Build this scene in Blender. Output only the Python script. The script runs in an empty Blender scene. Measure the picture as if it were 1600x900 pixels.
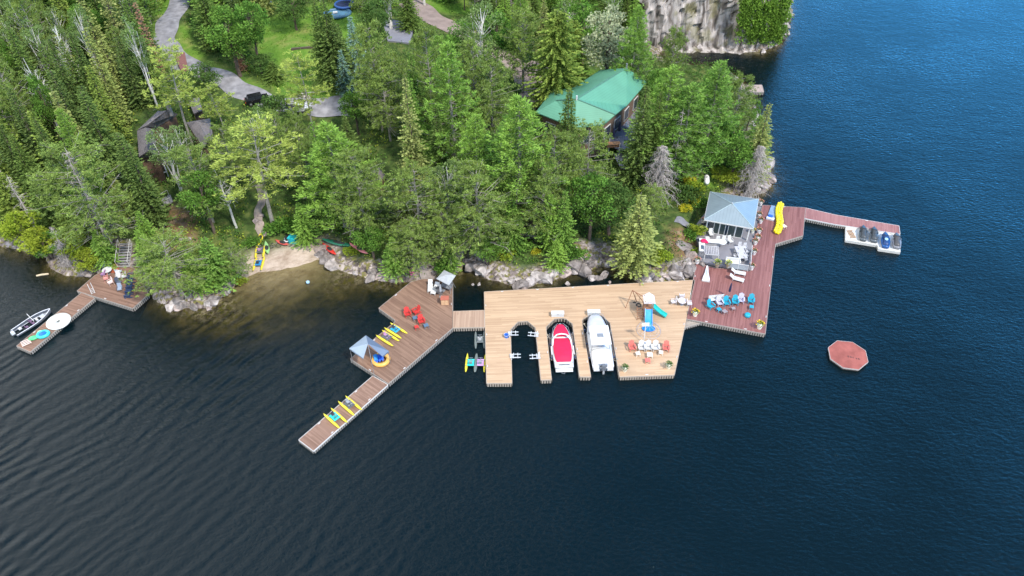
import bpy, math, random
import numpy as np
from mathutils import Vector, Matrix
random.seed(7); rng = np.random.default_rng(7)
R = math.radians
scene = bpy.context.scene
COL = scene.collection

# ------------------------------------------------------------------ camera
F, PITCH, ROLL, CAMZ = 1223.3, R(43.225), -0.00973, 70.0
cam_d = bpy.data.cameras.new("camera"); cam = bpy.data.objects.new("camera", cam_d); COL.objects.link(cam)
cam_d.sensor_width = 36.0; cam_d.lens = 36.0 * F / 1600.0; cam_d.clip_end = 3000.0; cam_d.clip_start = 0.5
FW = Vector((0, math.cos(PITCH), -math.sin(PITCH))); UP = Vector((0, math.sin(PITCH), math.cos(PITCH))); RT = Vector((1, 0, 0))
cX = RT * math.cos(ROLL) + UP * math.sin(ROLL); cY = -RT * math.sin(ROLL) + UP * math.cos(ROLL)
m = Matrix.Identity(4)
for i in range(3):
    m[i][0] = cX[i]; m[i][1] = cY[i]; m[i][2] = -FW[i]
m[2][3] = CAMZ
cam.matrix_world = m
scene.camera = cam

# ------------------------------------------------------------------ sky, sun, exposure
SUN_EL, SUN_AZ = R(52), R(135)      # azimuth clockwise from +Y (the view direction)
w = bpy.data.worlds.new("World"); scene.world = w; w.use_nodes = True
nt = w.node_tree; nt.nodes.clear()
out = nt.nodes.new("ShaderNodeOutputWorld"); bg = nt.nodes.new("ShaderNodeBackground")
sky = nt.nodes.new("ShaderNodeTexSky"); sky.sky_type = 'NISHITA'; sky.sun_disc = False
sky.sun_elevation = SUN_EL; sky.sun_rotation = SUN_AZ; sky.ozone_density = 3.0; sky.air_density = 1.0; sky.dust_density = 0.3
tc = nt.nodes.new("ShaderNodeTexCoord"); sep = nt.nodes.new("ShaderNodeSeparateXYZ")
nz = nt.nodes.new("ShaderNodeTexNoise"); nz.inputs['Scale'].default_value = 2.2; nz.inputs['Detail'].default_value = 6
nt.links.new(tc.outputs['Generated'], nz.inputs['Vector']); nt.links.new(tc.outputs['Generated'], sep.inputs[0])
ma = nt.nodes.new("ShaderNodeMath"); ma.operation = 'MULTIPLY_ADD'; ma.inputs[1].default_value = -0.75; ma.inputs[2].default_value = -0.10
nt.links.new(sep.outputs['X'], ma.inputs[0])
ad = nt.nodes.new("ShaderNodeMath"); ad.operation = 'ADD'
nt.links.new(ma.outputs[0], ad.inputs[0]); nt.links.new(nz.outputs['Fac'], ad.inputs[1])
cr = nt.nodes.new("ShaderNodeMapRange"); cr.inputs['From Min'].default_value = 0.50; cr.inputs['From Max'].default_value = 0.78
nt.links.new(ad.outputs[0], cr.inputs['Value'])
mx = nt.nodes.new("ShaderNodeMix"); mx.data_type = 'RGBA'; mx.inputs[7].default_value = (9.0, 9.3, 9.6, 1)
hsv = nt.nodes.new("ShaderNodeHueSaturation"); hsv.inputs['Saturation'].default_value = 1.15; nt.links.new(sky.outputs[0], hsv.inputs['Color'])
nt.links.new(cr.outputs[0], mx.inputs[0]); nt.links.new(hsv.outputs[0], mx.inputs[6])
# deep clear blue low in the sky ahead and to the right
vx = nt.nodes.new("ShaderNodeMapRange"); vx.inputs['From Min'].default_value = -0.20; vx.inputs['From Max'].default_value = 0.50; vx.interpolation_type = 'SMOOTHSTEP'; nt.links.new(sep.outputs['X'], vx.inputs['Value'])
vz = nt.nodes.new("ShaderNodeMapRange"); vz.inputs['From Min'].default_value = 0.76; vz.inputs['From Max'].default_value = 0.30; vz.interpolation_type = 'SMOOTHSTEP'; nt.links.new(sep.outputs['Z'], vz.inputs['Value'])
vy = nt.nodes.new("ShaderNodeMapRange"); vy.inputs['From Min'].default_value = 0.0; vy.inputs['From Max'].default_value = 0.5; nt.links.new(sep.outputs['Y'], vy.inputs['Value'])
v1 = nt.nodes.new("ShaderNodeMath"); v1.operation = 'MULTIPLY'; nt.links.new(vx.outputs[0], v1.inputs[0]); nt.links.new(vz.outputs[0], v1.inputs[1])
v2 = nt.nodes.new("ShaderNodeMath"); v2.operation = 'MULTIPLY'; nt.links.new(v1.outputs[0], v2.inputs[0]); nt.links.new(vy.outputs[0], v2.inputs[1])
mb_ = nt.nodes.new("ShaderNodeMix"); mb_.data_type = 'RGBA'; mb_.inputs[7].default_value = (1.4, 7.6, 17.0, 1); nt.links.new(v2.outputs[0], mb_.inputs[0]); nt.links.new(mx.outputs[2], mb_.inputs[6])
nt.links.new(mb_.outputs[2], bg.inputs['Color']); bg.inputs['Strength'].default_value = 0.15
nt.links.new(bg.outputs[0], out.inputs['Surface'])
sd = bpy.data.lights.new("sun", 'SUN'); sun = bpy.data.objects.new("sun", sd); COL.objects.link(sun)
sd.energy = 2.8; sd.angle = R(5); sd.color = (1.0, 0.94, 0.84)
sdir = Vector((math.sin(SUN_AZ) * math.cos(SUN_EL), math.cos(SUN_AZ) * math.cos(SUN_EL), math.sin(SUN_EL)))
sun.rotation_euler = (-sdir).to_track_quat('-Z', 'Y').to_euler(); sun.location = (0, 60, 120)
scene.view_settings.view_transform = 'Standard'; scene.view_settings.look = 'None'
scene.view_settings.gamma = 1.0; scene.view_settings.exposure = 0.78
scene.view_settings.use_curve_mapping = False
scene.cycles.max_bounces = 6; scene.cycles.diffuse_bounces = 2; scene.cycles.glossy_bounces = 2
scene.cycles.transparent_max_bounces = 12; scene.cycles.caustics_reflective = False; scene.cycles.caustics_refractive = False

# ------------------------------------------------------------------ projection helpers
def ray(px, py):
    x = (px - 800) / F; y = -(py - 450) / F
    return FW + cX * x + cY * y
def at(px, py, z=0.0):
    d = ray(px, py); t = (z - CAMZ) / d.z
    return Vector((d.x * t, d.y * t, z))
def proj(p):
    v = Vector(p) - Vector((0, 0, CAMZ)); dz = v.dot(FW)
    return 800 + F * v.dot(cX) / dz, 450 - F * v.dot(cY) / dz

# ------------------------------------------------------------------ materials
MATS = {}
def new_mat(name):
    mt = bpy.data.materials.new(name); mt.use_nodes = True; MATS[name] = mt
    n = mt.node_tree.nodes; b = n.get('Principled BSDF'); return mt, n, mt.node_tree.links, b
def col4(c): return (c[0], c[1], c[2], 1.0)
def mat(name, c, rough=0.6, metal=0.0, var=0.12, scale=3.0, spec=0.4, bump=0.0):
    if name in MATS: return MATS[name]
    mt, n, l, b = new_mat(name)
    b.inputs['Roughness'].default_value = rough; b.inputs['Metallic'].default_value = metal
    b.inputs['Specular IOR Level'].default_value = spec
    t = n.new("ShaderNodeTexCoord"); z = n.new("ShaderNodeTexNoise"); z.inputs['Scale'].default_value = scale; z.inputs['Detail'].default_value = 5
    l.new(t.outputs['Object'], z.inputs['Vector'])
    r = n.new("ShaderNodeMapRange"); r.inputs['From Min'].default_value = 0.3; r.inputs['From Max'].default_value = 0.7
    r.inputs['To Min'].default_value = 1 - var; r.inputs['To Max'].default_value = 1 + var
    l.new(z.outputs['Fac'], r.inputs['Value'])
    v = n.new("ShaderNodeVectorMath"); v.operation = 'SCALE'; v.inputs[0].default_value = c
    l.new(r.outputs[0], v.inputs['Scale']); l.new(v.outputs[0], b.inputs['Base Color'])
    if bump:
        bp = n.new("ShaderNodeBump"); bp.inputs['Strength'].default_value = bump; bp.inputs['Distance'].default_value = 0.05
        l.new(z.outputs['Fac'], bp.inputs['Height']); l.new(bp.outputs[0], b.inputs['Normal'])
    return mt
def plank_mat(name, c1, c2, width, ang, rough=0.75, var=0.25, gap=0.45):
    """boards of the given width laid at the angle ang (world), each with a tone of its own, stains and thin gaps"""
    if name in MATS: return MATS[name]
    mt, n, l, b = new_mat(name); b.inputs['Roughness'].default_value = rough; b.inputs['Specular IOR Level'].default_value = 0.25
    t = n.new("ShaderNodeNewGeometry"); mp = n.new("ShaderNodeMapping"); mp.inputs['Rotation'].default_value = (0, 0, -ang)
    l.new(t.outputs['Position'], mp.inputs['Vector'])
    s = n.new("ShaderNodeSeparateXYZ"); l.new(mp.outputs[0], s.inputs[0])
    dv = n.new("ShaderNodeMath"); dv.operation = 'DIVIDE'; dv.inputs[1].default_value = width; l.new(s.outputs['Y'], dv.inputs[0])
    fl = n.new("ShaderNodeMath"); fl.operation = 'FLOOR'; l.new(dv.outputs[0], fl.inputs[0])
    # board length joints
    bl = n.new("ShaderNodeMath"); bl.operation = 'MULTIPLY_ADD'; bl.inputs[1].default_value = 1 / 4.2
    wn0 = n.new("ShaderNodeTexWhiteNoise"); wn0.noise_dimensions = '1D'; l.new(fl.outputs[0], wn0.inputs['W'])
    l.new(s.outputs['X'], bl.inputs[0]); l.new(wn0.outputs['Value'], bl.inputs[2])
    fx = n.new("ShaderNodeMath"); fx.operation = 'FLOOR'; l.new(bl.outputs[0], fx.inputs[0])
    cb = n.new("ShaderNodeCombineXYZ"); l.new(fx.outputs[0], cb.inputs[0]); l.new(fl.outputs[0], cb.inputs[1])
    wn = n.new("ShaderNodeTexWhiteNoise"); wn.noise_dimensions = '2D'; l.new(cb.outputs[0], wn.inputs['Vector'])
    st = n.new("ShaderNodeMapping"); st.inputs['Scale'].default_value = (0.15, 3.2, 1); l.new(mp.outputs[0], st.inputs['Vector'])
    z = n.new("ShaderNodeTexNoise"); z.inputs['Scale'].default_value = 1.6; z.inputs['Detail'].default_value = 7; l.new(st.outputs[0], z.inputs['Vector'])
    z2 = n.new("ShaderNodeTexNoise"); z2.inputs['Scale'].default_value = 0.22; z2.inputs['Detail'].default_value = 5; l.new(t.outputs['Position'], z2.inputs['Vector'])
    a1 = n.new("ShaderNodeMath"); a1.operation = 'MULTIPLY_ADD'; a1.inputs[1].default_value = 0.62; l.new(wn.outputs['Value'], a1.inputs[0]); l.new(z.outputs['Fac'], a1.inputs[2])
    a2 = n.new("ShaderNodeMath"); a2.operation = 'MULTIPLY_ADD'; a2.inputs[1].default_value = 0.55; l.new(z2.outputs['Fac'], a2.inputs[0]); l.new(a1.outputs[0], a2.inputs[2])
    r = n.new("ShaderNodeMapRange"); r.inputs['From Min'].default_value = 0.62; r.inputs['From Max'].default_value = 1.42; l.new(a2.outputs[0], r.inputs['Value'])
    mx = n.new("ShaderNodeMix"); mx.data_type = 'RGBA'; mx.inputs[6].default_value = col4(c1); mx.inputs[7].default_value = col4(c2); l.new(r.outputs[0], mx.inputs[0])
    fr = n.new("ShaderNodeMath"); fr.operation = 'FRACT'; l.new(dv.outputs[0], fr.inputs[0])
    lt = n.new("ShaderNodeMath"); lt.operation = 'LESS_THAN'; lt.inputs[1].default_value = 0.09; l.new(fr.outputs[0], lt.inputs[0])
    mg = n.new("ShaderNodeMath"); mg.operation = 'MULTIPLY_ADD'; mg.inputs[1].default_value = -gap; mg.inputs[2].default_value = 1.0; l.new(lt.outputs[0], mg.inputs[0])
    v = n.new("ShaderNodeVectorMath"); v.operation = 'SCALE'; l.new(mx.outputs[2], v.inputs[0]); l.new(mg.outputs[0], v.inputs['Scale'])
    l.new(v.outputs[0], b.inputs['Base Color'])
    return mt
def leaf_mat(name, dark, light, alt, trans=0.25):
    if name in MATS: return MATS[name]
    mt, n, l, b = new_mat(name); n.remove(b); o = n.get('Material Output')
    t = n.new("ShaderNodeTexCoord"); oi = n.new("ShaderNodeObjectInfo")
    z = n.new("ShaderNodeTexNoise"); z.inputs['Scale'].default_value = 1.1; z.inputs['Detail'].default_value = 4; l.new(t.outputs['Object'], z.inputs['Vector'])
    r = n.new("ShaderNodeMapRange"); r.inputs['From Min'].default_value = 0.35; r.inputs['From Max'].default_value = 0.68; l.new(z.outputs['Fac'], r.inputs['Value'])
    mx = n.new("ShaderNodeMix"); mx.data_type = 'RGBA'; mx.inputs[6].default_value = col4(dark); mx.inputs[7].default_value = col4(light); l.new(r.outputs[0], mx.inputs[0])
    m2 = n.new("ShaderNodeMix"); m2.data_type = 'RGBA'; m2.inputs[7].default_value = col4(alt); l.new(mx.outputs[2], m2.inputs[6])
    rr = n.new("ShaderNodeMath"); rr.operation = 'MULTIPLY'; rr.inputs[1].default_value = 0.7; l.new(oi.outputs['Random'], rr.inputs[0]); l.new(rr.outputs[0], m2.inputs[0])
    hs = n.new("ShaderNodeHueSaturation"); l.new(m2.outputs[2], hs.inputs['Color'])
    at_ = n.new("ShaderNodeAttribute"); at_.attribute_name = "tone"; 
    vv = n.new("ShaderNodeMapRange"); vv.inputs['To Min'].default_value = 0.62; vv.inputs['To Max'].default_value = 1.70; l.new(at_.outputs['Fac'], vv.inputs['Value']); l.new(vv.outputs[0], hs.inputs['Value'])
    d = n.new("ShaderNodeBsdfDiffuse"); tr = n.new("ShaderNodeBsdfTranslucent"); ms = n.new("ShaderNodeMixShader"); ms.inputs[0].default_value = trans
    l.new(hs.outputs[0], d.inputs['Color']); l.new(hs.outputs[0], tr.inputs['Color']); l.new(d.outputs[0], ms.inputs[1]); l.new(tr.outputs[0], ms.inputs[2])
    l.new(ms.outputs[0], o.inputs['Surface']); return mt

# ------------------------------------------------------------------ mesh builder
class MB:
    def __init__(s): s.v = []; s.f = []
    def add(s, vs, fs, M=None):
        o = len(s.v)
        s.v += [tuple((M @ Vector(p)) if M else p) for p in vs]; s.f += [tuple(i + o for i in f) for f in fs]; return s
    def box(s, c, d, rz=0, M=None, taper=1.0, rx=0, ry=0):
        x, y, z = d[0] / 2, d[1] / 2, d[2] / 2
        vs = [(-x, -y, -z), (x, -y, -z), (x, y, -z), (-x, y, -z), (-x * taper, -y * taper, z), (x * taper, -y * taper, z), (x * taper, y * taper, z), (-x * taper, y * taper, z)]
        T = Matrix.Translation(c) @ Matrix.Rotation(rz, 4, 'Z') @ Matrix.Rotation(ry, 4, 'Y') @ Matrix.Rotation(rx, 4, 'X')
        if M: T = M @ T
        return s.add(vs, [(3, 2, 1, 0), (4, 5, 6, 7), (0, 1, 5, 4), (1, 2, 6, 5), (2, 3, 7, 6), (3, 0, 4, 7)], T)
    def tube(s, p, q, r, r2=None, n=6):
        p, q = Vector(p), Vector(q); r2 = r if r2 is None else r2
        d = q - p
        if d.length < 1e-6: return s
        qt = d.to_track_quat('Z', 'Y').to_matrix()
        vs = []
        for base, rad in ((p, r), (q, r2)):
            for k in range(n):
                a = 2 * math.pi * k / n; vs.append(tuple(base + qt @ Vector((rad * math.cos(a), rad * math.sin(a), 0))))
        fs = [(k, (k + 1) % n, n + (k + 1) % n, n + k) for k in range(n)] + [tuple(range(n))[::-1], tuple(range(n, 2 * n))]
        return s.add(vs, fs)
    def path(s, pts, r, n=5, rads=None):
        for i in range(len(pts) - 1):
            a = rads[i] if rads else r; b = rads[i + 1] if rads else r
            s.tube(pts[i], pts[i + 1], a, b, n)
        return s
    def prism(s, poly, z0, z1, M=None):
        n = len(poly)
        ar = sum(poly[i][0] * poly[(i + 1) % n][1] - poly[(i + 1) % n][0] * poly[i][1] for i in range(n))
        if ar < 0: poly = poly[::-1]
        vs = [(p[0], p[1], z0) for p in poly] + [(p[0], p[1], z1) for p in poly]
        fs = [tuple(range(n))[::-1], tuple(range(n, 2 * n))] + [(i, (i + 1) % n, n + (i + 1) % n, n + i) for i in range(n)]
        return s.add(vs, fs, M)
    def lathe(s, prof, n=12, c=(0, 0, 0), sx=1, sy=1):
        vs = []
        for (r, z) in prof:
            for k in range(n):
                a = 2 * math.pi * k / n; vs.append((c[0] + r * math.cos(a) * sx, c[1] + r * math.sin(a) * sy, c[2] + z))
        fs = []
        for i in range(len(prof) - 1):
            for k in range(n):
                fs.append((i * n + k, i * n + (k + 1) % n, (i + 1) * n + (k + 1) % n, (i + 1) * n + k))
        fs.append(tuple(range(n))[::-1]); fs.append(tuple((len(prof) - 1) * n + k for k in range(n)))
        return s.add(vs, fs)
    def torus(s, R0, r, n=20, m_=6, c=(0, 0, 0), M=None):
        vs = []; fs = []
        for i in range(n):
            a = 2 * math.pi * i / n
            for j in range(m_):
                b = 2 * math.pi * j / m_
                vs.append((c[0] + (R0 + r * math.cos(b)) * math.cos(a), c[1] + (R0 + r * math.cos(b)) * math.sin(a), c[2] + r * math.sin(b)))
                fs.append((i * m_ + j, ((i + 1) % n) * m_ + j, ((i + 1) % n) * m_ + (j + 1) % m_, i * m_ + (j + 1) % m_))
        return s.add(vs, fs, M)
    def loft(s, rings, cap=True, closed=True):
        n = len(rings[0]); vs = [tuple(p) for r_ in rings for p in r_]; fs = []
        for i in range(len(rings) - 1):
            for k in range(n if closed else n - 1):
                fs.append((i * n + k, i * n + (k + 1) % n, (i + 1) * n + (k + 1) % n, (i + 1) * n + k))
        if cap: fs.append(tuple(range(n))[::-1]); fs.append(tuple((len(rings) - 1) * n + k for k in range(n)))
        return s.add(vs, fs)
    def build(s, name, mt, parent=None, smooth=False):
        me = bpy.data.meshes.new(name); me.from_pydata(s.v, [], s.f); me.update()
        if smooth: me.polygons.foreach_set('use_smooth', [True] * len(me.polygons))
        if isinstance(mt, (list, tuple)):
            for x in mt: me.materials.append(x)
        else: me.materials.append(mt)
        o = bpy.data.objects.new(name, me); COL.objects.link(o)
        if parent: o.parent = parent
        return o
def tag(o, label=None, cat=None, group=None, kind=None):
    if label: o['label'] = label
    if cat: o['category'] = cat
    if group: o['group'] = group
    if kind: o['kind'] = kind
    return o
def empty(name, loc=(0, 0, 0), rz=0):
    o = bpy.data.objects.new(name, None); COL.objects.link(o); o.location = loc; o.rotation_euler = (0, 0, rz); o.empty_display_size = 0.3; return o
def copy_tree(o, parent=None):
    c = o.copy(); COL.objects.link(c)
    if parent: c.parent = parent
    for ch in list(KIDS.get(o.name, ())): copy_tree(ch, c)
    return c
KIDS = {}
def register(root):
    allo = list(bpy.data.objects)
    for ch in allo:
        if ch.parent: KIDS.setdefault(ch.parent.name, []) ; 
    def rec(o):
        KIDS[o.name] = [c for c in allo if c.parent == o]
        for c in KIDS[o.name]: rec(c)
    rec(root)
PROTO = {}
def place(key, builder, loc, rz=0, label=None, cat=None, group=None, scale=None, tilt=None):
    """builder() makes the thing once, with its parts; every further one is a copy of it and of each part"""
    if key not in PROTO:
        r = builder(); register(r); PROTO[key] = r; o = r
    else:
        o = copy_tree(PROTO[key])
    o.location = loc; o.rotation_euler = (tilt[0] if tilt else 0, tilt[1] if tilt else 0, rz)
    o.scale = scale if scale else (1, 1, 1)
    for k in ('group',):
        if k in o: del o[k]
    tag(o, label, cat, group); return o

# ------------------------------------------------------------------ shoreline and terrain
SHORE = [(-260,330),(-60,372),(0,384),(40,392),(72,402),(78,418),(100,430),(128,432),(150,424),(172,420),(205,430),(228,452),(246,470),(268,478),(292,480),(318,482),(336,474),(346,462),(362,448),(374,438),(388,430),(400,426),
 (412,424),(432,421),(452,418),(476,412),(497,404),(508,405),(522,414),(540,424),(566,430),(590,437),(612,441),(636,441),(652,437),(692,437),(703,438),(716,424),(728,416),(738,420),(752,432),(766,437),(784,440),
 (800,447),(818,449),(838,444),(862,440),(876,432),(890,426),(904,424),(914,426),(926,420),(946,415),(962,416),(974,423),(990,430),(1004,440),(1026,444),(1050,442),(1070,436),(1082,432),(1090,425),(1096,412),
 (1105,395),(1122,372),(1142,345),(1160,322),(1176,306),(1196,300),(1206,290),(1204,262),(1196,236),(1192,205),(1184,176),(1172,150),(1158,126),(1140,112),(1110,104),(1080,104),(1050,100),(1028,92),(1030,80),
 (1052,78),(1080,76),(1110,77),(1140,76),(1166,80),(1190,80),(1216,70),(1224,45),(1232,12),(1240,-25),(1235,-80),(1180,-140)]
SP = [at(x, y, 0) for x, y in SHORE]
poly = [(p.x, p.y) for p in SP]
poly += [(50, 330), (-260, 330), (-260, poly[0][1] + 5)]
PA = np.array(poly); PB = np.roll(PA, -1, 0)
def sdf(X, Y, A=PA, B=PB):
    """signed distance, positive inside"""
    X = np.asarray(X, float); Y = np.asarray(Y, float)
    d = np.full(X.shape, 1e9); ins = np.zeros(X.shape, bool)
    for (ax, ay), (bx, by) in zip(A, B):
        ex, ey = bx - ax, by - ay; wx, wy = X - ax, Y - ay
        t = np.clip((wx * ex + wy * ey) / (ex * ex + ey * ey + 1e-12), 0, 1)
        d = np.minimum(d, (wx - ex * t) ** 2 + (wy - ey * t) ** 2)
        c = ((ay <= Y) & (by > Y)) | ((by <= Y) & (ay > Y))
        with np.errstate(divide='ignore', invalid='ignore'):
            xi = ax + (Y - ay) * ex / (ey if abs(ey) > 1e-12 else 1e-12)
        ins ^= (c & (X < xi))
    d = np.sqrt(d); return np.where(ins, d, -d)
_tab = rng.random((256, 256))
def vnoise(X, Y, s, o=0):
    X = np.asarray(X) / s + 50 + o * 17.3; Y = np.asarray(Y) / s + 50 + o * 31.7
    xi = np.floor(X).astype(int); yi = np.floor(Y).astype(int); fx = X - xi; fy = Y - yi
    fx = fx * fx * (3 - 2 * fx); fy = fy * fy * (3 - 2 * fy)
    g = lambda i, j: _tab[i % 256, j % 256]
    return (g(xi, yi) * (1 - fx) + g(xi + 1, yi) * fx) * (1 - fy) + (g(xi, yi + 1) * (1 - fx) + g(xi + 1, yi + 1) * fx) * fy
def sstep(a, b, x): t = np.clip((x - a) / (b - a), 0, 1); return t * t * (3 - 2 * t)
BEACH = at(452, 420, 0)
cl = [at(1030, 70, 0), at(1060, 74, 0), at(1110, 72, 0), at(1145, 68, 0), at(1185, 72, 0), at(1208, 62, 0), at(1215, 20, 0), at(1224, -30, 0), at(1215, -90, 0)]
CP = [(p.x, p.y) for p in cl] + [(40, 330), (-5, 330), (-12, 200), (8, 163)]
CA = np.array(CP); CB = np.roll(CA, -1, 0)
PTCH = [at(1075, 352, .5), at(1092, 336, .5), at(1130, 326, .5), at(1185, 320, .5), at(1180, 385, .5), at(1172, 428, .5), at(1110, 424, .5), at(1084, 416, .5)]
QA = np.array([(p.x, p.y) for p in PTCH]); QB = np.roll(QA, -1, 0)
def height(X, Y):
    d = sdf(X, Y); bf = np.exp(-(((X - BEACH.x) ** 2 + (Y - BEACH.y) ** 2) / 9.5 ** 2) ** 2)
    bw = np.exp(-(((X - BEACH.x + 1) ** 2 + (Y - BEACH.y + 4) ** 2) / 14.5 ** 2) ** 2)
    n1 = vnoise(X, Y, 9) - .5; n2 = vnoise(X, Y, 3.2, 1) - .5; n3 = vnoise(X, Y, 1.1, 2) - .5
    di = np.maximum(d, 0)
    rock = 1.25 * (1 - np.exp(-di / 1.2)) + (n2 * 1.1 + n3 * .8) * np.exp(-di / 5) * np.clip(di / 1.0, 0, 1)
    bea = di * 0.10
    land = 0.03 + rock * (1 - bf) + bea * bf + 6.5 * sstep(2, 48, d) + 2.5 * sstep(40, 90, d) + n1 * 1.6 * np.clip((d - 3) / 12, 0, 1) + n2 * .35 * np.clip(d / 6, 0, 1)
    q = sdf(X, Y, QA, QB); land = np.where(d > 0, land * (1 - sstep(-1.5, 0.2, q)) + 0.35 * sstep(-1.5, 0.2, q), land)
    do = np.maximum(-d, 0)
    wat = -(do * (0.55 + n2 * .3) * (1 - bw) + do * 0.065 * bw)
    wat = np.maximum(wat, -5.0)
    h = np.where(d > 0, land, wat)
    c = sdf(X, Y, CA, CB)
    return h + 19 * sstep(0.3, 4.5, c)
GX0, GX1, GY0, GY1, GS = -175.0, 75.0, 45.0, 262.0, 0.75
gx = np.arange(GX0, GX1 + .01, GS); gy = np.arange(GY0, GY1 + .01, GS)
MX, MY = np.meshgrid(gx, gy); HH = height(MX, MY); DD = sdf(MX, MY)
def hz(x, y):
    i = (x - GX0) / GS; j = (y - GY0) / GS
    i = min(max(i, 0), len(gx) - 1.001); j = min(max(j, 0), len(gy) - 1.001)
    a, b = int(i), int(j); u, v = i - a, j - b
    return float((HH[b, a] * (1 - u) + HH[b, a + 1] * u) * (1 - v) + (HH[b + 1, a] * (1 - u) + HH[b + 1, a + 1] * u) * v)
def G(px, py, up=0.0):
    """where the ray through a pixel meets the terrain raised by up"""
    d = ray(px, py); t = (CAMZ - 45) / -d.z; st = 0.8; p0 = t
    while t < 600:
        x, y, z = d.x * t, d.y * t, CAMZ + d.z * t
        if z < hz(x, y) + up or z < up - 6: break
        p0 = t; t += st
    a, b = p0, t
    for _ in range(12):
        m_ = (a + b) / 2
        if CAMZ + d.z * m_ < hz(d.x * m_, d.y * m_) + up: b = m_
        else: a = m_
    x, y = d.x * b, d.y * b
    return Vector((x, y, hz(x, y)))
def worldpoly(pp): return [(G(x, y).x, G(x, y).y) for x, y in pp]
def inpoly(A, X, Y): A = np.array(A); return sdf(X, Y, A, np.roll(A, -1, 0))

LAWNS = [worldpoly([(398,40),(440,18),(500,5),(560,20),(575,60),(560,110),(560,168),(500,160),(448,148),(405,118),(392,85)]),
         worldpoly([(236,-6),(292,-6),(270,30),(244,62),(236,30)]),
         worldpoly([(288,40),(300,75),(340,105),(410,135),(400,152),(340,124),(296,108),(276,80)]),
         worldpoly([(1092,262),(1130,262),(1160,285),(1170,302),(1120,300),(1085,290)]),
         worldpoly([(820,88),(870,120),(905,105),(930,112),(900,135),(850,130)]),
         worldpoly([(640,0),(740,0),(735,28),(700,22),(660,10)])]
DIRTS = [worldpoly([(232,318),(300,330),(310,375),(262,382),(228,360)]), worldpoly([(795,322),(835,320),(838,372),(800,372)]), worldpoly([(1090,385),(1072,360),(1040,345),(1050,410),(1085,420)])]
# zone colours on the terrain: r lawn, g bare rock or sand close to the water, b dry litter
lawn = np.zeros(MX.shape); dirt = np.zeros(MX.shape)
nn = (vnoise(MX, MY, 4, 5) - .5) * 4
for a in LAWNS: lawn = np.maximum(lawn, sstep(-1.5, 1.0, inpoly(a, MX, MY) + nn * .5))
for a in DIRTS: dirt = np.maximum(dirt, sstep(-1.5, 1.5, inpoly(a, MX, MY) + nn))
bfac = np.exp(-((((MX - BEACH.x + 1.0) / 6.6) ** 2 + ((MY - BEACH.y) / 8.0) ** 2)) ** 3)
rockw = 2.6 + (vnoise(MX, MY, 7, 6) - .5) * 5.5
rock = 1 - sstep(rockw - .8, rockw + .8, DD)
GY_, GX_ = np.gradient(HH, GS); slope = np.sqrt(GX_ ** 2 + GY_ ** 2)
rock = np.maximum(rock, sstep(1.3, 2.2, slope) * (DD > 0))

def grid_mesh(name, xs, ys, Z, mt, attrs, keep=None):
    ny, nx = Z.shape; X, Y = np.meshgrid(xs, ys)
    co = np.stack([X, Y, Z], -1).reshape(-1, 3)
    idx = np.arange(nx * ny).reshape(ny, nx)
    fa = np.stack([idx[:-1, :-1], idx[:-1, 1:], idx[1:, 1:], idx[1:, :-1]], -1).reshape(-1, 4)
    if keep is not None: fa = fa[keep[:-1, :-1].reshape(-1)]
    me = bpy.data.meshes.new(name); me.vertices.add(len(co)); me.vertices.foreach_set('co', co.ravel())
    me.loops.add(fa.size); me.loops.foreach_set('vertex_index', fa.ravel().astype(np.int32))
    me.polygons.add(len(fa)); me.polygons.foreach_set('loop_start', np.arange(0, fa.size, 4, dtype=np.int32)); me.polygons.foreach_set('loop_total', np.full(len(fa), 4, np.int32))
    me.polygons.foreach_set('use_smooth', np.ones(len(fa), bool)); me.update(); me.validate()
    for an, arr in attrs.items():
        a = me.attributes.new(an, 'FLOAT', 'POINT'); a.data.foreach_set('value', arr.reshape(-1).astype(np.float32))
    me.materials.append(mt); o = bpy.data.objects.new(name, me); COL.objects.link(o); return o

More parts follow.
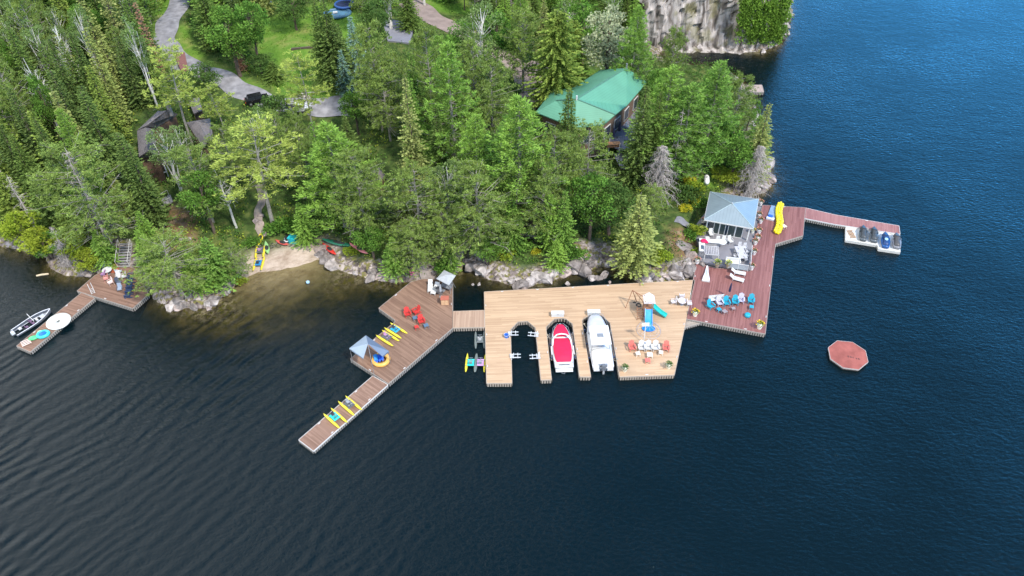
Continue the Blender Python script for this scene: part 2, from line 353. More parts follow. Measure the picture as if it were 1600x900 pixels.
def ground_material():
    mt, n, l, b = new_mat("ground"); b.inputs['Roughness'].default_value = 0.95; b.inputs['Specular IOR Level'].default_value = 0.1
    g = n.new("ShaderNodeNewGeometry")
    def noise(s, d=6, dist=0):
        z = n.new("ShaderNodeTexNoise"); z.inputs['Scale'].default_value = s; z.inputs['Detail'].default_value = d; z.inputs['Distortion'].default_value = dist; l.new(g.outputs['Position'], z.inputs['Vector']); return z.outputs['Fac']
    def ramp(f, stops):
        r = n.new("ShaderNodeValToRGB"); e = r.color_ramp.elements
        while len(e) < len(stops): e.new(0.5)
        for k, (p, c) in enumerate(stops): e[k].position = p; e[k].color = col4(c)
        l.new(f, r.inputs[0]); return r.outputs[0]
    def attr(a): x = n.new("ShaderNodeAttribute"); x.attribute_name = a; return x.outputs['Fac']
    def mix(f, a, c_): m_ = n.new("ShaderNodeMix"); m_.data_type = 'RGBA'; l.new(f, m_.inputs[0]); l.new(a, m_.inputs[6]); l.new(c_, m_.inputs[7]); return m_.outputs[2]
    forest = ramp(noise(0.9), [(0.3, (.035, .05, .018)), (0.5, (.06, .10, .025)), (0.7, (.14, .16, .045))])
    lawnc = ramp(noise(0.28), [(0.3, (.07, .155, .02)), (0.5, (.115, .215, .03)), (0.72, (.23, .25, .07))])
    litter = ramp(noise(0.8), [(0.3, (.09, .10, .03)), (0.5, (.22, .13, .07)), (0.7, (.30, .22, .14))])
    vo = n.new("ShaderNodeTexVoronoi"); vo.feature = 'DISTANCE_TO_EDGE'; vo.inputs['Scale'].default_value = 0.75; 
    zz = n.new("ShaderNodeTexNoise"); zz.inputs['Scale'].default_value = 1.5; l.new(g.outputs['Position'], zz.inputs['Vector'])
    vm = n.new("ShaderNodeVectorMath"); vm.operation = 'ADD'; l.new(g.outputs['Position'], vm.inputs[0]); l.new(zz.outputs['Color'], vm.inputs[1]); l.new(vm.outputs[0], vo.inputs['Vector'])
    rk = ramp(noise(1.1, 9, .6), [(0.3, (.06, .05, .045)), (0.46, (.21, .17, .155)), (0.58, (.38, .325, .30)), (0.72, (.54, .465, .43))])
    ck = n.new("ShaderNodeMapRange"); ck.inputs['From Max'].default_value = 0.07; ck.inputs['To Min'].default_value = 0.35; l.new(vo.outputs['Distance'], ck.inputs['Value'])
    vs = n.new("ShaderNodeVectorMath"); vs.operation = 'SCALE'; l.new(rk, vs.inputs[0]); l.new(ck.outputs[0], vs.inputs['Scale'])
    moss = ramp(noise(1.9, 6), [(0.50, (0, 0, 0)), (0.60, (1, 1, 1))])
    rockc = mix(moss, vs.outputs[0], ramp(noise(3, 3), [(0.3, (.10, .11, .03)), (0.7, (.24, .20, .08))]))
    sand = ramp(noise(0.7, 8), [(0.3, (.33, .25, .19)), (0.55, (.48, .385, .31)), (0.75, (.56, .46, .38))])
    bed = ramp(noise(0.5, 7, .5), [(0.32, (.035, .035, .010)), (0.5, (.13, .105, .030)), (0.68, (.26, .20, .08))])
    c = mix(attr("litter"), forest, litter); c = mix(attr("lawn"), c, lawnc); c = mix(attr("rock"), c, rockc); c = mix(attr("sand"), c, sand); c = mix(attr("bed"), c, bed)
    l.new(c, b.inputs['Base Color'])
    bp = n.new("ShaderNodeBump"); bp.inputs['Strength'].default_value = 0.8; bp.inputs['Distance'].default_value = 0.35; l.new(noise(1.6, 9), bp.inputs['Height']); l.new(bp.outputs[0], b.inputs['Normal'])
    return mt
GROUND = ground_material()
bed = sstep(0.05, 0.6, -HH) * (DD < 0)
gm = grid_mesh("ground", gx, gy, HH, GROUND, dict(lawn=lawn, litter=dirt, rock=rock * (1 - bfac), sand=bfac * (1 - sstep(2.5, 5.5, DD + nn * .4)), bed=bed))
tag(gm, kind='structure')
MB().add([(-600, -300, -5.2), (600, -300, -5.2), (600, 700, -5.2), (-600, 700, -5.2)], [(0, 1, 2, 3)]).build("lake_bed", mat("deep_bed", (.02, .02, .012), 1, var=.1)); tag(bpy.data.objects["lake_bed"], kind='structure')

# ------------------------------------------------------------------ water
def water_material():
    mt, n, l, b = new_mat("water"); n.remove(b); o = n.get('Material Output')
    g = n.new("ShaderNodeNewGeometry")
    def mapn(rot, sc, nscale, det, dist=0.0, rough=.5):
        mp = n.new("ShaderNodeMapping"); mp.inputs['Rotation'].default_value = (0, 0, rot); mp.inputs['Scale'].default_value = sc; l.new(g.outputs['Position'], mp.inputs['Vector'])
        z = n.new("ShaderNodeTexNoise"); z.inputs['Scale'].default_value = nscale; z.inputs['Detail'].default_value = det; z.inputs['Distortion'].default_value = dist; z.inputs['Roughness'].default_value = rough
        l.new(mp.outputs[0], z.inputs['Vector']); return z.outputs['Fac']
    def mth(op, a, b_=None, c_=None):
        x = n.new("ShaderNodeMath"); x.operation = op
        for k, q in enumerate((a, b_, c_)):
            if q is None: continue
            if isinstance(q, (int, float)): x.inputs[k].default_value = q
            else: l.new(q, x.inputs[k])
        return x.outputs[0]
    small = mapn(0.35, (1, 1.9, 1), 1.5, 5, .4, .62)
    mid = mapn(-0.2, (1, 1.8, 1), 0.33, 4, .3)
    # a boat's wake fanning over the left of the lake
    def dot(nx, ny):
        v = n.new("ShaderNodeVectorMath"); v.operation = 'DOT_PRODUCT'; v.inputs[1].default_value = (nx, ny, 0); l.new(g.outputs['Position'], v.inputs[0]); return v.outputs['Value']
    def swell(nx, ny, lam, warp, wsc):
        return mth('SINE', mth('MULTIPLY_ADD', dot(nx, ny), 6.283 / lam, mth('MULTIPLY', mapn(0, (1, 1, 1), wsc, 3, .5), warp)))
    wvf = mth('ADD', mth('MULTIPLY', swell(.88, -.47, 2.1, 26, .055), mapn(.3, (1, 1, 1), .22, 2)), mth('MULTIPLY', swell(.70, -.71, 1.3, 22, .08), mapn(.9, (1, 1, 1), .16, 2)))
    sp = n.new("ShaderNodeSeparateXYZ"); l.new(g.outputs['Position'], sp.inputs[0])
    mk = n.new("ShaderNodeMapRange"); mk.inputs['From Min'].default_value = -2; mk.inputs['From Max'].default_value = -34; l.new(sp.outputs['X'], mk.inputs['Value'])
    big = mapn(0, (1, 1, 1), 0.035, 3)
    bm = n.new("ShaderNodeMapRange"); bm.inputs['From Min'].default_value = .42; bm.inputs['From Max'].default_value = .6; l.new(big, bm.inputs['Value'])
    bay = n.new("ShaderNodeMapRange"); bay.inputs['From Min'].default_value = 80; bay.inputs['From Max'].default_value = 62; l.new(sp.outputs['Y'], bay.inputs['Value'])
    wk = mth('MULTIPLY', mth('MULTIPLY', wvf, mth('MULTIPLY', mk.outputs[0], bay.outputs[0])), mth('MULTIPLY_ADD', bm.outputs[0], .7, .3))
    calm = n.new("ShaderNodeMapRange"); calm.inputs['To Min'].default_value = 0.62; calm.inputs['From Min'].default_value = .38; calm.inputs['From Max'].default_value = .62; l.new(mapn(.5, (1, 1, 1), 0.05, 3), calm.inputs['Value'])
    hgt = mth('MULTIPLY_ADD', mth('MULTIPLY', small, calm.outputs[0]), 0.115, mth('MULTIPLY_ADD', mid, 0.07, mth('MULTIPLY', wk, 0.085)))
    bp = n.new("ShaderNodeBump"); bp.inputs['Strength'].default_value = 1.0; bp.inputs['Distance'].default_value = 1.0; l.new(hgt, bp.inputs['Height'])
    at_ = n.new("ShaderNodeAttribute"); at_.attribute_name = "depth"
    ex = mth('POWER', 2.718, mth('MULTIPLY', at_.outputs['Fac'], -0.85)); op = mth('SUBTRACT', 1.0, ex)
    tr = n.new("ShaderNodeBsdfTransparent"); tr.inputs['Color'].default_value = (.78, .78, .62, 1)
    df = n.new("ShaderNodeBsdfDiffuse"); df.inputs['Color'].default_value = (.0016, .0072, .0100, 1)
    m1 = n.new("ShaderNodeMixShader"); l.new(op, m1.inputs[0]); l.new(tr.outputs[0], m1.inputs[1]); l.new(df.outputs[0], m1.inputs[2])
    gl = n.new("ShaderNodeBsdfGlossy"); gl.inputs['Roughness'].default_value = 0.04; l.new(bp.outputs[0], gl.inputs['Normal'])
    fr = n.new("ShaderNodeFresnel"); fr.inputs['IOR'].default_value = 1.34; l.new(bp.outputs[0], fr.inputs['Normal'])
    m2 = n.new("ShaderNodeMixShader"); l.new(fr.outputs[0], m2.inputs[0]); l.new(m1.outputs[0], m2.inputs[1]); l.new(gl.outputs[0], m2.inputs[2])
    l.new(m2.outputs[0], o.inputs['Surface']); return mt
WATER = water_material()
wx = np.concatenate([[-700, -400, -250], np.arange(-175, 76, 1.5), [110, 200, 400, 700]]); wy = np.concatenate([[-300, -100, 0], np.arange(45, 263, 1.5), [350, 700]])
WXX, WYY = np.meshgrid(wx, wy)
dep = np.array([[max(0, -hz(x, y)) if (GX0 <= x <= GX1 and GY0 <= y <= GY1) else 5.0 for x in wx] for y in wy])
wo = grid_mesh("water", wx, wy, np.zeros(WXX.shape), WATER, dict(depth=dep)); tag(wo, kind='structure')

# ------------------------------------------------------------------ roads, paths, parking pad
def ribbon(name, pts, width, mt, lift=0.12):
    P = [G(x, y) for x, y in pts]; Q = []
    for i in range(len(P) - 1):
        for k in range(8):
            t = k / 8; a = P[max(i - 1, 0)]; b = P[i]; c = P[i + 1]; d = P[min(i + 2, len(P) - 1)]
            Q.append(0.5 * ((2 * b) + (c - a) * t + (2 * a - 5 * b + 4 * c - d) * t * t + (3 * b - a - 3 * c + d) * t ** 3))
    Q.append(P[-1]); mb = MB(); vs = []; fs = []; nw = 5
    for i, q in enumerate(Q):
        t = (Q[min(i + 1, len(Q) - 1)] - Q[max(i - 1, 0)]).normalized(); nrm = Vector((-t.y, t.x, 0))
        for j in range(nw):
            p = q + nrm * width * (j / (nw - 1) - .5) * (1 + .12 * math.sin(i * .7 + j)); e = -0.10 if j in (0, nw - 1) else 0
            zz = max(hz(p.x + dx, p.y + dy) for dx, dy in ((0, 0), (.5, 0), (-.5, 0), (0, .5), (0, -.5)))
            vs.append((p.x, p.y, zz + lift + e))
    for i in range(len(Q) - 1):
        for j in range(nw - 1): fs.append((i * nw + j, i * nw + j + 1, (i + 1) * nw + j + 1, (i + 1) * nw + j))
    o = mb.add(vs, fs).build(name, mt, smooth=True); return tag(o, kind='structure')
gravel = mat("gravel_grey", (.25, .245, .26), .95, var=.3, scale=.9, spec=.1, bump=.3)
brown_gravel = mat("gravel_brown", (.27, .215, .195), .95, var=.2, scale=.7, spec=.1, bump=.3)
ribbon("road", [(291,-22),(272,20),(258,52),(264,78),(298,106),(340,120),(382,143),(432,162),(490,167),(550,168)], 3.9, gravel)
ribbon("road", [(640,2),(668,22),(700,42),(745,62),(790,92),(822,112),(845,125)], 4.6, brown_gravel)
ribbon("path", [(412,372),(405,352),(404,330),(410,312),(405,290)], 1.1, mat("path_sand", (.30, .25, .21), .95, var=.2, scale=1.0, spec=.1))
ribbon("path", [(1092,372),(1080,360),(1068,350),(1056,342)], 1.5, mat("slate", (.20, .20, .22), .9, var=.15))
ribbon("path", [(668,442),(664,426),(658,418)], 1.6, mat("path_grit", (.28, .24, .22), .95, var=.2, spec=.1))
def pad(name, pts, mt, lift=.12, th=.5):
    w_ = [G(x, y) for x, y in pts]; z = max(p.z for p in w_) + lift
    mb = MB(); mb.prism([(p.x, p.y) for p in w_], z - th - 1.2, z); o = mb.build(name, mt); return o, z
o, padz = pad("parking_pad", [(598,34),(614,32),(648,42),(641,70),(606,66)], mat("asphalt_pad", (.22, .22, .26), .9, var=.06, scale=.8)); tag(o, kind='structure')
o, bz = pad("gravel_yard", [(800,118),(835,104),(868,126),(862,150),(838,172),(818,170)], brown_gravel); tag(o, kind='structure')
o, _ = pad("brick_pavement", [(272,86),(289,83),(295,112),(285,117)], mat("brick_red", (.22, .10, .09), .9, var=.15), lift=.16); tag(o, kind='structure')

# ------------------------------------------------------------------ docks
DZ = 0.62
def ang(p1, p2, z=DZ): a, b = at(*p1, z), at(*p2, z); return math.atan2(b.y - a.y, b.x - a.x)
tan_ang = ang((757, 457), (1085, 438)) * .5
TAN = plank_mat("tan_boards", (.40, .265, .165), (.54, .38, .245), .16, tan_ang)
BRN = plank_mat("brown_boards", (.15, .088, .062), (.27, .17, .12), .15, ang((275/5.296+540, 280/5.296+430), (410/5.296+540, 370/5.296+430)))
BRN2 = plank_mat("brown_walkway_boards", (.18, .105, .075), (.30, .19, .14), .15, ang((466.9, 687.1), (490, 704.9)))
BRN3 = plank_mat("brown_float_boards", (.15, .085, .06), (.27, .165, .12), .15, ang((121, 455), (207.5, 480.5)))
CONN = plank_mat("connector_boards", (.31, .205, .145), (.44, .31, .225), .16, R(90))
RED = plank_mat("red_boards", (.17, .068, .062), (.27, .122, .112), .15, ang((1196, 523), (1210, 400)))
RED2 = plank_mat("red_walkway_boards", (.24, .105, .10), (.33, .165, .155), .15, ang((1304, 336), (1405, 353)) + R(90))
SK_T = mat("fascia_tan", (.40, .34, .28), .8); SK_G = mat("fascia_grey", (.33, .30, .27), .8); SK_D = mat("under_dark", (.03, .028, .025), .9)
TIMB = mat("timber_pile", (.10, .08, .06), .9); WHITE = mat("white_paint", (.62, .62, .61), .45, var=.03); GREY = mat("grey_metal", (.38, .39, .41), .4, .6, var=.05)
def dock(name, label, pts, deck, fascia, z=DZ, group=None, closed_edges=None, slat=True, depth=.42, cat='dock', edge=None):
    P = [at(x, y, z) for x, y in pts]; c = sum(P, Vector()) / len(P)
    root = empty(name, (c.x, c.y, 0)); tag(root, label, cat, group)
    L = [(p.x - c.x, p.y - c.y) for p in P]
    MB().prism(L, z - .07, z).build('deck', deck, root)
    ar = sum(L[i][0] * L[(i + 1) % len(L)][1] - L[(i + 1) % len(L)][0] * L[i][1] for i in range(len(L)))
    if ar < 0: L = L[::-1]
    mb = MB(); n = len(L); rim = MB()
    for i in range(n):
        a, b = Vector((*L[i], 0)), Vector((*L[(i + 1) % n], 0)); d = b - a; ln = d.length
        if ln < .05: continue
        t = d / ln; nr = Vector((t.y, -t.x, 0)); an = math.atan2(t.y, t.x)
        mid = (a + b) / 2
        rim.box((mid.x + nr.x * .022, mid.y + nr.y * .022, z - .075), (ln, .045, .17), an)
        if slat:
            k = max(1, int(ln / .28))
            for j in range(k):
                q = a + t * (j + .5) * ln / k + nr * .055
                mb.box((q.x, q.y, z - .17 - depth / 2), (.17, .022, depth), an)
    for i in range(n):
        a, b = Vector((*L[i], 0)), Vector((*L[(i + 1) % n], 0)); d = b - a
        if d.length < 6: continue
        t = d / d.length; nr = Vector((t.y, -t.x, 0)); k = int(d.length / 4.5)
        for j in range(k):
            q = a + d * (j + .5) / k - nr * .14; MB().box((q.x, q.y, z + .05), (.34, .06, .05), math.atan2(t.y, t.x)).box((q.x, q.y, z + .015), (.12, .09, .03), math.atan2(t.y, t.x)).build('cleat', WHITE, root)
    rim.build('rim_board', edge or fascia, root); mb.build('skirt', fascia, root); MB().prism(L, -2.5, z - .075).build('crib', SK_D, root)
    return root
T4 = lambda a, b: (710 + a / 5.294, 440 + b / 5.294)
T5 = lambda a, b: (840 + a / 5.296, 440 + b / 5.296)
T2 = lambda a, b: (540 + a / 5.296, 430 + b / 5.296)
T7 = lambda a, b: (1060 + a / 6.43, 400 + b / 6.43)
T6 = lambda a, b: (1050 + a / 6.43, 280 + b / 6.43)
T8 = lambda a, b: (1180 + a / 6.667, 300 + b / 6.667)
T3 = lambda a, b: (450 + a / 5.625, 560 + b / 5.625)
TB = lambda a, b: (1070 + a / 8.185, 320 + b / 8.185)
TD = lambda a, b: (130 + a / 10, 400 + b / 10)
TQ = lambda a, b: (380 + a / 8, 350 + b / 8)
dock('tan_dock', 'large tan plank dock with boat slips cut into its front edge',
     [(756.7, 456), (1085.5, 437.5), (1053.4, 585.5), (968.4, 588.5), (953.3, 504.2), (940, 492.3), (926, 492), (915.5, 494.8), (908.9, 500.4), (923, 588.5), (906, 588.5), (894.8, 506),
      (885.3, 498.5), (879.6, 496.6), (866.4, 497.6), (852.8, 510.8), (861.7, 593), (845.6, 593.5), (836.9, 512), (824.3, 501.4), (809.2, 502.5), (797.5, 514.6), (799.7, 598.5), (760.6, 598.5)], TAN, SK_T)
dock('connecting_walkway', 'short light brown gangway joining the brown dock to the tan dock', [(707.6, 486.6), (756.2, 484.8), (757.2, 511), (707.6, 512)], CONN, SK_T, cat='walkway')
dock('brown_dock', 'angular brown dock with red chairs and a blue tent', [(591.9, 481.5), (642, 440.5), (660, 436), (690, 436), (707, 440), (706.9, 512.5), (607, 599), (547.6, 560.5), (617.4, 502.7), (617.4, 500)], BRN, SK_G)
dock('narrow_brown_walkway', 'long narrow brown float running down from the brown dock corner', [(466.9, 687.1), (489.8, 704.5), (606.0, 601.2), (582.4, 587.5)], BRN2, SK_G, z=.5, cat='walkway', edge=WHITE)
dock('shore_platform', 'brown five sided platform crowded with dark chairs at the left shore', [(120.5, 454.5), (148, 430.5), (180, 414), (206, 414), (232, 459.5), (207.3, 481.5)], BRN3, SK_G)
dock('boat_walkway', 'narrow brown float beside the moored aluminium fishing boat', [(26, 540.5), (47.2, 549.5), (147.6, 465.8), (127.2, 457.5)], BRN3, SK_G, z=.5, cat='walkway')
dock('red_dock', 'wide red plank dock beneath the blue chairs', [(1073.2, 498.2), (1195.6, 521.5), (1211.5, 381), (1254.6, 368), (1257, 340.5), (1258.6, 324.6), (1191.5, 320.5), (1176, 381), (1172.6, 424), (1138, 420), (1119, 419), (1087.6, 411)], RED, SK_G)
dock('red_walkway', 'long narrow red walkway leading out to the jet skis', [(1258.9, 324.8), (1304.5, 335.5), (1404.6, 352.8), (1406.2, 365.4), (1304.5, 350.3), (1257.6, 341)], RED2, SK_G, z=.55, cat='walkway', edge=WHITE)
dock('stub_dock', 'small brown dock reaching past the trees near the cliff', [(1140, 133), (1190.5, 132.6), (1193.5, 143.5), (1140, 143)], plank_mat("old_boards", (.26, .20, .17), (.40, .31, .27), .15, R(90)), SK_G, z=.6)
# corner step where the tan dock meets the red dock
mb = MB(); a = at(1073.5, 500, .2); 
st = dock('corner_landing', 'low grey slatted wedge between the tan dock and the red dock', [(1077, 487), (1100, 503), (1069, 512)], plank_mat("grey_boards", (.28, .24, .20), (.40, .35, .30), .2, R(20), gap=.7), SK_G, z=.35, cat='landing', depth=.2)
oc = [(460,210),(745,238),(985,395),(1035,605),(860,748),(570,712),(335,545),(295,335)]
oc = [(1270 + a_ / 12, 515 + b_ / 12) for a_, b_ in oc]
PINK = mat("red_carpet", (.29, .095, .08), .95, var=.22, scale=.9, spec=.1)
raft = dock('octagonal_raft', 'red eight sided swim raft floating alone on the lake', oc, PINK, SK_G, z=.38, slat=False, cat='raft', edge=mat('raft_edge', (.42, .38, .36), .7))
mk = MB(); cc = raft.location
for k, (u, v) in enumerate([(668,505),(715,515),(762,525),(820,542),(866,550)]):
    p = at(1270 + u / 12, 515 + v / 12, .38) - Vector(cc)
    mk.box((p.x - .06, p.y, .386), (.05, .24, .006), .1); mk.box((p.x + .03, p.y + .09 - .03 * k % .05, .386), (.12, .05, .006), .1)
    if k != 2: mk.box((p.x + .03, p.y - .08, .386), (.12, .05, .006), .1)
mk.build('lettering_mark', mat("black_paint", (.03, .03, .03), .7), raft)
# patio on the shore beside the gazebo
PZ = 0.95
pts = [(1082, 358), (1096, 340), (1110, 322), (1150, 316), (1189.5, 323), (1175.6, 378), (1171.5, 421), (1120, 414), (1088, 406), (1091, 386)]
P = [at(x, y, PZ) for x, y in pts]; c = sum(P, Vector()) / len(P); pr = empty('patio', (c.x, c.y, 0)); tag(pr, 'smooth grey patio platform under and in front of the gazebo', 'patio')
MB().prism([(p.x - c.x, p.y - c.y) for p in P], .66, PZ).build('slab', mat("patio_grey", (.21, .205, .225), .8, var=.08, scale=.8), pr)
MB().prism([((p.x - c.x) * .97, (p.y - c.y) * .97) for p in P], -1.5, .655).build('base', mat("stone_base", (.25, .23, .21), .9), pr)
# jet ski float
ps = [(1321.3, 354.5), (1406.3, 366.4), (1407, 394), (1372.8, 389), (1371, 383), (1321, 375)]
P = [at(x, y, .4) for x, y in ps]; c = sum(P, Vector()) / len(P); fl = empty('modular_float', (c.x, c.y, 0)); tag(fl, 'white modular plastic float holding the jet skis', 'float')
MB().prism([(p.x - c.x, p.y - c.y) for p in P], .0, .4).build('float_body', mat("float_white", (.58, .57, .54), .5, var=.08, scale=2), fl)
mb = MB(); e0 = (P[1] - P[0]).normalized(); e1 = Vector((e0.y, -e0.x, 0))
for i in range(1, 15):
    q = P[0] + e0 * i * .5 - c; mb.box((q.x + e1.x * 1.45, q.y + e1.y * 1.45, .403), (.035, 2.7, .004), math.atan2(e0.y, e0.x))
mb.build('seam', mat("seam_grey", (.35, .35, .34), .8), fl)
q = at(1330, 366, .4) - c; mb = MB()
for k in range(4): mb.box((q.x + k * .2 - .3, q.y, .44), (.09, 1.7, .06), .05)
for k in range(3): mb.box((q.x, q.y + k * .7 - .7, .50), (.8, .08, .05), .05)
mb.build('bunk', mat("bunk_wood", (.40, .26, .16), .8), fl)

# ------------------------------------------------------------------ small furniture builders (front faces -Y)
def adirondack(cname, c, c2=None):
    def f():
        r = empty('adirondack_chair'); a = mat("chair_" + cname, c, .5, var=.05); b = a
        mb = MB()
        for k in range(5): mb.box((0, -.32 + k * .13, .40 - k * .035), (.56, .115, .03), rx=-.25)
        mb.build('seat', a, r); mb = MB()
        for k in range(5):
            u = (k - 2) * .125; h = .84 - abs(k - 2) * .07
            mb.box((u * 1.0, .30 + h * .17, .28 + h / 2), (.115, .03, h), rx=-.36)
        mb.box((0, .40, .50), (.62, .04, .07), rx=-.36); mb.build('backrest', a, r)
        for s in (-1, 1):
            MB().box((s * .36, -.03, .60), (.15, .74, .035)).build('armrest', a, r)
            MB().box((s * .33, -.34, .30), (.05, .09, .58)).build('leg', a, r)
            mb = MB(); mb.box((s * .30, .12, .22), (.04, .95, .12), rx=-.22); mb.build('leg', a, r)
        return r
    return f
def stool(cname, c, sz=.5, h=.42):
    def f():
        r = empty('side_table'); a = mat("chair_" + cname, c, .5, var=.05); mb = MB()
        for k in range(4): mb.box(((k - 1.5) * sz / 4, 0, h), (sz / 4 - .015, sz, .035))
        mb.build('tabletop', a, r)
        for sx in (-1, 1):
            for sy in (-1, 1): MB().box((sx * sz * .42, sy * sz * .42, h / 2 - .01), (.05, .05, h - .02)).build('leg', a, r)
        return r
    return f
def lounger(cname='white', c=(.60, .60, .59)):
    def f():
        r = empty('sun_lounger'); a = mat("chair_" + cname, c, .5, var=.04); mb = MB()
        for k in range(9): mb.box((0, -.85 + k * .14, .34), (.58, .12, .03))
        mb.build('seat', a, r); mb = MB()
        mb.box((0, .68, .52), (.58, .72, .04), rx=.62); mb.build('backrest', a, r); mb = MB()
        for s in (-1, 1): mb.box((s * .31, -.2, .31), (.05, 1.45, .06))
        mb.build('frame', a, r)
        for sx in (-1, 1):
            for sy in (-.82, .45): MB().box((sx * .29, sy, .15), (.05, .06, .30)).build('leg', a, r)
        return r
    return f
def patio_chair(cname, c, pad_c=None):
    def f():
        r = empty('patio_chair'); a = mat("chair_" + cname, c, .5, var=.05); p = mat("pad_" + cname, pad_c or c, .8)
        MB().box((0, -.02, .44), (.56, .56, .07)).build('seat', p, r)
        MB().box((0, .30, .76), (.54, .06, .62), rx=-.15, taper=.9).build('backrest', p, r)
        for s in (-1, 1):
            mb = MB(); mb.box((s * .31, 0, .64), (.05, .56, .035)); mb.tube((s * .31, -.25, .64), (s * .31, -.25, .44), .018); mb.build('armrest', a, r)
            for y in (-.25, .27): MB().tube((s * .27, y, .42), (s * .30, y * 1.1, 0), .02).build('leg', a, r)
        return r
    return f
def planter(cname, pot, flower, leaf=(.06, .14, .03)):
    def f():
        r = empty('planter'); MB().lathe([(.17, 0), (.22, .28), (.26, .42), (.23, .42), (.21, .36)], 12).build('pot', mat("pot_" + cname, pot, .6), r)
        ts = []
        rg = np.random.default_rng(5)
        d = rg.normal(size=(90, 3)); d[:, 2] = abs(d[:, 2]) + .3; d /= np.linalg.norm(d, axis=1)[:, None]
        p = d * rg.uniform(.1, .3, (90, 1)) + [0, 0, .42]
        leaves('foliage', p, d, .13, .09, leaf_mat("potleaf", leaf, tuple(x * 1.6 for x in leaf), leaf), r, rg)
        d2 = d[:60]; p2 = d2 * rg.uniform(.27, .36, (60, 1)) + [0, 0, .42]
        leaves('blossom', p2, d2, .11, .10, leaf_mat("bloom_" + cname, flower, flower, flower, .1), r, rg)
        return r
    return f
def leaves(name, p, d, length, width, mt, parent, rg, tone=None):
    """many small leaf or needle blades: p start points, d directions"""
    n = len(p); p = np.asarray(p, float); d = np.asarray(d, float); d = d / (np.linalg.norm(d, axis=1)[:, None] + 1e-9)
    L = np.broadcast_to(np.asarray(length, float).reshape(-1, 1) if np.ndim(length) else np.full((1, 1), length), (n, 1)) * rg.uniform(.75, 1.25, (n, 1))
    W = np.broadcast_to(np.asarray(width, float).reshape(-1, 1) if np.ndim(width) else np.full((1, 1), width), (n, 1)) * rg.uniform(.75, 1.25, (n, 1))
    q = rg.normal(size=(n, 3)); q[:, 2] *= .55; s = np.cross(d, q); s /= np.linalg.norm(s, axis=1)[:, None] + 1e-9
    a = p; b = p + d * L * .45 + s * W * .5; c_ = p + d * L; e = p + d * L * .45 - s * W * .5
    co = np.stack([a, b, c_, e], 1).reshape(-1, 3); fa = np.arange(4 * n, dtype=np.int32)
    me = bpy.data.meshes.new(name); me.vertices.add(4 * n); me.vertices.foreach_set('co', co.ravel()); me.loops.add(4 * n); me.loops.foreach_set('vertex_index', fa)
    me.polygons.add(n); me.polygons.foreach_set('loop_start', np.arange(0, 4 * n, 4, dtype=np.int32)); me.polygons.foreach_set('loop_total', np.full(n, 4, np.int32)); me.update()
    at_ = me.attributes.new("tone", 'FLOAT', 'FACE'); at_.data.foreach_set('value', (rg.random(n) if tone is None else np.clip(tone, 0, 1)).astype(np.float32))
    me.materials.append(mt); o = bpy.data.objects.new(name, me); COL.objects.link(o)
    if parent: o.parent = parent
    return o
def pontoon(mb, x, L, r=.17, z=.17):
    prof = [(-.5, .05), (-.42, .55), (-.25, .95), (0, 1), (.25, .95), (.42, .55), (.5, .05)]
    mb.loft([[(x + r * k * math.cos(a), u * L, z + r * k * math.sin(a) + (.10 if abs(u) > .45 else 0)) for a in [2 * math.pi * j / 8 for j in range(8)]] for u, k in prof])
def waterbike(cname, pc, dc, sc=(.05, .05, .06), x0c=None):
    def f():
        r = empty('water_bike'); pm = mat("pontoon_" + cname, pc, .35, var=.04); dm = mat("wbdeck_" + cname, dc, .5, var=.05); sm = mat("wbseat_" + cname, sc, .6)
        for i, s in enumerate((-1, 1)):
            mb = MB(); pontoon(mb, s * .52, 3.0); mb.build('pontoon', mat("pontoon2_" + cname, x0c, .35) if (x0c and i) else pm, r, True)
        mb = MB()
        for y in (-.55, .35): mb.box((0, y, .37), (1.08, .07, .05))
        mb.build('crossbar', GREY, r)
        MB().box((0, -.1, .41), (.78, 1.05, .04)).build('deck', dm, r)
        mb = MB(); mb.box((0, -.30, .62), (.34, .30, .08)); mb.box((0, -.46, .80), (.34, .06, .32)); mb.tube((0, -.3, .4), (0, -.3, .6), .04); mb.build('seat', sm, r)
        mb = MB(); mb.tube((0, .30, .42), (0, .18, .95), .03); mb.tube((-.26, .12, .98), (.26, .12, .98), .022); mb.build('handlebar', GREY, r)
        mb = MB(); mb.tube((-.2, .12, .52), (.2, .12, .52), .03); mb.box((.2, .12, .52), (.1, .14, .03)); mb.box((-.2, .12, .52), (.1, .14, .03)); mb.build('pedal', sm, r)
        return r
    return f
def hull(L, B, H, n=14, sheer=.25, transom=.85, full=2.2, cham=.55, z0=0.0, pw=1.0):
    """rings from stern (-L/2) to bow (+L/2), each ring port rail -> keel -> starboard rail"""
    rings = []
    for i in range(n + 1):
        u = i / n; y = -L / 2 + L * u
        wdt = B / 2 * (transom + (1 - transom) * min(1, u * 3)) * (1 - max(0, (u - .45) / .55) ** full) ** pw
        wdt = max(wdt, .02); top = H + sheer * u ** 2; kz = z0 + max(0, (u - .7) / .3) ** 2 * H * .7
        rings.append([(-wdt, y, top), (-wdt * .96, y, top * .55 + kz * .3), (-wdt * cham, y, kz + .05), (0, y, kz), (wdt * cham, y, kz + .05), (wdt * .96, y, top * .55 + kz * .3), (wdt, y, top)])
    return rings
